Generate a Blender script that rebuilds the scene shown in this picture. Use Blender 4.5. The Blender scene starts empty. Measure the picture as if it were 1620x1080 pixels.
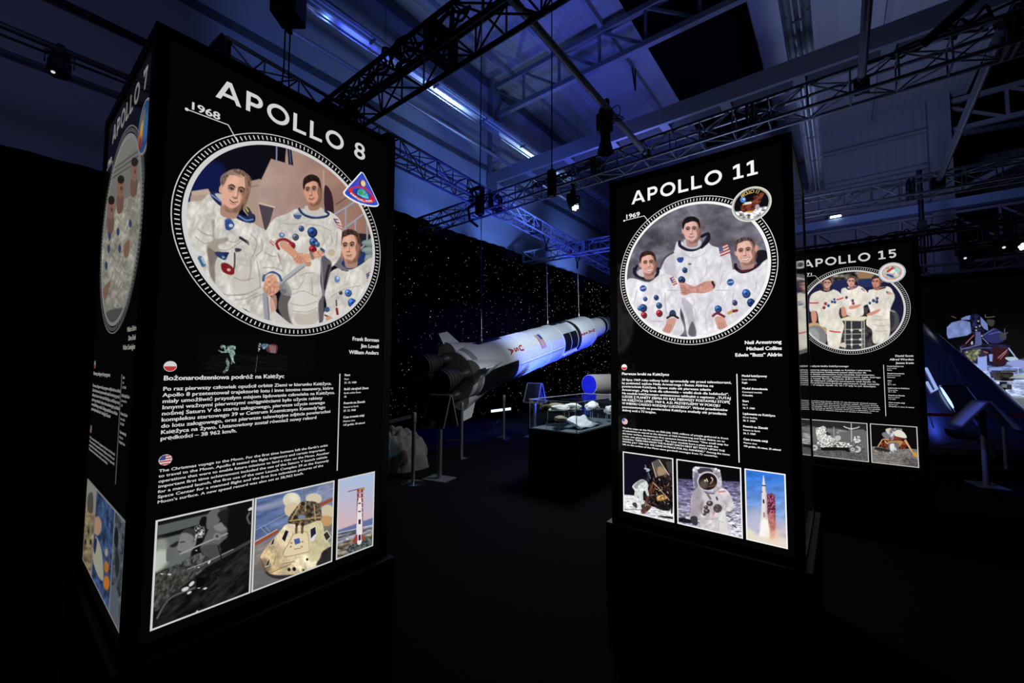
import bpy, bmesh, math, random
import numpy as np
from mathutils import Vector, Matrix, Euler

SC = bpy.context.scene
COL = SC.collection
PI = math.pi

# ------------------------------------------------------------------ camera
F_PX, PITCH, ROLL, YAW, EYE = 656.281, 0.0567, 0.0052, 0.6676, 1.65
FW = Vector((math.cos(YAW) * math.cos(PITCH), math.sin(YAW) * math.cos(PITCH), math.sin(PITCH)))
RT = Vector((math.sin(YAW), -math.cos(YAW), 0.0))
UP = RT.cross(FW)
R2 = RT * math.cos(ROLL) + UP * math.sin(ROLL)
U2 = UP * math.cos(ROLL) - RT * math.sin(ROLL)
EYEV = Vector((0, 0, EYE))
cd = bpy.data.cameras.new('camera')
cam = bpy.data.objects.new('camera', cd)
COL.objects.link(cam)
cd.sensor_width = 36.0
cd.lens = F_PX / 1620 * 36.0
cd.clip_start, cd.clip_end = 0.05, 200
cam.matrix_world = Matrix(((R2.x, U2.x, -FW.x, 0), (R2.y, U2.y, -FW.y, 0), (R2.z, U2.z, -FW.z, EYE), (0, 0, 0, 1)))
SC.camera = cam
SC.view_settings.view_transform = 'Standard'
SC.view_settings.look = 'None'
SC.view_settings.gamma = 1.0
SC.view_settings.exposure = 0.0
SC.view_settings.use_curve_mapping = False

# ------------------------------------------------------------------ world and lights
w = bpy.data.worlds.new('world')
SC.world = w
w.use_nodes = True
w.node_tree.nodes['Background'].inputs[0].default_value = (0.25, 0.38, 1.0, 1)
w.node_tree.nodes['Background'].inputs[1].default_value = 0.0024


def lamp(name, kind, loc, aim, power, col, size=0.2, spot=60, blend=0.6):
    d = bpy.data.lights.new(name, kind)
    d.energy = power
    d.color = col
    if kind == 'SPOT':
        d.spot_size = math.radians(spot)
        d.spot_blend = blend
        d.shadow_soft_size = size
    elif kind == 'AREA':
        d.size = size
    else:
        d.shadow_soft_size = size
    o = bpy.data.objects.new(name, d)
    COL.objects.link(o)
    o.location = loc
    if aim is not None:
        o.rotation_euler = (Vector(aim) - Vector(loc)).to_track_quat('-Z', 'Y').to_euler()
    return o


BLUE = (0.13, 0.27, 1.0)
DEEP = (0.02, 0.03, 1.0)
GREYB = (0.34, 0.44, 0.90)
lamp('wall_wash', 'SPOT', (7.4, 6.9, 4.9), (8.0, 9.5, 6.7), 230, BLUE, .05, 64, 1.0)
lamp('wall_wash', 'SPOT', (10.4, 7.0, 4.9), (11.0, 9.5, 6.7), 330, BLUE, .05, 64, 1.0)
lamp('wall_wash', 'SPOT', (15.0, 7.2, 4.9), (15.8, 9.5, 6.6), 380, BLUE, .08, 70, 1.0)
lamp('wall_wash', 'SPOT', (8.0, 4.6, 5.0), (10.0, 9.5, 8.2), 380, BLUE, .1, 90, 1.0)
lamp('wall_wash', 'SPOT', (3.4, 6.4, 5.7), (4.2, 9.5, 8.4), 150, BLUE, .08, 60, .9)
lamp('wall_wash', 'SPOT', (-1.0, 4.0, 5.0), (0.2, 9.5, 8.2), 70, (0.35, 0.42, 1.0), .3, 120, 1.0)
lamp('luminaire_glint', 'SPOT', (16.0, 6.0, 5.6), (12.0, 8.1, 9.0), 420, (0.35, 0.55, 1.0), .1, 50, .8)  # unseen spots added to draw streaks on the shiny luminaire reflectors
lamp('luminaire_glint', 'SPOT', (10.0, 6.3, 5.8), (7.0, 8.1, 9.0), 260, (0.30, 0.50, 1.0), .1, 50, .8)
lamp('rig_uplight', 'SPOT', (8.0, 3.9, 0.3), (8.3, 5.6, 5.5), 110, BLUE, .15, 75, 1.0)
lamp('rig_uplight', 'SPOT', (12.6, 3.9, 0.3), (12.8, 5.6, 5.5), 150, BLUE, .15, 75, 1.0)
lamp('rig_uplight', 'SPOT', (8.6, 1.9, 0.3), (9.4, 1.5, 8.0), 520, GREYB, .2, 84, .9)
lamp('roof_wash', 'SPOT', (10.5, 4.0, 5.9), (12.5, 5.5, 11.8), 250, (0.21, 0.26, 1.0), .3, 110, 1.0)
lamp('roof_wash', 'SPOT', (13.0, -1.0, 5.6), (16.0, -1.5, 11.8), 520, GREYB, .3, 125, 1.0)
lamp('far_wall_wash', 'SPOT', (15.5, -1.0, 5.4), (22.0, -0.5, 9.0), 200, (0.34, 0.38, 0.95), .3, 115, 1.0)
lamp('rocket_key', 'SPOT', (6.9, 2.6, 4.9), (8.9, 6.2, 2.2), 900, (0.74, 0.88, 1.0), .08, 56, .8)
lamp('rocket_key', 'SPOT', (10.6, 3.0, 5.0), (11.9, 6.6, 2.9), 520, (0.78, 0.90, 1.0), .06, 52, .7)
lamp('rocket_uplight', 'SPOT', (8.4, 4.9, 0.25), (8.6, 6.2, 2.1), 1350, (0.03, 0.06, 1.0), .1, 96, .6)
lamp('rocket_uplight', 'SPOT', (11.2, 5.6, 0.25), (11.6, 6.6, 2.7), 700, (0.03, 0.06, 1.0), .1, 96, .6)
lamp('floor_blue', 'SPOT', (7.4, 7.2, 4.6), (7.6, 7.2, 0.0), 800, DEEP, .2, 74, 1.0)
lamp('case_light', 'AREA', (5.45, 3.02, 2.9), (5.4, 3.0, 0.8), 55, (0.92, 0.96, 1.0), .5)
lamp('capsule_bay_wash', 'SPOT', (8.6, -2.9, 4.4), (11.2, -1.9, .8), 110, (0.07, 0.13, 1.0), .08, 46, .8)
lamp('capsule_bay_wash', 'SPOT', (8.0, .4, 4.4), (10.4, .3, 1.4), 90, (0.06, 0.10, 1.0), .08, 46, .8)
lamp('moonship_wash', 'SPOT', (13.0, -3.6, 4.5), (15.0, -3.3, 1.2), 300, (0.80, 0.90, 1.0), .1, 60, .7)
lamp('aisle_fill', 'SPOT', (1.6, 0.9, 5.2), (4.3, 4.9, 0.7), 17, (0.8, 0.85, 1.0), .2, 34, .8)  # unseen fill added to lift the dark sign frames by the aisle
lamp('capsule_bay_wash', 'SPOT', (6.9, 0.9, 3.6), (8.3, -1.5, 1.0), 420, (0.10, 0.16, 1.0), .05, 16, .5)  # added unseen spot that turns the sign stand top blue, not the capsule
lamp('cloth_light', 'SPOT', (3.0, 5.9, 1.9), (3.4, 5.3, 0.4), 16, (0.15, 0.75, 1.0), .1, 50, .8)


# ------------------------------------------------------------------ helpers
def lin(c):
    c = np.asarray(c, float) / 255.0
    return np.where(c <= 0.04045, c / 12.92, ((c + 0.055) / 1.055) ** 2.4)


MATS = {}


def mat(name, col, rough=0.5, metal=0.0, emit=None, strength=0.0, spec=0.5, coat=0.0, noise=0.0, nscale=8.0, bump=0.0, bscale=40.0):
    if name in MATS:
        return MATS[name]
    m = bpy.data.materials.new(name)
    m.use_nodes = True
    nt = m.node_tree
    b = nt.nodes['Principled BSDF']
    b.inputs['Base Color'].default_value = (*col, 1)
    b.inputs['Roughness'].default_value = rough
    b.inputs['Metallic'].default_value = metal
    b.inputs['Specular IOR Level'].default_value = spec
    b.inputs['Coat Weight'].default_value = coat
    if emit is not None:
        b.inputs['Emission Color'].default_value = (*emit, 1)
        b.inputs['Emission Strength'].default_value = strength
        m.cycles.emission_sampling = 'NONE'
    if noise or bump:
        tc = nt.nodes.new('ShaderNodeTexCoord')
    if noise:
        n = nt.nodes.new('ShaderNodeTexNoise')
        n.inputs['Scale'].default_value = nscale
        n.inputs['Detail'].default_value = 6
        nt.links.new(tc.outputs['Object'], n.inputs['Vector'])
        r = nt.nodes.new('ShaderNodeMapRange')
        r.inputs[3].default_value = 1 - noise
        r.inputs[4].default_value = 1 + noise
        nt.links.new(n.outputs[0], r.inputs[0])
        mx = nt.nodes.new('ShaderNodeMix')
        mx.data_type = 'RGBA'
        mx.blend_type = 'MULTIPLY'
        mx.inputs[0].default_value = 1
        mx.inputs[6].default_value = (*col, 1)
        nt.links.new(r.outputs[0], mx.inputs[7])
        nt.links.new(mx.outputs[2], b.inputs['Base Color'])
    if bump:
        n2 = nt.nodes.new('ShaderNodeTexNoise')
        n2.inputs['Scale'].default_value = bscale
        n2.inputs['Detail'].default_value = 5
        nt.links.new(tc.outputs['Object'], n2.inputs['Vector'])
        bp = nt.nodes.new('ShaderNodeBump')
        bp.inputs['Strength'].default_value = bump
        bp.inputs['Distance'].default_value = 0.02
        nt.links.new(n2.outputs[0], bp.inputs['Height'])
        nt.links.new(bp.outputs[0], b.inputs['Normal'])
    MATS[name] = m
    return m


def wave_mat(name, col, axis, scale, rough=0.6, strength=0.6, dist=0.03, noise=0.15, spec=0.4):
    """painted sheet metal or pleats: a wave bump along one object axis and a little uneven paint"""
    m = mat(name, col, rough, noise=noise, nscale=0.6, spec=spec)
    nt = m.node_tree
    tc = nt.nodes.new('ShaderNodeTexCoord')
    wv = nt.nodes.new('ShaderNodeTexWave')
    wv.bands_direction = axis
    wv.inputs['Scale'].default_value = scale
    nt.links.new(tc.outputs['Object'], wv.inputs['Vector'])
    bp = nt.nodes.new('ShaderNodeBump')
    bp.inputs['Strength'].default_value = strength
    bp.inputs['Distance'].default_value = dist
    nt.links.new(wv.outputs['Fac'], bp.inputs['Height'])
    nt.links.new(bp.outputs[0], nt.nodes['Principled BSDF'].inputs['Normal'])
    return m


def glass_mat(name, tint=(0.9, 0.97, 1.0)):
    """thin clear pane: transparent with a fresnel reflection"""
    m = bpy.data.materials.new(name)
    m.use_nodes = True
    nt = m.node_tree
    nt.nodes.clear()
    out = nt.nodes.new('ShaderNodeOutputMaterial')
    t = nt.nodes.new('ShaderNodeBsdfTransparent')
    t.inputs[0].default_value = (*tint, 1)
    g = nt.nodes.new('ShaderNodeBsdfGlossy')
    g.inputs['Roughness'].default_value = 0.01
    fr = nt.nodes.new('ShaderNodeFresnel')
    fr.inputs[0].default_value = 1.45
    mx = nt.nodes.new('ShaderNodeMixShader')
    nt.links.new(fr.outputs[0], mx.inputs[0])
    nt.links.new(t.outputs[0], mx.inputs[1])
    nt.links.new(g.outputs[0], mx.inputs[2])
    nt.links.new(mx.outputs[0], out.inputs[0])
    MATS[name] = m
    return m


def frame_of(d):
    d = Vector(d).normalized()
    a = Vector((0, 0, 1)) if abs(d.z) < 0.95 else Vector((1, 0, 0))
    u = d.cross(a).normalized()
    return d, u, u.cross(d).normalized()


class MB:
    """collects shapes in world metres and links them as ONE mesh object"""

    def __init__(self):
        self.v, self.f, self.mi = [], [], []

    def add(self, vs, fs, mi=0):
        k = len(self.v)
        self.v += [tuple(p) for p in vs]
        self.f += [tuple(k + i for i in f) for f in fs]
        self.mi += [mi] * len(fs)
        return self

    def box(self, c, s, rot=None, mi=0, bevel=0.0):
        bm = bmesh.new()
        bmesh.ops.create_cube(bm, size=1)
        bmesh.ops.scale(bm, vec=s, verts=bm.verts)
        if bevel:
            bmesh.ops.bevel(bm, geom=bm.edges[:], offset=bevel, segments=2, affect='EDGES', profile=0.5)
        M = rot.to_3x3() if rot is not None else Matrix.Identity(3)
        c = Vector(c)
        bm.verts.index_update()
        self.add([M @ v.co + c for v in bm.verts], [[v.index for v in f.verts] for f in bm.faces], mi)
        bm.free()
        return self

    def bar(self, p0, p1, a, b, mi=0):
        """rectangular bar of section a (sideways) x b (upward) from p0 to p1"""
        p0, p1 = Vector(p0), Vector(p1)
        d, u, v = frame_of(p1 - p0)
        P = []
        for p in (p0, p1):
            for su, sv in ((-1, -1), (1, -1), (1, 1), (-1, 1)):
                P.append(p + u * (su * a / 2) + v * (sv * b / 2))
        return self.add(P, [(0, 3, 2, 1), (4, 5, 6, 7), (0, 1, 5, 4), (1, 2, 6, 5), (2, 3, 7, 6), (3, 0, 4, 7)], mi)

    def cyl(self, p0, p1, r0, r1=None, n=12, mi=0, caps=True):
        r1 = r0 if r1 is None else r1
        p0, p1 = Vector(p0), Vector(p1)
        d, u, v = frame_of(p1 - p0)
        P = []
        for p, r in ((p0, r0), (p1, r1)):
            for i in range(n):
                t = 2 * PI * i / n
                P.append(p + u * (r * math.cos(t)) + v * (r * math.sin(t)))
        fs = [(i, (i + 1) % n, n + (i + 1) % n, n + i) for i in range(n)]
        if caps:
            fs += [tuple(range(n - 1, -1, -1)), tuple(range(n, 2 * n))]
        return self.add(P, fs, mi)

    def tube(self, pts, r, n=8, mi=0):
        pts = [Vector(p) for p in pts]
        P, fs = [], []
        m = len(pts)
        u0 = None
        for i, p in enumerate(pts):
            d = (pts[min(i + 1, m - 1)] - pts[max(i - 1, 0)]).normalized()
            if u0 is None:
                _, u0, _ = frame_of(d)
            u = (u0 - d * u0.dot(d))
            u = u.normalized() if u.length > 1e-6 else frame_of(d)[1]
            u0 = u
            v = d.cross(u)
            rr = r[i] if isinstance(r, (list, tuple)) else r
            for k in range(n):
                t = 2 * PI * k / n
                P.append(p + u * (rr * math.cos(t)) + v * (rr * math.sin(t)))
        for i in range(m - 1):
            for k in range(n):
                fs.append((i * n + k, i * n + (k + 1) % n, (i + 1) * n + (k + 1) % n, (i + 1) * n + k))
        fs += [tuple(range(n - 1, -1, -1)), tuple(range((m - 1) * n, m * n))]
        return self.add(P, fs, mi)

    def lathe(self, prof, o, d, n=48, mi=0, t0=0.0, t1=2 * PI, u=None):
        """profile [(along, radius)] turned about the axis o + d"""
        o = Vector(o)
        d, uu, vv = frame_of(d)
        if u is not None:
            uu = (Vector(u) - d * Vector(u).dot(d)).normalized()
            vv = d.cross(uu)
        full = abs(t1 - t0 - 2 * PI) < 1e-6
        k = n if full else n + 1
        P = []
        for a, r in prof:
            for i in range(k):
                t = t0 + (t1 - t0) * i / n
                P.append(o + d * a + uu * (r * math.cos(t)) + vv * (r * math.sin(t)))
        fs = []
        for j in range(len(prof) - 1):
            for i in range(n):
                i2 = (i + 1) % k
                fs.append((j * k + i, j * k + i2, (j + 1) * k + i2, (j + 1) * k + i))
        return self.add(P, fs, mi)

    def prism(self, poly, axis_vec, mi=0):
        """closed polygon of 3-D points pushed along axis_vec"""
        a = [Vector(p) for p in poly]
        b = [p + Vector(axis_vec) for p in a]
        n = len(a)
        fs = [tuple(range(n - 1, -1, -1)), tuple(range(n, 2 * n))] + [(i, (i + 1) % n, n + (i + 1) % n, n + i) for i in range(n)]
        return self.add(a + b, fs, mi)

    def quad(self, a, b, c, d, mi=0):
        return self.add([a, b, c, d], [(0, 1, 2, 3)], mi)

    def mesh(self, name, origin=(0, 0, 0), smooth=None):
        me = bpy.data.meshes.new(name)
        o = Vector(origin)
        me.from_pydata([Vector(p) - o for p in self.v], [], self.f)
        me.polygons.foreach_set('material_index', self.mi)
        me.update()
        bm = bmesh.new()
        bm.from_mesh(me)
        bmesh.ops.recalc_face_normals(bm, faces=bm.faces)
        bm.to_mesh(me)
        bm.free()
        if smooth:
            me.shade_smooth()
            me.set_sharp_from_angle(angle=math.radians(smooth))
        return me

    def build(self, name, m, parent=None, smooth=None, label=None):
        org = root_loc(parent)
        me = self.mesh(name, org, smooth)
        for x in (m if isinstance(m, (list, tuple)) else [m]):
            me.materials.append(x)
        return link(name, me, parent, label)


ROOTLOC = {}


def root_loc(parent):
    p = parent
    while p is not None and p.parent is not None:
        p = p.parent
    return Vector(ROOTLOC[p.name]) if p is not None and p.name in ROOTLOC else Vector((0, 0, 0))


def link(name, me, parent=None, label=None):
    o = bpy.data.objects.new(name, me)
    COL.objects.link(o)
    if parent is not None:
        o.parent = parent
    if label:
        o['label'] = label
    return o


def thing(name, label, cat, loc, group=None):
    o = bpy.data.objects.new(name, None)
    COL.objects.link(o)
    o.empty_display_size = 0.1
    o.location = loc
    ROOTLOC[o.name] = tuple(loc)
    o['label'] = label
    o['category'] = cat
    if group:
        o['group'] = group
    return o


def tag(o, label, cat, group=None):
    o['label'] = label
    o['category'] = cat
    if group:
        o['group'] = group
    return o


def struct(name, mb, m, smooth=None):
    o = mb.build(name, m, None, smooth)
    o['kind'] = 'structure'
    return o


def dup(root, loc, label, group=None):
    r = root.copy()
    COL.objects.link(r)
    r.location = loc
    ROOTLOC[r.name] = tuple(loc)
    r['label'] = label
    if group:
        r['group'] = group
    for ch in list(root.children):
        c = ch.copy()
        COL.objects.link(c)
        c.parent = r
        for g in list(ch.children):
            e = g.copy()
            COL.objects.link(e)
            e.parent = c
    return r


def ray(px, py):
    """view direction of a surveyed point of the photograph, length 1 along the lens axis"""
    return FW + R2 * ((px - 810) / F_PX) + U2 * ((540 - py) / F_PX)


def on_x(px, py, X):
    d = ray(px, py)
    return EYEV + d * (X / d.x)


def on_y(px, py, Y):
    d = ray(px, py)
    return EYEV + d * (Y / d.y)


def on_z(px, py, Z):
    d = ray(px, py)
    return EYEV + d * ((Z - EYE) / d.z)


def at(px, py, t):
    return EYEV + ray(px, py) * t


# ------------------------------------------------------------------ materials
M_FLOOR = mat('carpet', (0.0020, 0.0025, 0.0040), 0.95, spec=0.1, noise=0.5, nscale=3, bump=0.5, bscale=220)
M_WALL = mat('painted_wall', (0.42, 0.43, 0.46), 0.8, noise=0.12, nscale=0.7)
M_CEIL = wave_mat('roof_sheet', (0.40, 0.40, 0.40), 'Y', 1.6, 0.6, 0.3, 0.04)
M_FARW = wave_mat('ribbed_sheet', (0.34, 0.33, 0.37), 'Y', 1.2, 0.6, 0.8, 0.04)
M_BLACKOUT = mat('blackout_cloth', (0.003, 0.003, 0.003), 0.95, spec=0.05)
M_CURTAIN = wave_mat('pleated_black_cloth', (0.0016, 0.0016, 0.0022), 'X', 1.3, 1.0, 0.6, 0.05, spec=0.0)
M_STEEL = mat('painted_steel', (0.30, 0.30, 0.33), 0.55, noise=0.15, nscale=2)
M_DSTEEL = mat('dark_steel', (0.10, 0.10, 0.11), 0.55)
M_TRUSS = mat('truss_aluminium', (0.42, 0.42, 0.44), 0.38, 0.4)
M_BTRUSS = mat('black_truss', (0.05, 0.05, 0.055), 0.42, 0.5)
M_BLACK = mat('black_plastic', (0.006, 0.006, 0.007), 0.5)
M_CABLE = mat('cable_rubber', (0.006, 0.006, 0.007), 0.6)
M_SHINY = mat('bright_reflector', (0.8, 0.8, 0.8), 0.27, 0.9, bump=0.15, bscale=3)
M_FRAME = mat('black_frame', (0.004, 0.004, 0.0045), 0.45)
M_PANEL = mat('black_acrylic', (0.0035, 0.0035, 0.0038), 0.06, spec=0.35, emit=(1, 1, 1), strength=0.0013)
M_CHROME = mat('polished_steel', (0.5, 0.5, 0.52), 0.2, 1.0)
M_LED = mat('lit_led', (0.2, 0.2, 0.2), 0.4, emit=(0.8, 0.92, 1.0), strength=14)
M_LENS = mat('lit_lens', (0.2, 0.2, 0.2), 0.3, emit=(0.75, 0.88, 1.0), strength=8)
M_DLENS = mat('dark_lens', (0.02, 0.02, 0.03), 0.05, coat=1.0)
M_BELT = mat('red_belt', (0.35, 0.012, 0.012), 0.7)
M_GLASS = glass_mat('clear_glass')
M_EDGE = mat('glass_edge', (0.5, 0.56, 0.6), 0.3, emit=(0.6, 0.7, 0.85), strength=0.0)

# ------------------------------------------------------------------ the hall
HZ = 11.8
struct('floor', MB().quad((-6, -14, 0), (30, -14, 0), (30, 9.6, 0), (-6, 9.6, 0)), M_FLOOR)
struct('ceiling', MB().quad((-6, -14, HZ), (30, -14, HZ), (30, 9.6, HZ), (-6, 9.6, HZ)), M_CEIL)
struct('wall_left', MB().box((12, 9.6, HZ / 2), (36, 0.2, HZ)), M_WALL)
struct('wall_far', MB().box((22.1, 3.25, HZ / 2), (0.2, 12.7, HZ)), M_FARW)
struct('wall_recess', MB().box((29.1, -8.4, HZ / 2), (0.2, 11.0, HZ)), M_FARW)
struct('wall_right', MB().box((12, -14.1, HZ / 2), (36, 0.2, HZ)), M_BLACKOUT)
struct('wall_back', MB().box((-6.1, -2.2, HZ / 2), (0.2, 23.6, HZ)), M_BLACKOUT)
# roof: blackout strips over the rooflights, purlins, lattice truss, batten girder, columns
struct('trim_1', MB().box((12.2, 3.1, HZ - .06), (16.5, 2.75, .02)), M_BLACKOUT)
struct('trim_2', MB().box((23.0, -6.5, HZ - .06), (12, 5.0, .02)), M_BLACKOUT)
mb = MB()
for y in (8.6, 6.9, 5.2, 0.9, -1.4):
    mb.bar((-5.5, y, HZ - .13), (21.9, y, HZ - .13), .12, .2)
struct('trim_3', mb, M_STEEL)


def lattice_girder(p0, p1, depth, bay, chord=.16, web=.07):
    mb = MB()
    p0, p1 = Vector(p0), Vector(p1)
    dz = Vector((0, 0, depth))
    for q in (Vector((0, 0, 0)), dz):
        mb.bar(p0 + q, p1 + q, chord, chord)
    n = max(1, round((p1 - p0).length / bay))
    for i in range(n):
        a = p0.lerp(p1, i / n)
        b = p0.lerp(p1, (i + 1) / n)
        mb.bar(a, a + dz, web, web)
        mb.bar(a + dz, b, web, web) if i % 1 == 0 else None
    return mb


g0, g1 = on_y(776, 168, 9.45), on_x(1142, 0, on_y(776, 168, 9.45).x)
struct('trim_4', lattice_girder((10.8, 9.45, 10.45), (10.8, -10, 10.45), 1.05, 1.35), M_STEEL)
# batten girder: two channels joined by plates under the roof
mb = MB()
for dx in (-.22, .22):
    mb.bar((10.8 + dx, 9.45, 8.1), (10.8 + dx, -12, 8.1), .1, .42)
y = 9.2
while y > -12:
    mb.box((10.8, y, 7.9), (.5, .22, .03))
    mb.box((10.8, y, 8.3), (.5, .22, .03))
    y -= 1.45
struct('trim_5', mb, M_STEEL)
# wall column with a lattice bracket, wall ledges
mb = MB()
mb.box((10.8, 9.4, 9.8), (.42, .25, 4.0)).box((10.8, 9.25, 7.6), (.5, .5, .5))
for k in range(5):
    mb.bar((10.6, 9.2, 7.4 + .35 * k), (11.0, 9.2, 7.75 + .35 * k), .03, .03)
struct('trim_6', mb, M_STEEL)
mb = MB()
mb.box((8, 9.47, 8.5), (28, .06, .16)).box((8, 9.48, 7.25), (28, .04, .03)).box((8, 9.46, 11.6), (28, .08, .3))
struct('trim_7', mb, M_DSTEEL)
# far wall: column, girts, crane beam with lattice
mb = MB()
mb.box((21.8, -3.2, HZ / 2), (.5, .6, HZ))
struct('trim_8', mb, M_STEEL)
mb = MB()
for z, h in ((10.7, .1), (9.3, .16), (8.9, .08)):
    mb.box((21.9, 3.2, z), (.16, 12.4, h))
mb.box((21.92, 1.6, 8.5), (.1, 1.5, .9))
struct('trim_9', mb, M_STEEL)
mb = MB()
mb.box((21.5, 0, 7.55), (.4, 19, .32))
struct('trim_10', mb, mat('crane_beam_paint', (0.30, 0.42, 0.62), .5))
struct('trim_11', lattice_girder((21.5, 9.4, 6.1), (21.5, -9.6, 6.1), 1.15, 1.3, .09, .06), M_STEEL)
struct('trim_12', lattice_girder((22.0, -3.2, 10.5), (22.0, -12, 10.5), 1.1, 1.7, .16, .09), M_STEEL)
mb = MB()
mb.bar((21.9, -3.3, 10.3), (26, -7.5, 11.6), .16, .16).bar((21.9, -3.3, 8.0), (21.9, -11, 11.4), .16, .16)
struct('trim_13', mb, M_STEEL)


# ------------------------------------------------------------------ rigging
def truss(p0, p1, wd, label, m=None, bay=.45, joints=2.6, group=None):
    m = m or M_TRUSS
    p0, p1 = Vector(p0), Vector(p1)
    L = (p1 - p0).length
    t = thing('lighting_truss', label, 'truss', p0)
    d, u, v = frame_of(p1 - p0)
    cs = [u * (a * wd / 2) + v * (b * wd / 2) for a, b in ((-1, -1), (1, -1), (1, 1), (-1, 1))]
    r = wd * .082
    for c in cs:
        MB().cyl(p0 + c, p1 + c, r, n=8).build('chord', m, t, 60)
    mb = MB()
    n = max(2, round(L / bay))
    for i in range(n):
        a, b = p0.lerp(p1, i / n), p0.lerp(p1, (i + 1) / n)
        for k in range(4):
            c0, c1 = cs[k], cs[(k + 1) % 4]
            if (i + k) % 2:
                c0, c1 = c1, c0
            mb.cyl(a + c0, b + c1, r * .42, n=5, caps=False)
            mb.cyl(a + c0, a + c1, r * .42, n=5, caps=False)
    mb.build('lattice', m, t)
    k = max(1, round(L / joints))
    for i in range(k + 1):
        q = p0.lerp(p1, i / k)
        mb = MB()
        for e in (-.035, .035):
            for j in range(4):
                mb.bar(q + d * e + cs[j], q + d * e + cs[(j + 1) % 4], .03, .045)
        mb.build('end_frame', M_BTRUSS, t)
    return t


truss((3.05, 8.4, 5.28), (3.05, -4.0, 5.28), .36, 'near black lighting truss crossing above the tall lightbox with the triangular patch', M_BTRUSS)
truss((6.8, 8.3, 5.2), (6.75, -6.5, 5.3), .32, 'long lighting truss passing over the lightbox numbered 11, behind the hanging profile spotlight', M_TRUSS)
truss((11.3, 8.3, 5.3), (11.4, -6.0, 5.2), .34, 'lighting truss across the hall above the lightbox numbered 15, holding the diagonal pipe end')
truss((1.6, 5.85, 5.42), (19.0, 7.05, 5.35), .32, 'long lighting truss above the white rocket model, carrying its cables')
truss((14.1, 2.6, 4.72), (14.1, -8.0, 4.72), .42, 'dark truss with moving head lights above the black drape at right', M_BTRUSS)
truss((16.1, 3.0, 4.33), (16.1, -9.0, 4.33), .26, 'thin lower truss that carries the black drape and moon ship backdrop')


def pipe(name, pts, r, label, cat, m):
    t = thing(name, label, cat, pts[0])
    MB().tube(pts, r, 10).build('tube', m, t, 60)
    return t


p = pipe('lighting_pipe', [(2.6, 2.45, 5.3), (6.85, 2.45, 5.22)], .045, 'round steel pipe holding the black profile spotlight over the aisle', 'pipe', M_TRUSS)
MB().box((6.75, 2.45, 5.2), (.1, .14, .16), bevel=.02).build('clamp', M_BLACK, p)
p = pipe('lighting_pipe', [(2.4, -.33, 5.3), (6.85, -.33, 5.25)], .045, 'steel pipe running overhead beside the shiny luminaire row at right', 'pipe', M_TRUSS)
MB().box((6.7, -.33, 5.2), (.1, .16, .2), bevel=.02).build('clamp', M_BLACK, p)
p = pipe('lighting_pipe', [(6.6, -1.5, 5.32), (11.25, -1.62, 5.25)], .05, 'pale pipe slanting down to the truss above the lightbox numbered 15', 'pipe', M_TRUSS)
MB().box((11.2, -1.6, 5.2), (.14, .2, .2), bevel=.02).build('clamp', M_BLACK, p)
p = pipe('lighting_pipe', [(-1.5, 6.8, 5.2), (2.95, 6.8, 5.15)], .035, 'dark pipe at far left carrying a single spotlight', 'pipe', M_BTRUSS)
MB().tube([(-1.5, 6.8, 5.12), (0.0, 6.8, 5.08), (1.5, 6.8, 5.1), (2.9, 6.8, 5.08)], .014, 6).build('taped_cable', M_CABLE, p, 60)
q0, q1 = at(1552, -12, 4.2), at(1459, 71, 4.55)
p = pipe('lighting_pipe', [tuple(q0), tuple(q1)], .05, 'black diagonal pipe dropping to the near truss in the upper right corner', 'pipe', M_BTRUSS)

# luminaire rows: shiny trough reflectors with tubes, running the length of the hall
def luminaire_row(y, z, x0, x1, wd, label):
    t = thing('luminaire_row', label, 'luminaire', (x0, y, z))
    prof = [(-wd / 2, -.10), (-wd / 2 + .02, -.02), (-wd / 4, .06), (wd / 4, .06), (wd / 2 - .02, -.02), (wd / 2, -.10)]
    mb = MB()
    k = len(prof)
    n = 12
    P, fs = [], []
    for i in range(n + 1):
        x = x0 + (x1 - x0) * i / n
        for a, b in prof:
            P.append((x, y + a, z + b))
    for i in range(n):
        for j in range(k - 1):
            fs.append((i * k + j, i * k + j + 1, (i + 1) * k + j + 1, (i + 1) * k + j))
    mb.add(P, fs)
    o = mb.build('reflector', M_SHINY, t, 20)
    sm = o.modifiers.new('thickness', 'SOLIDIFY')
    sm.thickness = .006
    for s in (-1, 1):
        MB().cyl((x0, y + s * .06, z - .02), (x1, y + s * .06, z - .02), .019, n=8).build('tube_lamp', mat('unlit_tube', (.6, .62, .65), .2), t, 60)
    i = x0
    while i < x1:
        MB().box((i, y, z - .03), (.05, .2, .05)).build('lamp_holder', M_DSTEEL, t)
        i += 1.9
    x = x0 + .5
    while x < x1:
        MB().cyl((x, y, z + .06), (x, y, HZ), .006, n=5).build('hanger_rod', M_DSTEEL, t)
        x += 3.6
    return t


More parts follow.
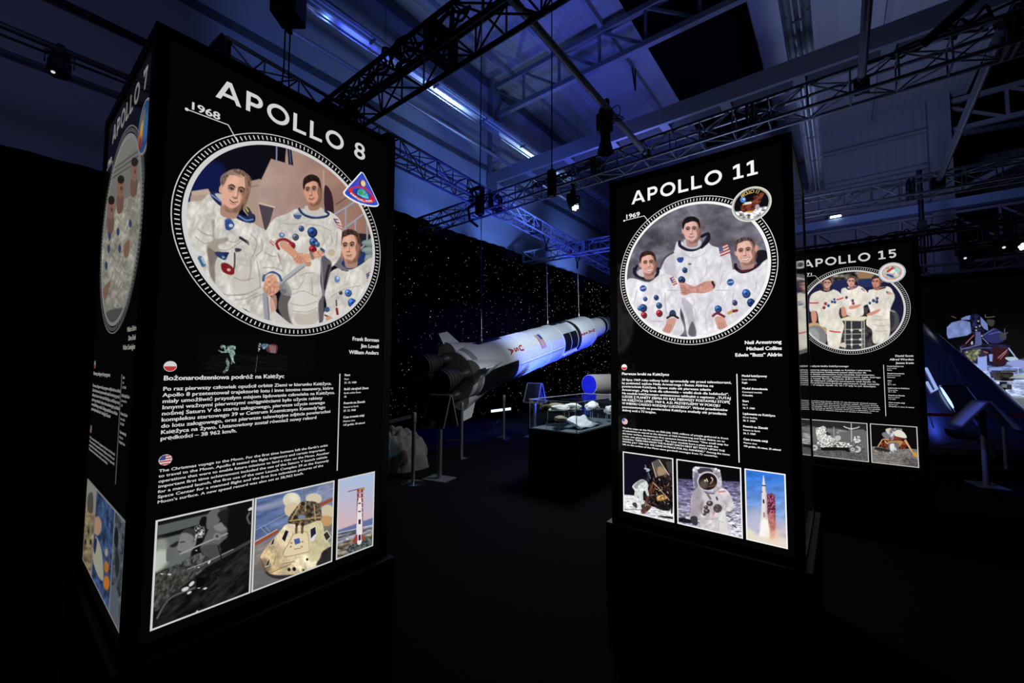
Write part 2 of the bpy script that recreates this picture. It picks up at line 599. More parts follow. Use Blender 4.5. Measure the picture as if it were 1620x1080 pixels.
luminaire_row(8.1, 9.0, 3.2, 19.5, .5, 'shiny unlit luminaire row running along the blue wall above the rocket truss')
luminaire_row(.48, 9.0, 6.5, 21.3, .5, 'shiny unlit luminaire row above and right of the lightbox numbered 11')
p = pipe('wall_pipe', [(3.4, 8.35, 8.25), (10.5, 8.35, 8.25), (17.0, 8.35, 8.25)], .05, 'slim pipe slung just below the shiny luminaire row on the blue wall', 'pipe', M_TRUSS)
for x in (5.6, 9.0, 12.4):
    MB().cyl((x, 8.35, 8.29), (x, 8.35, HZ), .008, n=5).build('hanger_rod', M_DSTEEL, p)
p = pipe('wall_conduit', [(-4, 9.3, 7.3), (1.5, 9.3, 7.22), (4.2, 9.3, 7.3), (6, 9.35, 7.35)], .05, 'thick black cable line sagging across the upper left wall', 'cable', M_CABLE)
p = pipe('wall_conduit', [(-4, 9.3, 6.1), (3.0, 9.3, 6.12), (6, 9.35, 6.1)], .035, 'thin grey conduit along the wall just above the tall lightbox', 'conduit', M_DSTEEL)
mb = MB()
for x, r in ((-1.55, .12), (-1.1, .16), (-.62, .1)):
    mb.cyl((x, 9.35, 6.2), (x, 9.35, HZ), r, n=12)
tag(mb.build('wall_duct', mat('duct_paint', (.12, .12, .15), .5), None, 50), 'vertical pipes against the wall in the top left corner', 'duct')


# ------------------------------------------------------------------ lamps and speakers
def spot(name, base, aim, label, size=.2, lit=True, group=None, hang=.3, top=None, bm=None):
    """can on a yoke hung below base; aim is the beam direction"""
    base = Vector(base)
    t = thing(name, label, 'spotlight', base, group)
    d = Vector(aim).normalized()
    c = base - Vector((0, 0, hang))
    r = size * .5
    L = size * 1.5
    bm = bm or M_BLACK
    side = d.cross(Vector((0, 0, 1))).normalized()
    MB().box(base - Vector((0, 0, .03)), (.06, .09, .12), bevel=.01).cyl(base - Vector((0, 0, .08)), base - Vector((0, 0, hang - r * 1.4)), .014, n=8).build('clamp', M_BLACK, t)
    if top:
        MB().cyl(base, (base.x, base.y, top), .02, n=8).box((base.x, base.y, top), (.07, .1, .1), bevel=.01).build('drop_arm', M_BLACK, t)
    mb = MB()
    top = c + Vector((0, 0, r * 1.35))
    mb.bar(top - side * r * 1.2, top + side * r * 1.2, .012, .03)
    for s in (-1, 1):
        mb.bar(top + side * (s * r * 1.2), c + side * (s * r * 1.2), .03, .012)
    mb.build('yoke', M_BLACK, t)
    b = MB()
    prof = [(-L * .55, 0), (-L * .55, r * .62), (-L * .45, r * .8), (-L * .1, r * .86), (-L * .08, r), (L * .42, r), (L * .44, r * .9), (L * .40, r * .86), (L * .40, r * .05)]
    b.lathe(prof, c, d, 24)
    for k in range(3):
        b.lathe([(-L * (.4 - .1 * k), r * .95), (-L * (.37 - .1 * k), r * .95)], c, d, 20)
    b.build('housing', bm, t, 40)
    ln = MB().lathe([(0, 0.0001), (.004, r * .5), (0, r * .84)], c + d * (L * .405), d, 24).build('lens', M_DLENS, t, 40)
    for k in range(7 if lit else 1):
        e = c + d * (L * .41 + .004) + (side * math.cos(k * 1.047) + side.cross(d) * math.sin(k * 1.047)) * (r * .42 if k < 6 else 0)
        MB().lathe([(0, r * .19), (.006, r * .17), (.01, .0001)], e, d, 12).build('emitter', M_LENS if lit else mat('dim_lens', (.1, .1, .1), .3, emit=(.8, .9, 1), strength=.8), ln, 40)
    mb = MB()
    e = c - d * (L * .5)
    pts = [e, e - d * .06 + Vector((0, 0, -.05)), e - d * .1 + Vector((0, 0, -size * 1.1)), e + side * .08 + Vector((0, 0, -size * .7)), base + side * .06]
    mb.tube(pts, .006, 6).build('power_cable', M_CABLE, t, 60)
    return t


spot('stage_spotlight', on_x(907, 303, 6.78), (-.25, -.45, -.86), 'lit white spotlight hanging under the truss above the rocket nose', .22, True, hang=.22, top=5.12)
mb = MB()
spot('stage_spotlight', on_y(96, 76, 6.8), (-.05, -.25, -.95), 'spotlight with a small glint on the dark pipe at far left', .19, False, hang=.2, top=5.16)
for i, (px, py, tt, lit, lab) in enumerate(((1613, 371, 9.27, True, 'bright white wash light at the right edge under the dark truss'), (1588, 372, 9.27, False, 'dark moving head light hanging left of the bright white wash light'),
                              (1527, 383, 9.6, False, 'small dark stage light hanging in front of the thin lower truss'))):
    spot('wash_light', at(px, py, tt), (-.8, -.1, -.55), lab, .3 if i < 2 else .28, lit, hang=.2 if i < 2 else .3, top=4.56)
# profile spotlight on the pipe
b0 = Vector((5.45, 2.45, 5.22))
b0 = at(958, 172, 5.9)
t = thing('profile_spotlight', 'long black profile spotlight pointing down from the steel pipe over the aisle', 'spotlight', b0)
MB().box(b0 + Vector((0, 0, .05)), (.07, .1, .16), bevel=.01).build('clamp', M_BLACK, t)
dn = Vector((.02, .02, -1)).normalized()
mb = MB()
mb.lathe([(0, .02), (0, .07), (.05, .10), (.30, .105), (.33, .075), (.50, .07), (.53, .085), (.66, .12), (.66, .11), (.56, .03)], b0 + Vector((0, 0, .02)), dn, 8)
mb.box(b0 + Vector((.03, .03, -.18)), (.16, .2, .26), bevel=.02)
mb.build('housing', M_BLACK, t, 35)
MB().lathe([(0, .0001), (0, .07)], b0 + Vector((0, 0, -.57)), dn, 16).build('lens', M_DLENS, t)
mb = MB()
for s in (-1, 1):
    mb.bar(b0 + Vector((s * .12, 0, .02)), b0 + Vector((s * .12, 0, -.22)), .03, .012)
mb.build('yoke', M_BLACK, t)
random.seed(4)
mb = MB()
for k in range(3):
    c = b0 + Vector((.18 + .06 * k, -.05, -.02))
    mb.tube([c + Vector((.12 * math.cos(a), .08 * math.sin(a) * (1 if k % 2 else -1), .1 * math.sin(a + k))) for a in [i * .55 for i in range(12)]], .007, 6)
mb.build('power_cable', M_CABLE, t, 60)
# loudspeaker column top left
c = at(457, 2, 5.3)
t = thing('loudspeaker', 'black loudspeaker box hanging at the top edge above the tall lightbox', 'loudspeaker', c)
E_ = Euler((0, 0, YAW), 'XYZ').to_matrix()
MB().box(c + Vector((0, 0, .12)), (.3, .32, .75), E_, bevel=.02).build('cabinet', M_BLACK, t)
MB().box(c + Vector((0, 0, -.26)), (.18, .2, .05), E_).build('bottom_bracket', M_BTRUSS, t)
MB().cyl(c + Vector((.04, .05, -.28)), c + Vector((.04, .05, -.36)), .04, n=14).build('status_lens', M_DLENS, t)
mb = MB()
for s in (-.05, .05):
    mb.tube([c + Vector((s, s, -.25)), c + Vector((s, s, -.9)), c + Vector((s * 1.4, s, -1.25))], .009, 6)
mb.build('speaker_cable', M_CABLE, t, 60)
# chain hoist on the truss crossing, cable bundles
t = thing('chain_hoist', 'black chain hoist on the truss crossing above the rocket tail', 'hoist', at(759, 325, 8.9))
q = at(759, 325, 8.9)
MB().box(q, (.16, .16, .42), bevel=.03).build('motor', M_BLACK, t)
MB().cyl(q, (q.x, q.y, HZ), .012, n=6).build('chain', M_DSTEEL, t)
MB().tube([q + Vector((0, 0, .1)), q + Vector((-.25, .1, -.1)), q + Vector((-.2, .1, -.35)), q + Vector((.0, .05, -.45))], .03, 8).build('chain_bag', M_BLACK, t, 60)
t = thing('chain_hoist', 'black chain hoist on the truss beside the lit white spotlight', 'hoist', at(873, 290, 7.6))
q = at(873, 290, 7.6)
MB().box(q, (.14, .14, .5), bevel=.03).build('motor', M_BLACK, t)
MB().cyl(q, (q.x, q.y, HZ), .012, n=6).build('chain', M_DSTEEL, t)


def loops(name, p0, p1, n, amp, r, label, seed):
    random.seed(seed)
    p0, p1 = Vector(p0), Vector(p1)
    t = thing(name, label, 'cable', p0)
    for k in range(n):
        pts = []
        m = 22
        for i in range(m + 1):
            s = i / m
            q = p0.lerp(p1, s)
            q = q + Vector((random.uniform(-1, 1), random.uniform(-1, 1), random.uniform(-1, 1.3))) * amp * math.sin(PI * s) ** .5
            pts.append(q)
        sm = []
        for i in range(m):
            a, b, c, d = pts[max(i - 1, 0)], pts[i], pts[i + 1], pts[min(i + 2, m)]
            for j in range(4):
                u = j / 4
                sm.append(.5 * ((2 * b) + (c - a) * u + (2 * a - 5 * b + 4 * c - d) * u * u + (3 * b - a - 3 * c + d) * u ** 3))
        sm.append(p1)
        MB().tube(sm, r, 6).build('cable', M_CABLE, t, 60)
    return t


loops('cable_bundle', (3.05, 5.7, 5.5), (3.05, 3.0, 5.5), 4, .13, .016, 'tangle of black cables on the near truss above the tall lightbox', 1)
loops('cable_bundle', (3.05, 6.6, 5.45), (3.05, 5.2, 5.2), 5, .22, .018, 'looped black cable hank where the near truss meets the wall truss', 2)
loops('cable_bundle', (6.8, -.6, 5.5), (6.8, -3.4, 5.55), 4, .14, .016, 'black cables looping over the long truss in the upper right corner', 3)
loops('cable_bundle', (6.8, 4.9, 5.3), (6.8, 3.2, 5.35), 4, .08, .012, 'thin black cables inside the long truss over the lit white spotlight', 5)
loops('cable_bundle', (14.1, -.6, 5.0), (14.1, -4.2, 5.05), 3, .1, .016, 'black cables draped on the dark truss with moving head lights', 6)
# straps that drop from the roof
for i, (px, py, tt, ln, lab) in enumerate(((867, 0, 9.6, 1.5, 'black strap loop hanging from the roof at the top of the photo'), (1005, 143, 13.6, .75, 'short black strap hanging behind the profile spotlight'),
                                 (1281, 212, 15.8, .8, 'short black strap hanging beside the shiny luminaire row at right'))):
    q = at(px, py, tt)
    t = thing('roof_strap', lab, 'strap', q)
    MB().bar(q, q + Vector((.03, 0, ln)), .05, .02).bar(q, q + Vector((-.1, .05, ln)), .05, .02).build('webbing', M_BLACK, t)
# vertical dark post in front of the far wall and a small lit work lamp
q = at(1462, 425, 13.6)
t = thing('truss_tower', 'thin black upright pole in front of the far wall, right of the lightbox numbered 15', 'pole', (q.x, q.y, 0))
MB().cyl((q.x, q.y, 0), (q.x, q.y, at(1464, 265, 13.6).z), .07, n=10).build('mast', M_BLACK, t, 60)
for z in (4.6, 6.3):
    MB().box((q.x, q.y, z), (.22, .22, .3), bevel=.02).build('sleeve', M_BLACK, t)
q = on_x(1322, 342, 21.22)
t = thing('work_lamp', 'small glaring lamp on the blue beam above the lightbox numbered 15', 'lamp', q)
MB().box(q + Vector((.1, 0, 0)), (.1, .5, .12), bevel=.02).build('housing', M_DSTEEL, t)
MB().box(q + Vector((.03, 0, 0)), (.02, .34, .07)).build('lens', M_LED, t)

# ------------------------------------------------------------------ drapes
def drape(x0, x1, y, z1, amp, name, label, along='x', scallop=0.06):
    n = int((x1 - x0) / .09)
    P, fs = [], []
    random.seed(7)
    for i in range(n + 1):
        x = x0 + (x1 - x0) * i / n
        off = amp * math.sin(i * 1.15 + .6 * math.sin(i * .13))
        sag = scallop * abs(math.sin(i * .055))
        for z in (0.0, z1 - sag):
            P.append((x, y + off, z) if along == 'x' else (y + off, x, z))
    for i in range(n):
        fs.append((2 * i, 2 * i + 2, 2 * i + 3, 2 * i + 1))
    o = MB().add(P, fs).build(name, M_CURTAIN, None, 60)
    return tag(o, label, 'curtain')


star = drape(5.2, 21.8, 8.62, 5.55, .03, 'star_curtain', 'black curtain dotted with tiny star lights hanging behind the rocket model')
rs = random.Random(11)
mb1, mb2 = MB(), MB()
for i in range(1150):
    x, z = rs.uniform(5.3, 21.5), rs.uniform(.1, 5.35)
    s = .007 + .006 * rs.random() ** 2 + .0006 * (x - 5)
    c = Vector((x, 8.545, z))
    o6 = [c + Vector(v) * s for v in ((1, 0, 0), (-1, 0, 0), (0, 1, 0), (0, -1, 0), (0, 0, 1), (0, 0, -1))]
    (mb1 if rs.random() < .12 else mb2).add(o6, [(0, 2, 4), (2, 1, 4), (1, 3, 4), (3, 0, 4), (2, 0, 5), (1, 2, 5), (3, 1, 5), (0, 3, 5)])
for mbx, st, nm in ((mb1, .75, 'star_bright'), (mb2, .16, 'star_dim')):
    o = mbx.build('star_lights', mat(nm, (0, 0, 0), .5, emit=(.9, .95, 1.0), strength=st), star)
    o['kind'] = 'stuff'
drape(-5.5, 5.25, 8.68, 4.55, .02, 'black_curtain', 'plain low black curtain along the wall at far left', scallop=0)
drape(-9.5, 3.2, 16.12, 4.18, .03, 'black_drape', 'black drape above and beside the moon ship backdrop at right', along='y', scallop=0)
# ------------------------------------------------------------------ rocket model
M_ROCKET = mat('rocket_white', (0.72, 0.74, 0.76), 0.32, coat=.3, noise=.05, nscale=3)
M_RBLACK = mat('rocket_black', (0.012, 0.012, 0.014), 0.3)
M_RRED = mat('rocket_red', (0.45, 0.02, 0.02), 0.5)
M_RBLUE = mat('rocket_flag_blue', (0.03, 0.05, 0.25), 0.5)
M_NOZZLE = mat('nozzle_metal', (0.10, 0.10, 0.095), 0.35, .7)
T0, T1 = at(718, 595, 8.0), at(924, 524, 13.8)
AX = (T1 - T0).normalized()
UU = (Vector((0, 0, 1)) - AX * AX.z).normalized()
WW = AX.cross(UU)
LB = (T1 - T0).length
RR = .51
L1 = LB * .60
rk = thing('rocket_model', 'white and black moon rocket model hanging nose up on cables before the star curtain', 'rocket model', T0)


def rp(l, r, deg):
    a = math.radians(deg)
    return T0 + AX * l + (UU * math.cos(a) + WW * math.sin(a)) * r


def shell(name, prof, m, deg0=0, deg1=360, parent=None, n=72, sm=35):
    mb = MB()
    mb.lathe(prof, T0, AX, n if deg1 - deg0 >= 359 else max(4, int((deg1 - deg0) / 5)), 0, math.radians(deg0), math.radians(deg1), UU)
    return mb.build(name, m, parent or rk, sm)


s1 = shell('first_stage', [(0, RR * .96), (.02, RR), (L1, RR)], M_ROCKET)
shell('tail_skirt', [(-.02, .05), (-.02, RR * .95), (.1, RR * 1.004), (.26, RR * 1.004)], mat('skirt_grey', (.28, .28, .3), .4), parent=rk)
for a0, a1, l0, l1 in ((-28, 14, .75, 1.62), (88, 150, .3, 1.62), (195, 240, .3, 1.62)):
    shell('black_panel', [(l0, RR + .013), (l1, RR + .013)], M_RBLACK, a0, a1, s1)
for l in (.3, 1.95, 2.6, 3.3):
    shell('seam_ring', [(l, RR), (l, RR + .006), (l + .02, RR + .006), (l + .02, RR)], M_ROCKET, parent=s1)
# fine stringers on the corrugated bands
for l0, l1 in ((.28, 1.3), (2.0, 2.6)):
    mb = MB()
    for k in range(0, 360, 5):
        mb.bar(rp(l0, RR + .001, k), rp(l1, RR + .001, k), .008, .006)
    mb.build('corrugation', M_ROCKET, s1)
inter = shell('interstage', [(L1, RR), (L1 + .005, RR + .008), (L1 + 1.0, RR + .008), (L1 + 1.0, RR)], M_ROCKET)
for a0, a1 in ((-38, 18), (62, 118), (150, 200)):
    shell('black_panel', [(L1 + .04, RR + .012), (L1 + .46, RR + .012)], M_RBLACK, a0, a1, inter)
    shell('black_panel', [(L1 + .50, RR + .012), (L1 + .95, RR + .012)], M_RBLACK, a0, a1, inter)
s2 = shell('second_stage', [(L1 + 1.0, RR), (LB - .12, RR), (LB - .03, RR * .96), (LB, RR * .86), (LB + .01, .36)], M_ROCKET)
shell('black_band', [(L1 + 1.02, RR + .005), (L1 + 1.24, RR + .005)], M_RBLACK, 0, 360, s2)
shell('seam_ring', [(LB - .34, RR), (LB - .34, RR + .006), (LB - .32, RR + .006), (LB - .32, RR)], M_ROCKET, parent=s2)
s3 = shell('third_stage', [(LB - .05, .34), (LB + 1.55, .34), (LB + 1.55, .30)], M_ROCKET)
shell('black_band', [(LB + .02, .345), (LB + .12, .345)], M_RBLACK, 0, 360, s3)
shell('black_band', [(LB + 1.2, .345), (LB + 1.42, .345)], M_RBLACK, 0, 360, s3)
shell('spacecraft_adapter', [(LB + 1.55, .33), (LB + 2.45, .21), (LB + 3.1, .21), (LB + 3.45, .05), (LB + 3.5, .03)], M_ROCKET)
shell('escape_tower', [(LB + 3.5, .03), (LB + 4.3, .03), (LB + 4.4, .005)], M_ROCKET)
for a in (100, 280):
    MB().tube([rp(1.7, RR + .008, a), rp(L1 - .02, RR + .008, a)], .018, 6).build('systems_tunnel', M_ROCKET, rk, 60)
MB().tube([rp(L1 + .1, RR + .02, 128), rp(L1 + .95, RR + .03, 128)], .035, 8).build('systems_tunnel', M_ROCKET, rk, 60)
for k in range(4):
    a = -12 + 90 * k
    # engine fairing: half cone on the skirt
    mb = MB()
    P, fs = [], []
    nl, na = 8, 12
    for i in range(nl + 1):
        l = -.02 + 1.05 * i / nl
        hw = 27 * (1 - i / nl) + .5
        for j in range(na + 1):
            s = -1 + 2 * j / na
            P.append(rp(l, RR + .004 + .17 * (1 - i / nl) * math.cos(s * PI / 2), a + s * hw))
    for i in range(nl):
        for j in range(na):
            q = i * (na + 1) + j
            fs.append((q, q + 1, q + na + 2, q + na + 1))
    mb.add(P, fs)
    # close the rear of the fairing
    c = len(P)
    mb.add([rp(-.02, RR - .05, a)] + P[:na + 1], [(0, j + 1, j + 2) for j in range(na)])
    mb.build('engine_fairing', M_ROCKET, rk, 40)
    # fin
    mb = MB()
    b = math.radians(a)
    nrm = (WW * math.cos(b) - UU * math.sin(b)) * .028
    poly = [rp(-.05, RR + .14, a) - nrm / 2, rp(.42, RR + .10, a) - nrm / 2, rp(.16, RR + .36, a) - nrm / 2, rp(-.10, RR + .36, a) - nrm / 2]
    mb.prism(poly, nrm)
    mb.build('fin', M_ROCKET, rk)
for k in range(5):
    a, r = (-12 + 90 * k, .36) if k < 4 else (0, 0)
    o = rp(-.02, r, a)
    mb = MB()
    mb.lathe([(0, .10), (-.10, .10), (-.16, .065), (-.20, .07), (-.34, .13), (-.55, .175), (-.74, .20), (-.74, .192), (-.55, .165), (-.3, .10), (-.2, .02)], o, AX, 28)
    for q in (.36, .46, .56, .66):
        rr_ = .135 + (q - .36) * .19
        mb.lathe([(-q, rr_), (-q, rr_ + .014), (-q - .02, rr_ + .014), (-q - .02, rr_)], o, AX, 28)
    mb.build('engine_nozzle', M_NOZZLE, rk, 40)


def text_mesh(s, size, bold=0.012, res=3, spacing=1.0):
    """letters as flat filled faces: vertices (n,2), triangles or polygons, width"""
    c = bpy.data.curves.new('lettering', 'FONT')
    c.body = s
    c.size = 1.0
    c.offset = bold
    c.resolution_u = res
    c.space_character = spacing
    o = bpy.data.objects.new('lettering', c)
    COL.objects.link(o)
    dg = bpy.context.evaluated_depsgraph_get()
    me = bpy.data.meshes.new_from_object(o.evaluated_get(dg))
    v = np.empty(len(me.vertices) * 3)
    me.vertices.foreach_get('co', v)
    v = v.reshape(-1, 3)[:, :2] * size
    fs = [tuple(p.vertices) for p in me.polygons]
    bpy.data.objects.remove(o)
    bpy.data.curves.remove(c)
    bpy.data.meshes.remove(me)
    return v, fs


def stage_text(s, l0, step, deg, size, m, parent):
    mb = MB()
    for i, ch in enumerate(s):
        if ch == ' ':
            continue
        v, fs = text_mesh(ch, size, .02)
        cx = (v[:, 0].min() + v[:, 0].max()) / 2
        mb.add([rp(l0 - step * i + y, RR + .012, deg + math.degrees((x - cx) / RR)) for x, y in v], fs)
    mb.build('lettering', m, parent)


stage_text('USA', 1.80, .21, 62, .22, M_RRED, s1)
stage_text('UNITED', LB - .42, .098, 82, .13, M_RRED, s2)
stage_text('STATES', LB - .42 - .098 * 7, .098, 82, .13, M_RRED, s2)
mb = MB()
for i in range(7):
    l = 3.02 - .034 * i
    mb.lathe([(l, RR + .006), (l - .034, RR + .006)], T0, AX, 8, 1 if i % 2 else 0, math.radians(38), math.radians(82), UU)
mb.lathe([(3.02, RR + .009), (2.90, RR + .009)], T0, AX, 6, 2, math.radians(38), math.radians(56), UU)
mb.build('painted_flag', [M_RRED, M_ROCKET, M_RBLUE], s1, 60)
M_ROPE = mat('steel_rope', (.55, .56, .6), .3, .6)
for l, zt, lab in ((1.02, 5.25, 'left steel cable holding up the tail of the rocket model'), (L1 + .1, 5.25, 'middle steel cable holding up the rocket model'), (LB - .35, 5.2, 'right steel cable holding up the rocket model near its nose')):
    q = rp(l, RR, 0)
    t = thing('suspension_cable', lab, 'cable', q)
    top = Vector((q.x, q.y + .05, zt))
    MB().cyl(q + Vector((0, 0, .12)), top, .0085, n=6).build('rope', M_ROPE, t)
    MB().lathe([(0, .012), (.02, .03), (.05, .032), (.1, .015), (.13, .012)], q, (0, 0, 1), 12).build('shackle', M_ROPE, t, 50)
    MB().box(top - Vector((0, 0, .3)), (.05, .05, .2), bevel=.01).build('hook', M_BLACK, t)
    mb = MB()
    for s in (-1, 1):
        mb.bar(top - Vector((0, 0, .25)), top + Vector((s * .2, 0, .12)), .03, .02)
    mb.build('sling', M_BLACK, t)

# ------------------------------------------------------------------ glass display case with pale finds
M_CASE = mat('case_black', (.004, .004, .0045), .6)
M_FELT = mat('case_felt', (.10, .12, .13), .9)
CX0, CX1, CY0, CY1, CZ0, CZ1 = 4.72, 6.35, 2.66, 3.42, .775, 1.175
dc = thing('display_case', 'black plinth with a lit glass case of pale finds, left of the lightbox numbered 11', 'display case', ((CX0 + CX1) / 2, (CY0 + CY1) / 2, 0))
MB().box(((CX0 + CX1) / 2, (CY0 + CY1) / 2, CZ0 / 2), (CX1 - CX0, CY1 - CY0, CZ0), bevel=.006).build('plinth', M_CASE, dc)
MB().box(((CX0 + CX1) / 2, (CY0 + CY1) / 2, CZ0 + .004), (CX1 - CX0 - .05, CY1 - CY0 - .05, .008)).build('felt_tray', M_FELT, dc)
cover = MB()
for a, b in (((CX0 + .01, CY0 + .01), (CX1 - .01, CY0 + .01)), ((CX0 + .01, CY0 + .01), (CX0 + .01, CY1 - .01)), ((CX1 - .01, CY0 + .01), (CX1 - .01, CY1 - .01)), ((CX0 + .01, CY1 - .01), (CX1 - .01, CY1 - .01))):
    cover.quad((*a, CZ0 + .01), (*b, CZ0 + .01), (*b, CZ1), (*a, CZ1))
cover.quad((CX0 + .01, CY0 + .01, CZ1), (CX1 - .01, CY0 + .01, CZ1), (CX1 - .01, CY1 - .01, CZ1), (CX0 + .01, CY1 - .01, CZ1))
cv = cover.build('glass_cover', M_GLASS, dc)
mb = MB()
for x, y in ((CX0 + .01, CY0 + .01), (CX0 + .01, CY1 - .01), (CX1 - .01, CY0 + .01), (CX1 - .01, CY1 - .01)):
    mb.box((x, y, (CZ0 + CZ1) / 2), (.008, .008, CZ1 - CZ0))
for a, b in (((CX0, CY0), (CX1, CY0)), ((CX0, CY1), (CX1, CY1)), ((CX0, CY0), (CX0, CY1)), ((CX1, CY0), (CX1, CY1))):
    mb.bar((*a, CZ1), (*b, CZ1), .008, .008)
mb.build('glass_edge', M_EDGE, cv)
M_ACR = glass_mat('clear_acrylic', (.93, .97, .98))
M_FIND = mat('pale_find', (.80, .76, .70), .7, noise=.35, nscale=14, bump=.8, bscale=30)
M_FIND2 = mat('brown_find', (.30, .23, .15), .8, noise=.5, nscale=18, bump=.8, bscale=30)


def riser(x, y, z, w_, d_, label):
    t = thing('acrylic_riser', label, 'stand', (x, y, CZ0 + .008))
    MB().box((x, y, z), (w_, d_, .006)).build('shelf', M_ACR, t)
    for sx in (-1, 1):
        for sy in (-1, 1):
            MB().box((x + sx * (w_ / 2 - .01), y + sy * (d_ / 2 - .01), (z + CZ0 + .008) / 2), (.006, .006, z - CZ0 - .012)).build('leg', M_EDGE, t)
    return t


def lump(x, y, z, sx, sy, sz, m, seed, label, tilt=0.0):
    rnd = np.random.RandomState(seed)
    bm = bmesh.new()
    bmesh.ops.create_icosphere(bm, subdivisions=4, radius=1)
    K = rnd.normal(size=(14, 3)) * 2.6
    ph = rnd.uniform(0, 6.28, 14)
    M3 = Euler((0, tilt, rnd.uniform(0, 6))).to_matrix()
    vs = []
    for v in bm.verts:
        c = np.array(v.co)
        d = 1 + .07 * np.sum(np.sin(K @ c + ph)) / 1.2 + .05 * abs(math.sin(K[0] @ c * 3))
        p = Vector((c[0] * sx * d, c[1] * sy * d, max(c[2], -.55) * sz * d))
        vs.append(M3 @ p)
    lo = min(v.z for v in vs)
    bm.verts.index_update()
    mb = MB().add([v + Vector((x, y, z - lo)) for v in vs], [[q.index for q in f.verts] for f in bm.faces])
    bm.free()
    o = mb.build('artefact', m, None, 60)
    return tag(o, label, 'artefact', 'finds in the glass case')


riser(5.35, 3.18, .985, .62, .3, 'clear riser under the two pale finds at the back of the glass case')
riser(5.62, 2.92, 1.0, .5, .3, 'clear riser under the long crumpled find in the glass case')
riser(4.95, 3.05, .885, .4, .22, 'low clear riser under the yellowish find near the left pane')
riser(6.05, 2.85, .9, .3, .24, 'clear riser at the right end of the glass case')
lump(5.2, 3.2, .989, .14, .1, .05, M_FIND, 1, 'pale flat find on the back riser, left of its pair')
lump(5.48, 3.18, .989, .16, .09, .055, M_FIND, 2, 'pale flat find on the back riser, right of its pair')
lump(5.30, 3.34, 1.0, .2, .05, .05, M_FIND2, 3, 'brown rough find behind the pale pair in the glass case')
lump(5.64, 2.92, 1.004, .23, .1, .06, M_FIND, 4, 'long crumpled pale find on the tallest riser')
lump(4.96, 3.05, .889, .13, .08, .035, M_FIND2, 5, 'yellow brown flat find on the low riser')
lump(6.05, 2.83, .904, .11, .1, .075, M_FIND, 6, 'round crumpled pale find at the right end of the case')
M_SHEET = mat('patterned_sheet', (.72, .68, .70), .6, noise=.75, nscale=22)
mb = MB()
ang = math.radians(24)
P, fs = [], []
for i in range(13):
    for j in range(5):
        u, v_ = i / 12, j / 4
        P.append((4.98 + u * .55, 2.74 + v_ * .26 , .80 + v_ * .26 * math.tan(ang) + .012 * math.sin(u * 9 + v_ * 4)))
for i in range(12):
    for j in range(4):
        q = i * 5 + j
        fs.append((q, q + 5, q + 6, q + 1))
o = mb.add(P, fs).build('fabric_swatch', M_SHEET, None, 60)
s_ = o.modifiers.new('thickness', 'SOLIDIFY')
s_.thickness = .008
tag(o, 'mottled pale sheet lying on the sloping acrylic rest at the front of the case', 'sheet')
t = thing('acrylic_rest', 'sloping clear rest under the mottled pale sheet', 'stand', (5.25, 2.87, CZ0 + .008))
mb = MB()
mb.add([(4.97, 2.73, .79), (5.54, 2.73, .79), (5.54, 3.01, .915), (4.97, 3.01, .915)], [(0, 1, 2, 3)])
mb.quad((4.97, 3.01, .785), (5.54, 3.01, .785), (5.54, 3.01, .915), (4.97, 3.01, .915))
mb.build('rest', M_ACR, t)
MB().bar((4.97, 2.73, .79), (4.97, 3.01, .915), .006, .006).build('edge', M_EDGE, t)
# second plinth with a white drum
t = thing('display_plinth', 'dark plinth behind the glass case carrying a white drum with a blue end', 'plinth', (7.6, 3.8, 0))
MB().box((7.6, 3.7, .5), (1.5, 1.1, 1.0), bevel=.01).build('body', M_CASE, t)
tag(MB().box((7.75, 3.3, 1.061), (1.0, .2, .12), bevel=.004).build('ribbed_box', mat('ribbed_white', (.55, .55, .55), .5, noise=.3, nscale=20), None), 'long pale ribbed box in front of the white drum', 'box')
q = at(932, 611, 8.15)
q = Vector((q.x, q.y, 1.27))
t = thing('white_drum', 'white drum lying on its side with a blue lit end behind the glass case', 'drum', q)
dd = Vector((.97, -.25, 0))
MB().lathe([(0, .185), (.0, .2), (.02, .205), (.9, .205), (.92, .2), (.92, .0001)], q, dd, 40).build('shell', mat('drum_white', (.75, .78, .72), .5), t, 40)
MB().lathe([(.0, .0001), (-.02, .1), (-.01, .185)], q, dd, 40).build('end_cap', mat('drum_blue', (.03, .05, .8), .4), t, 40)
MB().box(q + dd * .45 - Vector((0, 0, .235)), (.6, .3, .07)).build('cradle', M_CASE, t)
lamp('drum_blue', 'SPOT', tuple(q + Vector((-1.0, .2, .3))), tuple(q), 22, DEEP, .05, 40, .5)
lamp('drum_white', 'SPOT', tuple(q + Vector((.4, -.3, 1.6))), tuple(q + dd * .5), 9, (1, 1, .92), .05, 60, .5)

# ------------------------------------------------------------------ sign stands, posts, belts
M_SIGNF = mat('sign_frame', (.22, .22, .24), .4, .5)
M_SIGNP = mat('sign_panel', (.010, .010, .011), .25)
M_SIGNM = mat('sign_ink', (.10, .10, .11), .5)


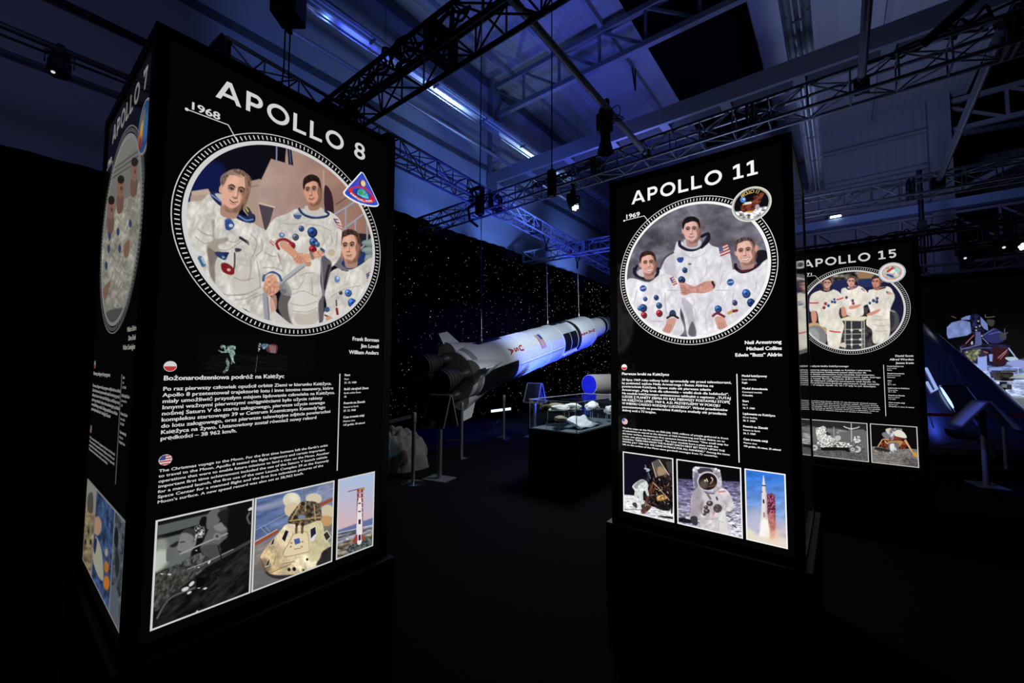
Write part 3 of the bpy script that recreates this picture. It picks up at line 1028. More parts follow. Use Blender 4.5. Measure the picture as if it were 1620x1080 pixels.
def sign_stand(x, y, yaw, label, wd=.36, hgt=.47, ztop=1.2, slope=58, group='sign stands', face=None):
    t = thing('sign_stand', label, 'sign stand', (x, y, 0), group)
    R = Matrix.Rotation(yaw, 3, 'Z')
    L = lambda a, b, c: R @ Vector((a, b, c)) + Vector((x, y, 0))
    MB().prism([L(-.2, -.15, .0), L(.2, -.15, 0), L(.2, .15, 0), L(-.2, .15, 0)], (0, 0, .012)).build('base_plate', M_SIGNF, t)
    MB().cyl((x, y, .012), (x, y, ztop - .12), .035, n=16).build('post', M_SIGNF, t, 60)
    for s in (-1, 1):
        a = math.radians(slope)
        top = lambda u, o=0: L(u, s * (.02 + o), ztop + o * .3)
        bot = lambda u, o=0: L(u, s * (.02 + hgt * math.cos(a) + o), ztop - hgt * math.sin(a) + o * .3)
        n_ = (bot(0) - top(0)).cross(L(1, 0, 0) - L(0, 0, 0)).normalized() * .012
        pn = MB().prism([top(-wd / 2), top(wd / 2), bot(wd / 2), bot(-wd / 2)], n_ * s).build('panel', face or M_SIGNP, t)
        mb = MB()
        for p, q_ in ((top(-wd / 2), top(wd / 2)), (bot(-wd / 2), bot(wd / 2)), (top(-wd / 2), bot(-wd / 2)), (top(wd / 2), bot(wd / 2))):
            mb.bar(p, q_, .022, .022)
        mb.build('frame', M_SIGNF, pn)
    return t


sign_stand(4.15, 4.6, math.radians(-77), 'sloping two-sided sign stand in front of the rocket engines', slope=70)
q = at(846, 640, 9.6)
sign_stand(q.x, q.y, math.radians(-82), 'dim sign stand behind the glass case under the rocket', ztop=1.23, slope=66)
q = on_z(1561, 768, 0)
sign_stand(q.x, q.y, math.radians(14), 'sloping sign stand with a blue lit top in front of the space capsule', ztop=1.17, slope=52, hgt=.44, face=mat('sign_sheet', (.30, .32, .36), .25))


def stanchion(x, y, label):
    t = thing('barrier_post', label, 'barrier post', (x, y, 0), 'barrier posts')
    MB().lathe([(0, .0001), (0, .17), (.012, .17), (.03, .12), (.045, .04), (.045, .0001)], (x, y, 0), (0, 0, 1), 36).build('base', M_CHROME, t, 40)
    MB().cyl((x, y, .04), (x, y, .84), .026, n=20).build('post', M_SIGNF, t, 50)
    MB().lathe([(.84, .026), (.845, .034), (.965, .034), (.98, .026), (.98, .0001)], (x, y, 0), (0, 0, 1), 20).build('belt_cassette', M_SIGNF, t, 50)
    return t


q1, q2, q3, q4 = on_z(653, 765, 0), on_z(730, 724, 0), on_z(797, 694, 0), on_z(1593, 752, 0)
stanchion(q1.x, q1.y, 'dark belt barrier post beside the crumpled pale cloth')
stanchion(q2.x, q2.y, 'belt barrier post behind the sign stand by the rocket engines')
stanchion(q3.x, q3.y, 'belt barrier post in front of the bright light bar')
stanchion(q4.x, q4.y, 'belt barrier post at right before the space capsule')


def belt(pts, label, m):
    mb = MB()
    for i in range(len(pts) - 1):
        a, b = Vector(pts[i]), Vector(pts[i + 1])
        mb.bar(a, b, .004, .05)
    return tag(mb.build('barrier_belt', m, None), label, 'belt')


sagp = lambda a, b, z, s=.03: [(a[0] + (b[0] - a[0]) * i / 8, a[1] + (b[1] - a[1]) * i / 8, z - s * math.sin(PI * i / 8)) for i in range(9)]
belt(sagp((q4.x - .04, q4.y + .02), (9.0, -.42), .93), 'red barrier belt stretched in front of the capsule, left of its post', M_BELT)
belt(sagp((q4.x + .04, q4.y - .02), (10.5, -4.2), .93), 'red barrier belt running off right from its post', M_BELT)
M_DBELT = mat('dark_belt', (.01, .01, .02), .8)
belt(sagp((q1.x - .04, q1.y), (2.2, 4.4), .93), 'dark barrier belt running left from the post beside the pale cloth', M_DBELT)

# light bar on the floor by the star curtain
q = on_y(791, 648, 8.2)
t = thing('light_bar', 'glaring white blue light bar standing on the floor by the star curtain', 'light bar', (q.x, q.y, 0))
dr = Vector((.86, .5, 0)).normalized()
dr = Vector((1, .0, 0))
MB().bar(q - dr * .5, q + dr * .5, .09, .1).build('housing', M_BLACK, t)
f_ = Vector((0, -.05, .0))
MB().bar(q - dr * .46 + f_, q + dr * .46 + f_, .02, .07).build('led_strip', mat('light_bar_led', (.1, .1, .1), .4, emit=(.62, .78, 1.0), strength=2.2), t)
mb = MB()
for s in (-.35, .35):
    mb.bar(q + dr * s, Vector((q.x, q.y, 0)) + dr * s, .04, .02)
mb.build('foot', M_BLACK, t)
# crumpled cloth
rnd = np.random.RandomState(5)
c = on_z(612, 741, 0)
mb = MB()
n1, n2 = 90, 46
P, fs = [], []
for i in range(n1):
    th = 2 * PI * i / n1
    for j in range(n2 + 1):
        s = j / n2
        fold = .07 * math.sin(5 * th + 6 * s) + .05 * math.sin(11 * th - 9 * s + 1) + .03 * math.sin(23 * th + 14 * s) + .02 * math.sin(41 * th - 20 * s)
        r = .52 * math.sin(s * PI / 2) ** .8 * (1 + fold * s) * (1 + .25 * math.cos(th - .3))
        z = .60 * math.cos(s * PI / 2) ** .75 * (1 + .6 * fold) + .025 * math.sin(30 * s + 5 * th)
        P.append((c.x + r * math.cos(th), c.y + r * math.sin(th), max(z, .004)))
for i in range(n1):
    for j in range(n2):
        a, b = i * (n2 + 1) + j, ((i + 1) % n1) * (n2 + 1) + j
        fs.append((a, b, b + 1, a + 1))
o = mb.add(P, fs).build('crumpled_cloth', mat('cloth', (.17, .16, .145), .9), None, 70)
tag(o, 'crumpled pale parachute cloth heaped on the floor right of the tall lightbox', 'cloth')
MB().tube([(6.2, 6.9, .012), (6.8, 6.3, .012), (7.6, 6.5, .012), (8.6, 7.4, .012), (9.7, 8.1, .012)], .012, 6).build('floor_cable', M_CABLE, None, 60)
tag(bpy.data.objects['floor_cable'], 'thin black cable lying on the blue lit floor under the rocket', 'cable')

# ------------------------------------------------------------------ space capsule
CC = Vector((11.88, -.72, 0))
CPROF = [(.10, 1.9), (.12, 2.16), (.18, 2.29), (.27, 2.34), (.36, 2.33), (2.72, .56), (2.76, .50), (3.0, .48), (3.02, .0001)]
M_CAPS = mat('capsule_metal', (.20, .21, .25), .22, .75, noise=.25, nscale=2.5, bump=.06, bscale=5)
cap = thing('space_capsule', 'dark shiny cone-shaped space capsule behind the lightbox numbered 15', 'space capsule', CC)
MB().lathe(CPROF[3:], CC, (0, 0, 1), 96).build('conical_hull', M_CAPS, cap, 30)
MB().lathe(CPROF[:4], CC, (0, 0, 1), 96).build('heat_shield', mat('heat_shield', (.16, .16, .15), .25, .6, noise=.4, nscale=4), cap, 40)
tag(MB().lathe([(0, 2.6), (.10, 2.6), (.10, .001)], CC, (0, 0, 1), 80).build('capsule_platform', M_CASE, None, 40), 'low round black platform under the space capsule', 'platform')


def hull_r(z):
    for (z0, r0), (z1, r1) in zip(CPROF[:-1], CPROF[1:]):
        if z0 <= z <= z1:
            return r0 + (r1 - r0) * (z - z0) / (z1 - z0)
    return 0


def on_hull(px, py, off=0.0):
    d = ray(px, py)
    t = 6.0
    while t < 16:
        p = EYEV + d * t
        if .1 < p.z < 3.02 and (Vector((p.x, p.y)) - CC.xy).length < hull_r(p.z) + off:
            return p
        t += .004
    return EYEV + d * 9.0


M_BRIGHT = mat('bright_trim', (.8, .85, .95), .12, 1.0)
M_GLOW = mat('edge_reflection', (.6, .6, .65), .25, emit=(.40, .55, 1.0), strength=.7)  # no lamp here: emission stands for the reflected sheen on the window edge
hatch = [on_hull(x, y, .02) for x, y in ((1488, 611), (1528, 610), (1551, 640), (1548, 662), (1512, 651), (1488, 611))]
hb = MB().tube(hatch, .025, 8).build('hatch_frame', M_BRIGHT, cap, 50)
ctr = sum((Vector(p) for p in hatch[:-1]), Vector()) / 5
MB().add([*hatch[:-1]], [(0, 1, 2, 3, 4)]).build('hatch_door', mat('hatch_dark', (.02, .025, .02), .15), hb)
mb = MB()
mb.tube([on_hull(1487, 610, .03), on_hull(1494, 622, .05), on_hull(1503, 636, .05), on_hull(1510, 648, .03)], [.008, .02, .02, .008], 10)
mb.build('hatch_streak', mat('streak_reflection', (.6, .6, .65), .25, emit=(.45, .62, 1.0), strength=1.5), hb, 60)  # bright reflected streak along the hatch edge, put in as a glowing tube
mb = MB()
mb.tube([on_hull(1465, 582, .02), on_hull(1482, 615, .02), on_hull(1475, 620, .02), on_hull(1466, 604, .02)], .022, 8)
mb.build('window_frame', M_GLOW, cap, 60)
M_VENT = mat('thruster_dark', (.001, .001, .001), .8)
for x, y in ((1511, 681), (1530, 684)):
    p = on_hull(x, y, .01)
    nrm = Vector((p.x - CC.x, p.y - CC.y, 2.0 * (Vector((p.x, p.y)) - CC.xy).length)).normalized()
    MB().lathe([(-.02, .13), (.012, .13), (.012, .115), (.0, .0001)], p, nrm, 28).build('thruster_port', M_VENT, cap, 40)
for x0, y0, x1, y1 in ((1537, 688, 1550, 698), (1471, 656, 1477, 676), (1538, 656, 1548, 672), (1570, 690, 1584, 696), (1522, 600, 1500, 560)):
    MB().tube([on_hull(x0, y0, .01), on_hull((x0 + x1) / 2, (y0 + y1) / 2, .01), on_hull(x1, y1, .01)], .01, 6).build('panel_seam', M_CHROME, cap)
mb = MB()
for k in range(14):
    a = math.radians(180 + k * 14)
    p0 = CC + Vector((2.345 * math.cos(a), 2.345 * math.sin(a), .27))
    mb.lathe([(-.01, .03), (.015, .03), (.015, .0001)], p0, (math.cos(a), math.sin(a), 0), 10)
mb.build('rivets', M_CHROME, cap)

# ------------------------------------------------------------------ moon buggy in front of the backdrop
M_GOLD = mat('gold_foil', (.45, .30, .08), .3, .8, bump=.5, bscale=25)
M_PALE = mat('pale_panel', (.75, .78, .76), .5)
b0 = at(1588, 600, 9.8)
BX, BY = b0.x, b0.y
t = thing('moon_buggy', 'moon rover model with gold camera and white dish at the right edge before the backdrop', 'rover', (BX + .3, BY - .5, 0))
MB().box((BX + .15, BY - .75, .55), (.8, 2.0, .1), bevel=.02).build('chassis', M_SIGNF, t)
MB().box((BX + .35, BY - .9, .85), (.5, .5, .12), bevel=.03).box((BX + .6, BY - .9, 1.1), (.1, .5, .5), bevel=.03).build('seat', M_PALE, t)
for sx in (-.3, .35):
    for sy in (.0, -1.6):
        c = Vector((BX + sx, BY + sy, .4))
        wb = MB().lathe([(-.11, .36), (-.10, .4), (.10, .4), (.11, .36)], c, (0, 1, 0), 36).build('wheel', mat('wire_tyre', (.22, .22, .23), .6, .5), t, 40)
        MB().lathe([(-.08, .0001), (-.08, .22), (-.1, .35), (.1, .35), (.08, .22), (.08, .0001)], c, (0, 1, 0), 30).build('hub', M_PALE, wb, 40)
MB().cyl((BX, BY, .55), (BX, BY, 1.28), .018, n=10).build('camera_mast', M_DSTEEL, t, 50)
c = Vector((BX, BY, 1.44))
cm = MB().box(c, (.26, .22, .2), Euler((0, 0, .3)).to_matrix(), bevel=.02).box(c + Vector((0, 0, .125)), (.3, .26, .03), Euler((0, 0, .3)).to_matrix()).build('camera_body', M_GOLD, t)
MB().cyl(c + Vector((-.05, .02, -.12)), c + Vector((-.05, .02, -.26)), .06, n=16).build('camera_joint', M_PALE, cm, 50)
MB().box(c + Vector((0, 0, -.24)), (.18, .2, .12), bevel=.01).build('camera_motor', M_DSTEEL, cm)
MB().cyl(c + Vector((-.12, .0, 0)), c + Vector((-.18, .0, 0)), .05, n=16).build('camera_lens', M_DLENS, cm, 50)
dsh = at(1630, 600, 9.0)
ds = MB().lathe([(.16, .0001), (.15, .06), (.11, .18), (.02, .30), (0, .30), (.07, .18), (.12, .06)], dsh, (0, 0, 1), 40).build('dish_antenna', M_PALE, t, 50)
MB().cyl((dsh.x, dsh.y, .6), (dsh.x, dsh.y, dsh.z + .16), .015, n=8).build('dish_mast', M_DSTEEL, ds)
mb = MB()
mb.box((BX + .1, BY - .3, .85), (.3, .4, .25), bevel=.03)
mb.build('console', M_PALE, t)
# ------------------------------------------------------------------ lightbox pillars
BW, BH, PZ = 1.0259, 2.8827, 0.645
M_PLINTH = mat('plinth_black', (.003, .003, .0032), .55)


def pillar(x, y, label):
    """square black lightbox; x, y is its near left/low corner"""
    t = thing('lightbox_pillar', label, 'lightbox', (x + BW / 2, y + BW / 2, 0))
    cx, cy = x + BW / 2, y + BW / 2
    MB().box((cx, cy, PZ / 2), (BW + .06, BW + .06, PZ), bevel=.006).build('plinth', M_PLINTH, t)
    mb = MB()
    e = .045
    for sx in (0, 1):
        for sy in (0, 1):
            mb.box((x + (e / 2 if sx == 0 else BW - e / 2), y + (e / 2 if sy == 0 else BW - e / 2), (PZ + BH) / 2), (e, e, BH - PZ))
    for z in (PZ + e / 2, BH - e / 2):
        for s in (0, 1):
            q = e / 2 if s == 0 else BW - e / 2
            mb.box((cx, y + q, z), (BW - 2 * e, e, e))
            mb.box((x + q, cy, z), (e, BW - 2 * e, e))
    mb.build('frame', M_FRAME, t)
    MB().box((cx, cy, BH - .012), (BW - 2 * e, BW - 2 * e, .01)).build('top_cover', M_FRAME, t)
    P = {}
    i_, h0, h1 = .006, PZ + e, BH - e
    a, b = x + e, x + BW - e
    c, d = y + e, y + BW - e
    for k, (p, q) in {'front': ((a, y + i_), (b, y + i_)), 'right': ((x + BW - i_, c), (x + BW - i_, d)), 'rear': ((b, y + BW - i_), (a, y + BW - i_)), 'left': ((x + i_, d), (x + i_, c))}.items():
        P[k] = MB().quad((*p, h0), (*q, h0), (*q, h1), (*p, h1)).build('panel', M_PANEL, t)
    return t, P


X8, Y8, X11, Y11, X15, Y15 = 0.3239, 1.894, 2.5605, 0.161, 5.364, -0.6187
box8, pan8 = pillar(X8, Y8, 'tallest nearest black lightbox pillar, showing a triangular blue patch and the title numbered 8')
box11, pan11 = pillar(X11, Y11, 'black lightbox pillar in the middle, titled with the number 11 and a round eagle patch')
box15, pan15 = pillar(X15, Y15, 'farthest black lightbox pillar at right, titled with the number 15')
MB().box((X15 - .032, Y15 + .12, .585), (.006, .22, .075)).build('name_plate', M_SIGNM, box15)
# ------------------------------------------------------------------ printed film on the lightboxes
PANEL = {'8': (box8, pan8['front'], Vector((X8, Y8, 0)), Vector((1, 0, 0)), Vector((0, -1, 0))),
         '7': (box8, pan8['left'], Vector((X8, Y8 + BW, 0)), Vector((0, -1, 0)), Vector((-1, 0, 0))),
         '11': (box11, pan11['left'], Vector((X11, Y11 + BW, 0)), Vector((0, -1, 0)), Vector((-1, 0, 0))),
         '15': (box15, pan15['left'], Vector((X15, Y15 + BW, 0)), Vector((0, -1, 0)), Vector((-1, 0, 0)))}
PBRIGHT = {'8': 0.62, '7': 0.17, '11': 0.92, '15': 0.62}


def wpt(p, s, z, lev):
    b, pn, o, d, n = PANEL[p]
    return o + d * s + Vector((0, 0, z)) + n * (-.0055 + .0003 * lev)


def ink(name, rgb, k=1.0):
    """backlit film of one colour (linear rgb)"""
    c = tuple(float(x) for x in rgb)
    return mat(name, (.01, .01, .01), .12, emit=c, strength=k, spec=.3)


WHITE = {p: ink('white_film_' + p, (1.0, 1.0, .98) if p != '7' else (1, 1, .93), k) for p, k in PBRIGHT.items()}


def flat(p, name, polys, m, lev, parent=None, label=None):
    """flat shapes [(vertices (s,z), faces)] on a panel as one mesh"""
    mb = MB()
    for v, f in polys:
        mb.add([wpt(p, s, z, lev) for s, z in v], f)
    org = root_loc(PANEL[p][1])
    me = bpy.data.meshes.new(name)
    me.from_pydata([Vector(q) - org for q in mb.v], [], mb.f)
    me.update()
    for x in (m if isinstance(m, list) else [m]):
        me.materials.append(x)
    return link(name, me, parent or PANEL[p][1], label)


def ring(c, r0, r1, n=128, a0=0, a1=2 * PI):
    v, f = [], []
    full = abs(a1 - a0 - 2 * PI) < 1e-6
    for i in range(n + 1):
        t = a0 + (a1 - a0) * i / n
        v += [(c[0] + r0 * math.cos(t), c[1] + r0 * math.sin(t)), (c[0] + r1 * math.cos(t), c[1] + r1 * math.sin(t))]
    for i in range(n):
        f.append((2 * i, 2 * i + 1, 2 * i + 3, 2 * i + 2))
    return v, f


def disc(c, r, n=40):
    return [(c[0] + r * math.cos(2 * PI * i / n), c[1] + r * math.sin(2 * PI * i / n)) for i in range(n)], [tuple(range(n))]


def stroke(a, b, w_):
    a, b = np.array(a, float), np.array(b, float)
    d = (b - a) / np.linalg.norm(b - a)
    n = np.array((-d[1], d[0])) * w_ / 2
    return [tuple(a - n), tuple(b - n), tuple(b + n), tuple(a + n)], [(0, 1, 2, 3)]


def rect(s0, z0, s1, z1):
    return [(s0, z0), (s1, z0), (s1, z1), (s0, z1)], [(0, 1, 2, 3)]


def glyph(ch, x, y, h):
    """wide geometric capitals and figures for the titles: shapes, advance"""
    T = .19 * h
    o = []
    if ch == 'A':
        W_ = 1.08 * h
        for sg in (-1, 1):
            o.append(([(x + W_ / 2 - T * .55, y + h), (x + W_ / 2 + T * .55, y + h), (x + W_ / 2 + sg * W_ / 2 + T * .56 * (1 if sg > 0 else 1) - (T * .56 if sg > 0 else -T * .56) + (0 if sg < 0 else 0), y), (x + W_ / 2 + sg * (W_ / 2 - T * 1.12), y)], [(0, 1, 2, 3)]))
        o[0] = ([(x + W_ / 2 - T * .55, y + h), (x + W_ / 2 + T * .5, y + h), (x + T * 1.1, y), (x, y)], [(0, 3, 2, 1)])
        o[1] = ([(x + W_ / 2 - T * .5, y + h), (x + W_ / 2 + T * .55, y + h), (x + W_, y), (x + W_ - T * 1.1, y)], [(0, 3, 2, 1)])
        o.append(rect(x + W_ * .24, y + h * .21, x + W_ * .76, y + h * .21 + T * .85))
        return o, W_
    if ch == 'P':
        o.append(rect(x, y, x + T, y + h))
        r = h * .335
        cy = y + h - r
        o.append(rect(x, cy + r - T, x + h * .42, y + h))
        o.append(rect(x, cy - r, x + h * .42, cy - r + T))
        o.append(ring((x + h * .42, cy), r - T, r, 24, -PI / 2, PI / 2))
        return o, h * .42 + r
    if ch == 'O':
        v, f = ring((0, 0), (h * .52 - T) / (h * .52), 1, 48)
        rx, ry = h * .555, h * .52
        v2 = []
        for i, (a, b) in enumerate(v):
            q = math.hypot(a, b)
            sx, sy = (rx, ry) if i % 2 else (rx - T, ry - T)
            v2.append((x + rx + a / q * sx, y + h / 2 + b / q * sy))
        return o + [(v2, f)], 2 * rx
    if ch == 'L':
        return [rect(x, y, x + T, y + h), rect(x, y, x + h * .70, y + T * .92)], h * .70
    if ch == '1':
        return [rect(x + h * .22, y, x + h * .22 + T, y + h), rect(x, y, x + h * .62, y + T * .8),
                ([(x + h * .22, y + h), (x + h * .22, y + h - T), (x, y + h * .72), (x, y + h * .72 + T)], [(0, 3, 2, 1)])], h * .62
    if ch == '7':
        return [rect(x, y + h - T, x + h * .74, y + h), ([(x + h * .74, y + h - T * .3), (x + h * .74 - T * 1.2, y + h - T * .3), (x + h * .2, y), (x + h * .2 + T * 1.15, y)], [(0, 1, 2, 3)]), rect(x, y + h * .7, x + T * .9, y + h)], h * .74
    if ch == '8':
        r1, r2 = h * .285, h * .30
        cx = x + h * .37
        sq = lambda c, ri, ro, kx: ([(c[0] + (a - c[0]) * kx, b) for a, b in ring(c, ri, ro, 40)[0]], ring(c, ri, ro, 40)[1])
        return [sq((cx, y + h - r1 + .005 * h), r1 - T * .8, r1, 1.16), sq((cx, y + r2 - .005 * h), r2 - T * .85, r2, 1.24)], h * .74
    if ch == '5':
        r = h * .34
        cy = y + r
        return [rect(x + h * .08, y + h - T * .9, x + h * .66, y + h), rect(x + h * .08, cy + r - T, x + T * .9 + h * .08, y + h), rect(x + h * .08, cy + r - T * .9, x + h * .36, cy + r),
                ring((x + h * .36, cy), r - T * .95, r, 30, -PI * .82, PI / 2)], h * .36 + r
    return [], h * .5


def title(p, s, s0, s1, y, h):
    """letters spread evenly from s0 to s1"""
    adv = [glyph(c, 0, 0, h)[1] if c != ' ' else h * .28 for c in s]
    gap = ((s1 - s0) - sum(adv)) / (len(s) - 1)
    x = s0
    polys = []
    for c, a in zip(s, adv):
        if c != ' ':
            polys += glyph(c, x, y, h)[0]
        x += a + gap
    return flat(p, 'title_lettering', polys, WHITE[p], 1)


def line_shapes(s, x, y, size, width=None, align='l', bold=.012, heavy=0.0):
    v, f = text_mesh(s, size, bold, 3)
    w_ = v[:, 0].max()
    k = (width / w_) if width else 1.0
    v = v * np.array((k, 1.0))
    if align == 'r':
        v = v - np.array((v[:, 0].max(), 0))
    v = v + np.array((x, y))
    out = [(v.tolist(), f)]
    if heavy:
        out.append(((v + np.array((heavy, 0))).tolist(), f))
        out.append(((v + np.array((heavy / 2, heavy * .3))).tolist(), f))
        out.append(((v + np.array((heavy / 2, -heavy * .2))).tolist(), f))
    return out


def template(p, num, names, nz, year, head, hz, pl, pz, pstep, en, ez, estep, side, div, us_z, t0, t1, sz0, sstep, photos):
    C = (.510, 2.215)
    title(p, 'APOLLO ' + num, t0, t1, 2.700, .083)
    polys = [ring(C, .4375, .4408), ring(C, .3935, .4085)]
    n = 150
    for i in range(n):
        a = 2 * PI * i / n
        polys.append(stroke((C[0] + .4145 * math.cos(a), C[1] + .4145 * math.sin(a)), (C[0] + .4305 * math.cos(a), C[1] + .4305 * math.sin(a)), .0042))
    flat(p, 'dial_ring', polys, WHITE[p], 3)
    ym = [stroke((.1, 2.604), (.236, 2.607), .0036), stroke((.235, 2.608), (.276, 2.546), .0036), disc((.101, 2.604), .006, 16)]
    ym += line_shapes(year, .106, 2.6125, .041, .099, 'l', 0, .0026)
    flat(p, 'year_marker', ym, WHITE[p], 2)
    polys = []
    for i, s in enumerate(names):
        polys += line_shapes(s, .952, nz - .0335 * i, .0265, None, 'r', 0, .0022)
    flat(p, 'name_caption', polys, WHITE[p], 1)
    polys = line_shapes(head[0], .073, hz, .0235, head[1], 'l', 0, .0020)
    flat(p, 'heading_text', polys, WHITE[p], 1)
    polys = []
    for i, (s, r) in enumerate(pl):
        polys += line_shapes(s, .0735, pz - pstep * i, .0195, r - .0735, 'l', 0, .0013)
    flat(p, 'body_text', polys, WHITE[p], 1)
    polys = []
    for i, (s, r) in enumerate(en):
        polys += line_shapes(s, .0745, ez - estep * i, .0142, r - .0745, 'l', 0, .0008)
    flat(p, 'body_text', polys, WHITE[p], 1)
    polys = []
    for i, (a, b, c) in enumerate(side):
        z = sz0 - sstep * i
        polys += line_shapes(a, .765, z, .0155, None, 'l', 0, .0014)
        polys += line_shapes(b, .765, z - .0185, .0125, None, 'l', 0, .0004)
        polys += line_shapes(c, .765, z - .0365, .0130, None, 'l', 0, .0010)
    flat(p, 'data_text', polys, WHITE[p], 1)
    flat(p, 'divider_line', [rect(.7395, div[0], .7445, div[1])], WHITE[p], 1)
    k = PBRIGHT[p]
    RED, NAVY = ink('flag_red_' + p, (.75, .06, .08), k), ink('flag_blue_' + p, (.06, .09, .35), k)
    cc = (.0915, 1.639 + (hz - 1.589))
    flat(p, 'flag_badge', [disc(cc, .019)], WHITE[p], 1)
    lo = [(cc[0] + .0175 * math.cos(t), cc[1] + .0175 * math.sin(t)) for t in np.linspace(PI, 2 * PI, 20)]
    flat(p, 'flag_badge', [(lo, [tuple(range(20))])], RED, 2)
    cc = (.0915, us_z)
    fb = flat(p, 'flag_badge', [disc(cc, .019)], WHITE[p], 1)
    st = []
    for j in range(4):
        y0 = cc[1] - .0165 + j * .0092
        hw = math.sqrt(max(.0178 ** 2 - (y0 + .0024 - cc[1]) ** 2, 1e-8))
        st.append(rect(cc[0] - hw, y0, cc[0] + hw, y0 + .0046))
    flat(p, 'flag_badge', st, RED, 2)
    q = [(cc[0], cc[1]), (cc[0], cc[1] + .0175)] + [(cc[0] + .0175 * math.cos(t), cc[1] + .0175 * math.sin(t)) for t in np.linspace(PI / 2, PI, 10)]
    flat(p, 'flag_badge', [(q, [tuple(range(len(q)))])], NAVY, 3)
    for s0, s1 in photos:
        e = .0062
        flat(p, 'photo_border', [rect(s0, .725, s1, .725 + e), rect(s0, 1.1 - e, s1, 1.1), rect(s0, .725, s0 + e, 1.1), rect(s1 - e, .725, s1, 1.1)], WHITE[p], 2)


template('8', '8', ('Frank Borman', 'Jim Lovell', 'William Anders'), 1.768, '1968', ('Bożonarodzeniowa podróż na Księżyc', .411), 1.589,
         (('Po raz pierwszy człowiek opuścił orbitę Ziemi w kierunku Księżyca.', .700), ('Apollo 8 przetestował trajektorię lotu i inne istotne manewry, które', .709), ('miały umożliwić przyszłym misjom lądowanie człowieka na Księżycu.', .717),
          ('Innymi ważnymi pierwszymi osiągnięciami było użycie rakiety', .658), ('nośnej Saturn V do startu załogowego, pierwsze użycie nowego', .670), ('kompleksu startowego 39 w Centrum Kosmicznym Kennedy’ego', .673),
          ('do lotu załogowego, oraz pierwsze telewizyjne zdjęcia powierzchni', .698), ('Księżyca na żywo. Ustanowiony został również nowy rekord', .632), ('prędkości – 38 962 km/h.', .311)), 1.552, .0219,
         (('The Christmas voyage to the Moon. For the first time humans left the Earth’s orbit', .691), ('to travel to the Moon. Apollo 8 tested the flight trajectory and certain important', .678), ('operations that were to enable future missions to land a man on the Moon. Another', .700),
          ('important first time achievement included the use of the Saturn V launch vehicle', .690), ('for a manned launch, the first use of the new Launch Complex 39 at the Kennedy', .699), ('Space Center for a manned flight and the first live television pictures of the', .672), ('Moon’s surface. A new speed record was also set at 38,962 km/h.', .583)), 1.265, .0180,
         (('Start', 'Start', '21. 12. 1968'), ('Ilość okrążeń Ziemi', 'Earth orbits flown', '10'), ('Powrót na Ziemię', 'Return to Earth', '27. 12. 1968'), ('Czas trwania misji', 'Mission time', '147 godzin, 42 sekund')),
         (1.143, 1.604), 1.306, .189, .846, 1.592, .0683, ((.073, .385), (.388, .730), (.748, .948)))
template('11', '11', ('Neil Armstrong', 'Michael Collins', 'Edwin “Buzz” Aldrin'), 1.770, '1969', ('Pierwsze kroki na Księżycu', .300), 1.590,
         (('20 lipca 1969 roku miliony ludzi zgromadziły się przed telewizorami,', .713), ('by podziwiać zejście Neila Armstronga i Buzza Aldrina na', .621), ('powierzchnię Księżyca. Słynne stało się pierwsze zdanie', .607), ('Armstronga: „Mały krok dla człowieka – wielki skok dla ludzkości”.', .699),
          ('Na module księżycowym umieszczono tabliczkę z napisem: „TUTAJ', .707), ('LUDZIE Z PLANETY ZIEMIA PO RAZ PIERWSZY POSTAWILI STOPĘ', .703), ('NA KSIĘŻYCU, LIPIEC 1969 R. A.D. PRZYBYLIŚMY W POKOJU', .653), ('W IMIENIU CAŁEGO RODZAJU LUDZKIEGO”. Wśród przedmiotów', .691),
          ('pozostawionych na powierzchni Księżyca znalazły się przesłania', .685), ('dobrej woli z 73 krajów.', .293)), 1.553, .0218,
         (('The first steps on the Moon, on 20th July 1969; millions of people gathered in front', .691), ('of televisions to marvel at the descent of Neil Armstrong and Buzz Aldrin on to', .673), ('the lunar surface. Armstrong’s first sentence became famous: “One small step for', .692), ('a man, one giant leap for mankind.” The lunar module bore a plate with the', .639),
          ('inscription: “HERE MEN FROM THE PLANET EARTH FIRST SET FOOT UPON THE', .672), ('MOON, JULY 1969 A.D. WE CAME IN PEACE FOR ALL MANKIND.” Among the items', .696), ('left on the surface of the Moon were goodwill messages from 73 countries.', .635)), 1.245, .0174,
         (('Moduł księżycowy', 'Lunar module', 'Eagle'), ('Moduł dowodzenia', 'Command module', 'Columbia'), ('Start', 'Start', '16. 7. 1969'), ('Lądowanie na Księżycu', 'Moon landing', '20. 7. 1969'), ('Powrót na Ziemię', 'Return to Earth', '24. 7. 1969'), ('Czas trwania misji', 'Mission time', '195 godzin, 18 minut, 35 sekund')),
         (1.127, 1.608), 1.292, .153, .869, 1.593, .0683, ((.076, .392), (.410, .751), (.767, .953)))
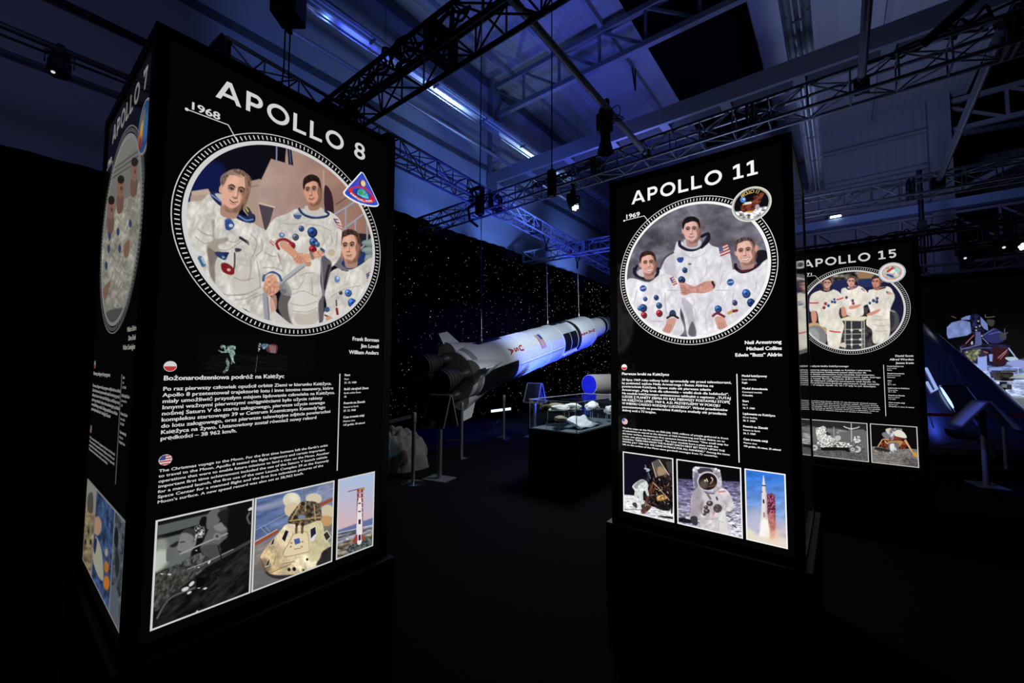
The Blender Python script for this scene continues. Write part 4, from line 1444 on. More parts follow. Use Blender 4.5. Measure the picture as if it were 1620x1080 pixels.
template('15', '15', ('David Scott', 'Alfred Worden', 'James Irwin'), 1.747, '1971', ('Pierwsze użycie łazika księżycowego', .404), 1.648,
         (('Wraz z czwartą załogową misją na Księżyc i pierwszą,', .650), ('w której wykorzystano księżycowy pojazd elektryczny dla', .611), ('transportu dwóch astronautów oraz narzędzi, instrumentów,', .672), ('sprzętu komunikacyjnego i próbek księżycowych. Łazik, którego', .716), ('nazwano Lunar Roving Vehicle (LRV) umożliwił', .640), ('eksplorację większych odległości astronautom misji Apollo 15.', .680),
          ('Odległości pokonywane podczas pierwszych misji wynosiły', .705), ('kilometr – w misjach Apollo 15, 16 i 17 były to już dziesiątki.', .680)), 1.609, .0222,
         (('The first use of the Lunar Rover. Apollo 15 was the fourth manned mission', .680), ('to land on the Moon and the first to use an electric vehicle, the Lunar Roving', .690), ('Vehicle (LRV), to carry two astronauts, tools, instruments, communications', .700), ('equipment and samples. The rover let the crew explore farther from the module.', .705), ('The distances covered on the first missions were about a kilometre, while on', .690), ('the Apollo 15, 16 and 17 missions they grew to dozens of kilometres.', .640)), 1.290, .0182,
         (('Moduł księżycowy', 'Lunar module', 'Falcon'), ('Moduł dowodzenia', 'Command module', 'Endeavour'), ('Start', 'Start', '26. 7. 1971'), ('Lądowanie na Księżycu', 'Moon landing', '30. 7. 1971'), ('Powrót na Ziemię', 'Return to Earth', '7. 8. 1971'), ('Czas trwania misji', 'Mission time', '295 godzin, 11 minut, 53 sekundy')),
         (1.181, 1.671), 1.345, .135, .869, 1.652, .0690, ((.085, .604), (.623, .955)))
template('7', '7', ('Walter Schirra', 'Donn Eisele', 'Walter Cunningham'), 1.768, '1968', ('Pierwszy załogowy lot programu', .425), 1.592,
         (('Pierwsza załogowa misja programu odbyła się na orbicie', .735), ('Ziemi. Astronauci przetestowali statek kosmiczny przed', .720), ('dalszymi lotami w kierunku Księżyca, a także po raz', .725), ('pierwszy przekazali na żywo obraz telewizyjny z pokładu', .735), ('amerykańskiego statku. Załoga spędziła na orbicie', .700), ('prawie jedenaście dni i okrążyła Ziemię', .560)), 1.535, .0222,
         (('The first manned mission of the programme took place in the Earth orbit.', .700), ('The crew tested the spacecraft ahead of the flights to the Moon and', .690), ('made the first live television broadcast from an American spacecraft.', .700), ('They spent almost eleven days in orbit around the Earth.', .560)), 1.290, .0182,
         (('Start', 'Start', '11. 10. 1968'), ('Ilość okrążeń Ziemi', 'Earth orbits flown', '163'), ('Powrót na Ziemię', 'Return to Earth', '22. 10. 1968'), ('Czas trwania misji', 'Mission time', '260 godzin, 9 minut')),
         (1.189, 1.607), 1.333, .20, .892, 1.59, .0683, ((.090, .350), (.352, .766), (.768, .955)))
# ------------------------------------------------------------------ the printed photographs: a fine mesh per print, coloured corner by corner
FILM = bpy.data.materials.new('photo_film')
FILM.use_nodes = True
_b = FILM.node_tree.nodes['Principled BSDF']
_b.inputs['Base Color'].default_value = (.01, .01, .01, 1)
_b.inputs['Roughness'].default_value = .12
_b.inputs['Specular IOR Level'].default_value = .3
_a = FILM.node_tree.nodes.new('ShaderNodeVertexColor')
_a.layer_name = 'Col'
FILM.node_tree.links.new(_a.outputs[0], _b.inputs['Emission Color'])
_b.inputs['Emission Strength'].default_value = 1.0
FILM.cycles.emission_sampling = 'NONE'


def vnoise(x, y, seed):
    """smooth value noise in 0..1"""
    xi, yi = np.floor(x).astype(np.int64), np.floor(y).astype(np.int64)
    fx, fy = x - xi, y - yi
    fx, fy = fx * fx * (3 - 2 * fx), fy * fy * (3 - 2 * fy)

    def h(a, b):
        n = (a * 374761393 + b * 668265263 + seed * 1442695041) & 0x7fffffff
        n = ((n ^ (n >> 13)) * 1274126177) & 0x7fffffff
        return ((n ^ (n >> 16)) & 0xffff) / 65535.0
    return (h(xi, yi) * (1 - fx) + h(xi + 1, yi) * fx) * (1 - fy) + (h(xi, yi + 1) * (1 - fx) + h(xi + 1, yi + 1) * fx) * fy


def fbm(x, y, seed, o=4):
    s, a, t = 0, .5, 0
    for k in range(o):
        s = s + a * vnoise(x * 2 ** k, y * 2 ** k, seed + k)
        t += a
        a *= .55
    return s / t


def smooth_loop(pts, k=5, closed=True):
    n = len(pts)
    out = []
    for i in range(n if closed else n - 1):
        if closed:
            a, b, c, d = (np.array(pts[(i + j) % n], float) for j in (-1, 0, 1, 2))
        else:
            a, b, c, d = (np.array(pts[min(max(i + j, 0), n - 1)], float) for j in (-1, 0, 1, 2))
        for j in range(k):
            u = j / k
            out.append(.5 * (2 * b + (c - a) * u + (2 * a - 5 * b + 4 * c - d) * u * u + (3 * b - a - 3 * c + d) * u ** 3))
    if not closed:
        out.append(np.array(pts[-1], float))
    return np.array(out)


class Print:
    """one printed picture; drawn in the coordinates of an enlarged detail of the photograph"""

    def __init__(self, grid, X, Y, base):
        self.g, self.X, self.Y = grid, X, Y
        self.C = np.zeros(X.shape + (3,))
        self.C[:] = base
        self.zm(0, 0, 1)
        self.m = np.ones(X.shape)

    def zm(self, ox, oy, k):
        self.ox, self.oy, self.k = ox, oy, k
        self.x, self.y = (self.X - ox) * k, (self.Y - oy) * k

    def put(self, m, col, a=1.0):
        self.m = m
        m = (m * a)[..., None]
        self.C = self.C * (1 - m) + np.asarray(col, float) * m

    def P(self, pts, col, f=.5, sm=True, a=1.0):
        q = smooth_loop(pts, 4) if sm else np.array(pts, float)
        f = f * self.k
        m = np.zeros(self.X.shape)
        bb = (self.x > q[:, 0].min() - f) & (self.x < q[:, 0].max() + f) & (self.y > q[:, 1].min() - f) & (self.y < q[:, 1].max() + f)
        if not bb.any():
            self.m = m
            return
        x, y = self.x[bb], self.y[bb]
        ins = np.zeros(x.shape, bool)
        d2 = np.full(x.shape, 1e18)
        for i in range(len(q)):
            (x0, y0), (x1, y1) = q[i - 1], q[i]
            c = (y0 > y) != (y1 > y)
            if y1 != y0:
                ins ^= c & (x < (x1 - x0) * (y - y0) / (y1 - y0) + x0)
            L = (x1 - x0) ** 2 + (y1 - y0) ** 2 + 1e-9
            t = np.clip(((x - x0) * (x1 - x0) + (y - y0) * (y1 - y0)) / L, 0, 1)
            d2 = np.minimum(d2, (x - x0 - t * (x1 - x0)) ** 2 + (y - y0 - t * (y1 - y0)) ** 2)
        sd = np.sqrt(d2) * np.where(ins, 1, -1)
        u = np.clip(sd / (2 * f) + .5, 0, 1)
        m[bb] = u * u * (3 - 2 * u)
        self.put(m, col, a)

    def E(self, cx, cy, rx, ry, col, f=.5, rot=0.0, a=1.0):
        c, s = math.cos(math.radians(rot)), math.sin(math.radians(rot))
        u, v = (self.x - cx) * c + (self.y - cy) * s, -(self.x - cx) * s + (self.y - cy) * c
        r = np.sqrt((u / rx) ** 2 + (v / ry) ** 2)
        t = np.clip((1 - r) * min(rx, ry) / (2 * f * self.k) + .5, 0, 1)
        self.put(t * t * (3 - 2 * t), col, a)

    def L(self, pts, w_, col, f=.4, a=1.0, sm=True):
        q = smooth_loop(pts, 4, False) if sm and len(pts) > 2 else np.array(pts, float)
        f = f * self.k
        d2 = np.full(self.X.shape, 1e18)
        for i in range(1, len(q)):
            (x0, y0), (x1, y1) = q[i - 1], q[i]
            L = (x1 - x0) ** 2 + (y1 - y0) ** 2 + 1e-9
            t = np.clip(((self.x - x0) * (x1 - x0) + (self.y - y0) * (y1 - y0)) / L, 0, 1)
            d2 = np.minimum(d2, (self.x - x0 - t * (x1 - x0)) ** 2 + (self.y - y0 - t * (y1 - y0)) ** 2)
        t = np.clip((w_ / 2 - np.sqrt(d2)) / (2 * f) + .5, 0, 1)
        self.put(t * t * (3 - 2 * t), col, a)

    def N(self, amp, sx, sy, seed=1, rot=0.0, ridge=False, mask=None):
        """grain, folds or ground texture inside the shape drawn last"""
        m = self.m if mask is None else mask
        c, s = math.cos(math.radians(rot)), math.sin(math.radians(rot))
        u, v = self.x * c + self.y * s, -self.x * s + self.y * c
        n = fbm(u / sx, v / sy, seed)
        if ridge:
            n = np.abs(n * 2 - 1)
            n = np.clip(n * 2.2, 0, 1) * .9
        else:
            n = n * 2 - .5
        self.C = self.C * (1 + (m * amp * (n - .5) * 2)[..., None])

    def G(self, m, c0, c1, p0, p1):
        """gradient from c0 at p0 to c1 at p1 over mask m"""
        d = np.array(p1, float) - p0
        t = np.clip(((self.x - p0[0]) * d[0] + (self.y - p0[1]) * d[1]) / (d @ d), 0, 1)[..., None]
        m = m[..., None]
        self.C = self.C * (1 - m) + (np.asarray(c0, float) * (1 - t) + np.asarray(c1, float) * t) * m

    def face(self, cx, cy, w_, h, rot, skin, hair, turn=0.0, shade=1, smile=.3, line=-.62, dark=.55):
        """a head: w_, h half width and half height; turn shifts the features sideways"""
        c, s = math.cos(math.radians(rot)), math.sin(math.radians(rot))
        T = lambda pts: [(cx + u * w_ * c - v * h * s, cy + u * w_ * s + v * h * c) for u, v in pts]
        skin = np.array(skin, float)
        dk = skin * dark * np.array((1, .9, .85))
        f = .35
        self.P(T([(-.6, .5), (.6, .5), (.66, 1.1), (.45, 1.42), (-.45, 1.42), (-.66, 1.1)]), skin * .78, f)
        for sg in (-1, 1):
            e = T([(sg * (.97 - .1 * abs(turn)) + turn * -.05, .05)])[0]
            self.E(e[0], e[1], w_ * .16, h * .24, skin * (.92 if sg != shade else .66), f, rot)
        head = [(-.72, -.75), (-.4, -.97), (0, -1.03), (.4, -.97), (.72, -.75), (.92, -.3), (.9, .15), (.78, .58), (.46, .92), (0, 1.04), (-.46, .92), (-.78, .58), (-.9, .15), (-.92, -.3)]
        self.P(T(head), skin, f)
        hm = self.m.copy()
        self.P(T([(shade * .45, -.9), (shade * 1.0, -.8), (shade * 1.05, .5), (shade * .5, 1.1), (shade * .22, .95), (shade * .6, .55), (shade * .52, .1), (shade * .68, -.3)]), dk, 1.0, a=.72)
        self.P(T([(-shade * .75, -.25), (-shade * .2, -.75), (shade * .15, -.5), (-shade * .2, -.3)]), skin * 1.12, 1.6, a=.5)
        self.P(T([(-.5, .8), (0, .93), (.5, .8), (.3, 1.1), (0, 1.16), (-.3, 1.1)]), dk, 1.0, a=.6)
        t = turn * .25
        for sg in (-1, 1):
            ex, ew = sg * .36 + t, .19
            self.L(T([(ex - ew * 1.1, -.20), (ex, -.28), (ex + ew * 1.1, -.21)]), h * .085, dk * .5, .3, .9)
            self.E(*T([(ex, -.14)])[0], w_ * .26, h * .12, dk * .8, .8, rot, .45)
            self.E(*T([(ex, -.07)])[0], w_ * .23, h * .10, dk * .9, .6, rot, .6)
            self.E(*T([(ex, -.06)])[0], w_ * .165, h * .05, skin * .35 + 105, .25, rot, .95)
            self.E(*T([(ex + turn * .06, -.065)])[0], w_ * .082, h * .062, (46, 36, 36), .25, rot)
            self.L(T([(ex - ew * 1.02, -.05), (ex, -.13), (ex + ew * 1.02, -.05)]), h * .04, skin * .22, .25, .95)
            self.L(T([(ex - ew * .8, .06), (ex, .10), (ex + ew * .8, .06)]), h * .03, dk, .4, .5)
            self.E(*T([(sg * .45 + t * .8, .26)])[0], w_ * .2, h * .15, skin * np.array((1.1, .98, .95)), 1.0, rot, .5)
        self.L(T([(t * 1.6 + shade * .06, -.1), (t * 1.8 + shade * .14, .22), (t * 1.6 + shade * .02, .32)]), w_ * .11, dk, .5, .45)
        self.L(T([(t * 1.6 - .16, .33), (t * 1.6, .37), (t * 1.6 + .17, .33)]), h * .06, dk * .8, .35, .75)
        self.L(T([(t * 1.6 - .01, -.1), (t * 1.7, .24)]), w_ * .10, skin * 1.18, .5, .6)
        m_ = t * 1.3
        if smile > .6:
            self.P(T([(m_ - .36, .5), (m_, .55), (m_ + .36, .5), (m_ + .2, .68), (m_, .72), (m_ - .2, .68)]), (225, 215, 205), .3, a=.95)
            self.L(T([(m_ - .38, .49), (m_, .54), (m_ + .38, .49)]), h * .035, dk * .7, .25, .9)
            self.L(T([(m_ - .28, .66), (m_, .76), (m_ + .28, .66)]), h * .05, skin * (.85, .55, .52), .3, .9)
            for sg in (-1, 1):
                self.L(T([(m_ + sg * .3, .28), (m_ + sg * .46, .45), (m_ + sg * .44, .6)]), h * .03, dk, .5, .6)
        else:
            self.L(T([(m_ - .3, .56 - smile * .12), (m_, .6), (m_ + .3, .56 - smile * .12)]), h * .05, dk * .6, .3, .9)
            self.L(T([(m_ - .2, .66), (m_, .69), (m_ + .2, .66)]), h * .06, skin * (.82, .6, .57), .4, .7)
        hp = [(-.95, -.05), (-1.0, -.5), (-.8, -.92), (-.4, -1.1), (0, -1.16), (.4, -1.1), (.8, -.92), (1.0, -.5), (.97, -.05), (.86, -.2), (.74, line + .12), (.45, line - .02), (.1, line - .06), (-.3, line + .02), (-.66, line + .12), (-.84, -.2)]
        self.P(T(hp), hair, .5)
        self.N(.35, 3 * self.k * .4, 8 * self.k * .4, 3, rot)

    def finish(self, name, lev=None, keep=None, parent=None, label=None, wfun=None, origin=None):
        H, W_ = self.X.shape
        col = lin(np.clip(self.C, 0, 255))
        idx = np.arange(H * W_).reshape(H, W_)
        quads = np.stack([idx[:-1, :-1], idx[:-1, 1:], idx[1:, 1:], idx[1:, :-1]], -1).reshape(-1, 4)
        verts = self.g.reshape(-1, 3) - np.array(origin)
        if keep is not None:
            k = keep.reshape(-1)
            quads = quads[k[quads].all(1)]
        me = bpy.data.meshes.new(name)
        me.vertices.add(len(verts))
        me.vertices.foreach_set('co', verts.reshape(-1))
        me.loops.add(quads.size)
        me.loops.foreach_set('vertex_index', quads.reshape(-1).astype(np.int32))
        me.polygons.add(len(quads))
        me.polygons.foreach_set('loop_start', np.arange(0, quads.size, 4, dtype=np.int32))
        me.polygons.foreach_set('loop_total', np.full(len(quads), 4, np.int32))
        me.update(calc_edges=True)
        at_ = me.color_attributes.new('Col', 'FLOAT_COLOR', 'POINT')
        c4 = np.ones((H * W_, 4), np.float32)
        c4[:, :3] = col.reshape(-1, 3)
        at_.data.foreach_set('color', c4.reshape(-1))
        me.materials.append(FILM)
        return link(name, me, parent, label)


def survey(g):
    """where points of the place fall in the photograph"""
    d = g - np.array((0, 0, EYE))
    dep = d @ np.array(FW)
    return 810 + F_PX * (d @ np.array(R2)) / dep, 540 - F_PX * (d @ np.array(U2)) / dep


class Film(Print):
    def __init__(self, p, s0, s1, z0, z1, n, base, lev=1):
        b, pn, o, d, nn = PANEL[p]
        ns = n
        nz = max(8, int(n * (z1 - z0) / (s1 - s0)))
        self.S, self.Z = np.meshgrid(np.linspace(s0, s1, ns), np.linspace(z1, z0, nz))
        q = np.array(o + nn * (-.0055 + .0003 * lev))
        g = q + self.S[..., None] * np.array(d) + self.Z[..., None] * np.array((0, 0, 1.0))
        self.p, self.pn = p, pn
        X, Y = survey(g)
        super().__init__(g, X, Y, base)

    def done(self, name, circle=None, label=None, keep=None):
        if circle is not None:
            keep = (self.S - circle[0]) ** 2 + (self.Z - circle[1]) ** 2 < circle[2] ** 2
        return self.finish(name, keep=keep, parent=self.pn, label=label, origin=root_loc(self.pn))


RC = (.510, 2.215, .402)
SUIT = np.array((208, 204, 196.))


def suit(c, pts, col=SUIT, amp=.16, seed=1, sx=26, sy=40, rot=20):
    c.P(pts, col)
    m = c.m.copy()
    k = c.k / 6
    c.N(amp * .45, sx * 2.2 * k, sy * 3 * k, seed, rot, True, m)
    c.N(amp * .25, sx * 1.2 * k, sy * 2 * k, seed + 5, rot - 55, False, m)
    c.N(amp * .35, 90 * k, 90 * k, seed + 9, 0, False, m)
    return m


def knob(c, x, y, r, col=(40, 70, 125)):
    col = np.array(col, float)
    c.E(x + r * .15, y + r * .2, r * 1.1, r * 1.15, col * .35, .4)
    c.E(x, y, r, r * 1.05, col, .4)
    c.E(x - r * .25, y - r * .3, r * .45, r * .45, col * 1.7 + 25, .5, a=.8)
    c.E(x + r * .1, y + r * .15, r * .35, r * .35, col * .5, .4, a=.7)


def flagpatch(c, pts):
    """small striped flag on a sleeve: four corners"""
    a, b, d, e = (np.array(p, float) for p in pts)
    for i in range(7):
        t0, t1 = i / 7, (i + 1) / 7
        c.P([a + (e - a) * t0, b + (d - b) * t0, b + (d - b) * t1, a + (e - a) * t1], (170, 50, 55) if i % 2 == 0 else (215, 208, 205), .3, False)
    c.P([a, a + (b - a) * .42, a + (b - a) * .42 + (e - a) * .55, a + (e - a) * .55], (80, 95, 140), .3, False)


# ---- number 8: crew of three by a stair
c = Film('8', .10, .92, 1.81, 2.62, 340, (13, 13, 24))
c.zm(270, 200, 6)
c.P([(100, 400), (420, 330), (520, 420), (500, 640), (150, 760), (60, 700)], (17, 26, 74), 6, a=.9)
c.P([(180, 722), (200, 615), (355, 592), (382, 640), (330, 716)], (170, 148, 136), .5, False)
c.P([(200, 615), (355, 592), (382, 640), (210, 655)], (186, 164, 150), .5, False)
c.P([(700, 530), (850, 497), (884, 545), (872, 800), (960, 1060), (830, 960), (690, 800)], (168, 144, 130), .5, False)
c.P([(735, 575), (880, 545), (884, 552), (738, 582)], (120, 100, 92), .4, False)
c.zm(430, 220, 6)
c.P([(-5, 185), (125, 224), (140, 60), (300, 40), (1100, 400), (1100, 1200), (-100, 1200), (-130, 610), (-125, 440)], (160, 130, 120), .6, False)
m = c.m.copy()
c.G(m, (176, 150, 140), (148, 110, 96), (-100, 500), (800, 500))
c.N(.06, 200, 200, 5, mask=m)
c.P([(-125, 610), (20, 650), (-10, 760), (-60, 900)], (76, 66, 74), .6, False)
c.P([(-125, 600), (30, 640), (28, 655), (-125, 615)], (205, 185, 172), .5, False)
c.P([(-60, 30), (118, 72), (126, 224), (-6, 186), (-60, 170)], (15, 13, 18), .5, False)
c.L([(46, 55), (44, 205)], 12, (128, 142, 178), .4)
c.P([(146, 82), (186, 95), (204, 250), (160, 240)], (20, 22, 38), .5, False)
c.L([(168, 92), (180, 242)], 9, (84, 96, 132), .4)
c.L([(490, 300), (497, 660)], 12, (186, 160, 148), .8)
c.P([(500, 450), (545, 468), (578, 560), (590, 740), (560, 760), (500, 660)], (52, 32, 42), .8)
c.L([(610, 618), (714, 552)], 6, (40, 30, 34), .4)
c.P([(700, 1000), (760, 900), (960, 915), (1010, 1010), (1000, 1330), (700, 1330)], (34, 34, 40), 1)
for (a, b, w_) in (((570, 735), (800, 592), 24), ((678, 862), (900, 690), 22), ((706, 650), (706, 890), 19), ((796, 785), (798, 960), 17), ((906, 690), (906, 1000), 15), ((830, 1050), (960, 930), 14)):
    c.L([a, b], w_, (160, 160, 168), .4)
    c.L([(a[0] + 5, a[1] + 5), (b[0] + 5, b[1] + 5)], w_ * .3, (110, 108, 116), .4)
c.zm(430, 350, 6)
for y, r in ((205, 32), (275, 36), (345, 36)):
    c.E(930, y, 78, r, (116, 132, 130), .6)
    c.E(925, y - 8, 60, r * .5, (150, 164, 160), 1.5, a=.7)
# seated man at the right
suit(c, [(560, 480), (640, 440), (680, 470), (830, 420), (930, 350), (1010, 380), (1010, 700), (800, 960), (480, 980), (490, 880), (520, 800), (500, 680), (530, 560)], SUIT, .15, 4)
c.P([(590, 370), (640, 330), (700, 400), (730, 470), (680, 470), (600, 420)], (110, 105, 108), .8)
c.P([(660, 400), (700, 440), (760, 455), (850, 400), (890, 320), (860, 290), (800, 380), (740, 400), (690, 370)], (34, 50, 104), .5)
c.P([(690, 410), (740, 440), (830, 390), (800, 410), (745, 425)], (96, 130, 190), .6)
c.face(742, 238, 92, 142, -4, (214, 164, 142), (66, 48, 40), turn=-.5, shade=1, smile=0, line=-.72)
c.E(620, 548, 26, 34, (96, 128, 180), .5)
c.E(626, 536, 12, 16, (190, 205, 225), .6)
knob(c, 722, 676, 30, (64, 104, 166))
knob(c, 758, 768, 36, (44, 84, 158))
knob(c, 652, 676, 16, (60, 62, 70))
c.L([(560, 720), (600, 690), (700, 640), (840, 610)], 7, (150, 140, 132), .6, .7)
c.L([(690, 640), (700, 820)], 5, (178, 168, 162), .5, .7)
c.L([(612, 750), (614, 800)], 12, (50, 48, 54), .4)
c.L([(616, 830), (624, 880)], 22, (130, 34, 38), .4)
c.E(524, 836, 26, 26, (60, 84, 120), .4)
c.L([(505, 890), (560, 915)], 14, (90, 40, 40), .4)
c.P([(515, 905), (570, 910), (590, 950), (520, 950)], (200, 150, 130), .5)
flagpatch(c, [(895, 500), (960, 460), (950, 560), (905, 570)])
# standing man in the middle
suit(c, [(250, -120), (150, -75), (30, -30), (-40, 60), (-100, 200), (-80, 330), (60, 300), (90, 420), (110, 560), (180, 700), (150, 800), (210, 990), (440, 975), (445, 820), (480, 700), (460, 560), (480, 430), (560, 440), (650, 330), (660, 190), (665, 60), (640, -20), (560, -90), (480, -100)], SUIT, .15, 2)
c.P([(475, 330), (560, 380), (560, 470), (500, 700), (490, 930), (450, 960), (440, 780), (480, 700), (465, 560)], (96, 88, 92), 1.2)
c.L([(545, 420), (520, 520), (500, 640)], 26, (40, 38, 50), .6)
c.L([(470, 380), (480, 560), (490, 700)], 14, (130, 128, 140), .6)
c.P([(130, 560), (190, 690), (150, 800), (200, 980), (150, 980), (60, 820), (100, 640)], (150, 140, 130), 1.5, a=.6)
c.P([(215, 690), (320, 655), (430, 720), (438, 850), (420, 960), (230, 970), (205, 880)], (214, 210, 204), 1.4, a=.8)
c.P([(220, 870), (320, 880), (430, 840), (430, 960), (240, 975)], (176, 168, 156), 2, a=.7)
for pts in (((200, 690), (300, 660), (420, 715)), ((200, 640), (250, 640), (300, 560)), ((260, 520), (330, 490), (400, 490)), ((180, 780), (300, 800), (430, 760)), ((200, 850), (330, 860), (430, 820)), ((380, 560), (390, 700)), ((-60, 180), (20, 190), (90, 150)), ((120, 20), (200, 30), (300, 10)), ((330, 30), (450, 40), (560, 90)), ((480, 120), (500, 200), (450, 250)), ((560, 120), (580, 200)), ((620, 100), (610, 230))):
    c.L(pts, 8, (146, 136, 128), .8, .65)
c.L([(260, -118), (290, -75), (360, -40), (430, -35), (510, -45), (540, -70), (500, -100)], 22, (40, 52, 84), .5)
c.L([(275, -118), (320, -70), (420, -45), (500, -60)], 8, (150, 166, 190), .5)
c.P([(330, -150), (470, -130), (500, -80), (430, -52), (350, -70), (310, -110)], (196, 188, 182), .6)
c.face(384, -293, 84, 132, -6, (206, 152, 128), (38, 26, 24), turn=-.5, shade=1, smile=.1, line=-.6)
c.P([(205, 60 - 130), (245, 50 - 125), (285, 58 - 125), (270, 90 - 120), (245, 100 - 120), (215, 85 - 120)], (70, 92, 130), .5)
c.L([(210, -68), (280, -66)], 9, (170, 180, 196), .4)
flagpatch(c, [(580, -28), (625, -24), (678, 90), (630, 60)])
knob(c, 278, 66, 24, (56, 78, 116))
knob(c, 380, 98, 42, (34, 58, 112))
knob(c, 222, 145, 28, (80, 88, 108))
knob(c, 392, 190, 36, (48, 74, 126))
knob(c, 430, 215, 22, (70, 96, 140))
c.E(95, 130, 28, 24, (92, 120, 160), .5, 20)
c.E(98, 126, 12, 10, (190, 200, 212), .5)
knob(c, 190, 225, 28, (140, 40, 46))
knob(c, 385, 262, 32, (134, 28, 38))
c.L([(66, 260), (45, 210), (75, 178), (130, 172), (190, 210)], 26, (138, 40, 44), .5)
c.P([(75, 205), (120, 185), (165, 220), (240, 290), (290, 330), (240, 380), (205, 350), (150, 300), (90, 250)], (204, 148, 120), .5)
c.P([(205, 340), (260, 300), (360, 310), (400, 290), (470, 270), (495, 320), (440, 345), (380, 365), (300, 400), (250, 410), (215, 385)], (208, 152, 124), .5)
c.N(.12, 20, 20, 3)
for k in range(4):
    c.L([(215 + 22 * k, 372 + 10 * k), (245 + 24 * k, 335 + 8 * k)], 5, (140, 90, 74), .4, .8)
c.P([(300, 392), (370, 385), (365, 425), (320, 425)], (190, 136, 112), .5)
c.L([(372, 300), (390, 350)], 28, (120, 116, 112), .4)
c.L([(470, 262), (510, 300), (515, 355)], 26, (60, 78, 116), .5)
c.E(560, 300, 60, 62, (206, 200, 192), .8)
c.E(566, 296, 34, 34, (180, 160, 136), 1.2, a=.7)
# grey rail in front
c.L([(-20, 640), (80, 580), (300, 415)], 46, (170, 170, 174), .5)
c.L([(-10, 655), (90, 595), (310, 428)], 10, (120, 118, 122), .5)
c.P([(60, 600), (150, 590), (190, 700), (100, 690)], (150, 148, 150), .8, a=.8)
c.E(110, 665, 30, 24, (110, 106, 110), .5)
# standing man at the left
c.zm(290, 350, 6)
suit(c, [(250, -260), (180, -200), (40, -180), (-60, -100), (-60, 200), (60, 400), (200, 560), (300, 650), (480, 800), (600, 840), (760, 980), (900, 1000), (880, 860), (850, 740), (760, 640), (930, 560), (945, 470), (900, 340), (880, 250), (820, 170), (790, 90), (700, 40), (640, -10), (560, -40), (400, -120)], SUIT, .17, 7)
c.P([(270, 0), (300, 0), (300, 160), (420, 150), (420, 190), (330, 230), (350, 290), (280, 400), (260, 420), (220, 240), (280, 180)], (150, 140, 128), 1.6, a=.8)
c.P([(230, 250), (300, 290), (330, 320), (300, 420), (300, 580), (250, 500), (240, 400)], (110, 96, 92), 1.6, a=.75)
c.P([(470, 520), (640, 420), (720, 600), (640, 690), (520, 700), (480, 640)], (196, 190, 180), 2.5, a=.8)
for pts in (((140, 75), (200, 120), (290, 140)), ((120, 150), (200, 210), (280, 190)), ((400, 170), (480, 200), (560, 150)), ((350, 270), (430, 270), (560, 180)), ((640, 120), (700, 200), (660, 330)), ((740, 170), (750, 260), (690, 330)), ((640, 360), (640, 480), (620, 560)), ((700, 380), (720, 500), (730, 620)), ((480, 700), (600, 690), (740, 620)), ((490, 745), (600, 730), (700, 680)), ((610, 800), (640, 740), (760, 690)), ((780, 300), (840, 330), (880, 330)), ((760, 440), (860, 440), (940, 470)), ((300, 640), (420, 700), (600, 690)), ((480, 530), (560, 560), (660, 540))):
    c.L(pts, 9, (140, 130, 120), .8, .7)
c.L([(760, 560), (770, 510), (830, 480), (900, 500), (930, 560)], 24, (66, 86, 122), .5)
c.L([(770, 500), (850, 465), (935, 510)], 10, (225, 220, 215), .4)
c.P([(790, 530), (850, 505), (885, 540), (905, 600), (910, 650), (870, 690), (820, 710), (770, 680), (755, 620), (775, 570)], (204, 150, 124), .5)
c.N(.15, 24, 24, 5)
for k in range(3):
    c.L([(790 + 34 * k, 700 - 8 * k), (800 + 30 * k, 640)], 6, (146, 92, 76), .4, .8)
c.L([(775, 700), (795, 930)], 50, (150, 152, 158), .5, sm=False)
c.L([(800, 720), (815, 930)], 12, (112, 112, 118), .5, sm=False)
c.P([(820, 740), (880, 700), (885, 830), (840, 860)], (196, 150, 128), .8, a=.8)
c.P([(860, 850), (1000, 960), (1080, 990), (900, 1000)], (200, 196, 190), .7)
c.L([(395, -10), (440, -30), (480, 40), (440, 80), (405, 60), (395, -10)], 10, (90, 110, 150), .5)
c.P([(400, 0), (440, -25), (480, 40), (440, 85), (402, 55)], (58, 88, 144), .5)
c.E(450, 40, 20, 18, (205, 205, 210), .5)
c.E(510, 272, 42, 18, (58, 58, 66), .5)
c.L([(540, 155), (610, 200)], 24, (44, 42, 52), .5)
c.L([(600, 180), (620, 220)], 14, (90, 90, 98), .5)
c.P([(300, 290), (370, 290), (440, 300), (400, 365), (350, 350), (310, 320)], (40, 54, 96), .6)
c.E(408, 315, 24, 22, (30, 40, 74), .5)
c.E(380, 340, 14, 12, (120, 150, 190), .5)
c.P([(430, 310), (490, 260), (480, 420), (470, 445), (400, 420)], (204, 200, 194), .5)
c.L([(488, 300), (486, 420), (470, 480)], 14, (52, 46, 52), .6)
c.P([(360, 400), (420, 400), (480, 450), (480, 500), (430, 505), (370, 470)], (120, 30, 36), .6)
c.E(432, 460, 18, 14, (214, 170, 160), .5)
c.L([(160, 350), (190, 410)], 46, (62, 100, 140), .5)
c.L([(175, 350), (200, 400)], 16, (160, 190, 210), .5)
c.L([(820, 190), (860, 230)], 8, (160, 60, 66), .4)
c.L([(830, 175), (868, 212)], 6, (160, 60, 66), .4)
c.zm(270, 200, 6)
c.P([(375, 640), (430, 620), (500, 690), (600, 790), (700, 850), (790, 830), (800, 900), (740, 915), (640, 880), (520, 790), (430, 720)], (32, 40, 78), .5)
c.L([(390, 650), (460, 700), (520, 740)], 14, (110, 134, 180), .5)
c.L([(650, 850), (720, 890), (780, 880)], 16, (96, 128, 186), .5)
c.P([(700, 780), (740, 770), (790, 860), (760, 870)], (50, 48, 70), .5)
c.L([(715, 775), (735, 805)], 14, (190, 180, 60), .4)
c.P([(420, 640), (500, 650), (620, 780), (560, 780), (460, 690)], (190, 182, 176), .6)
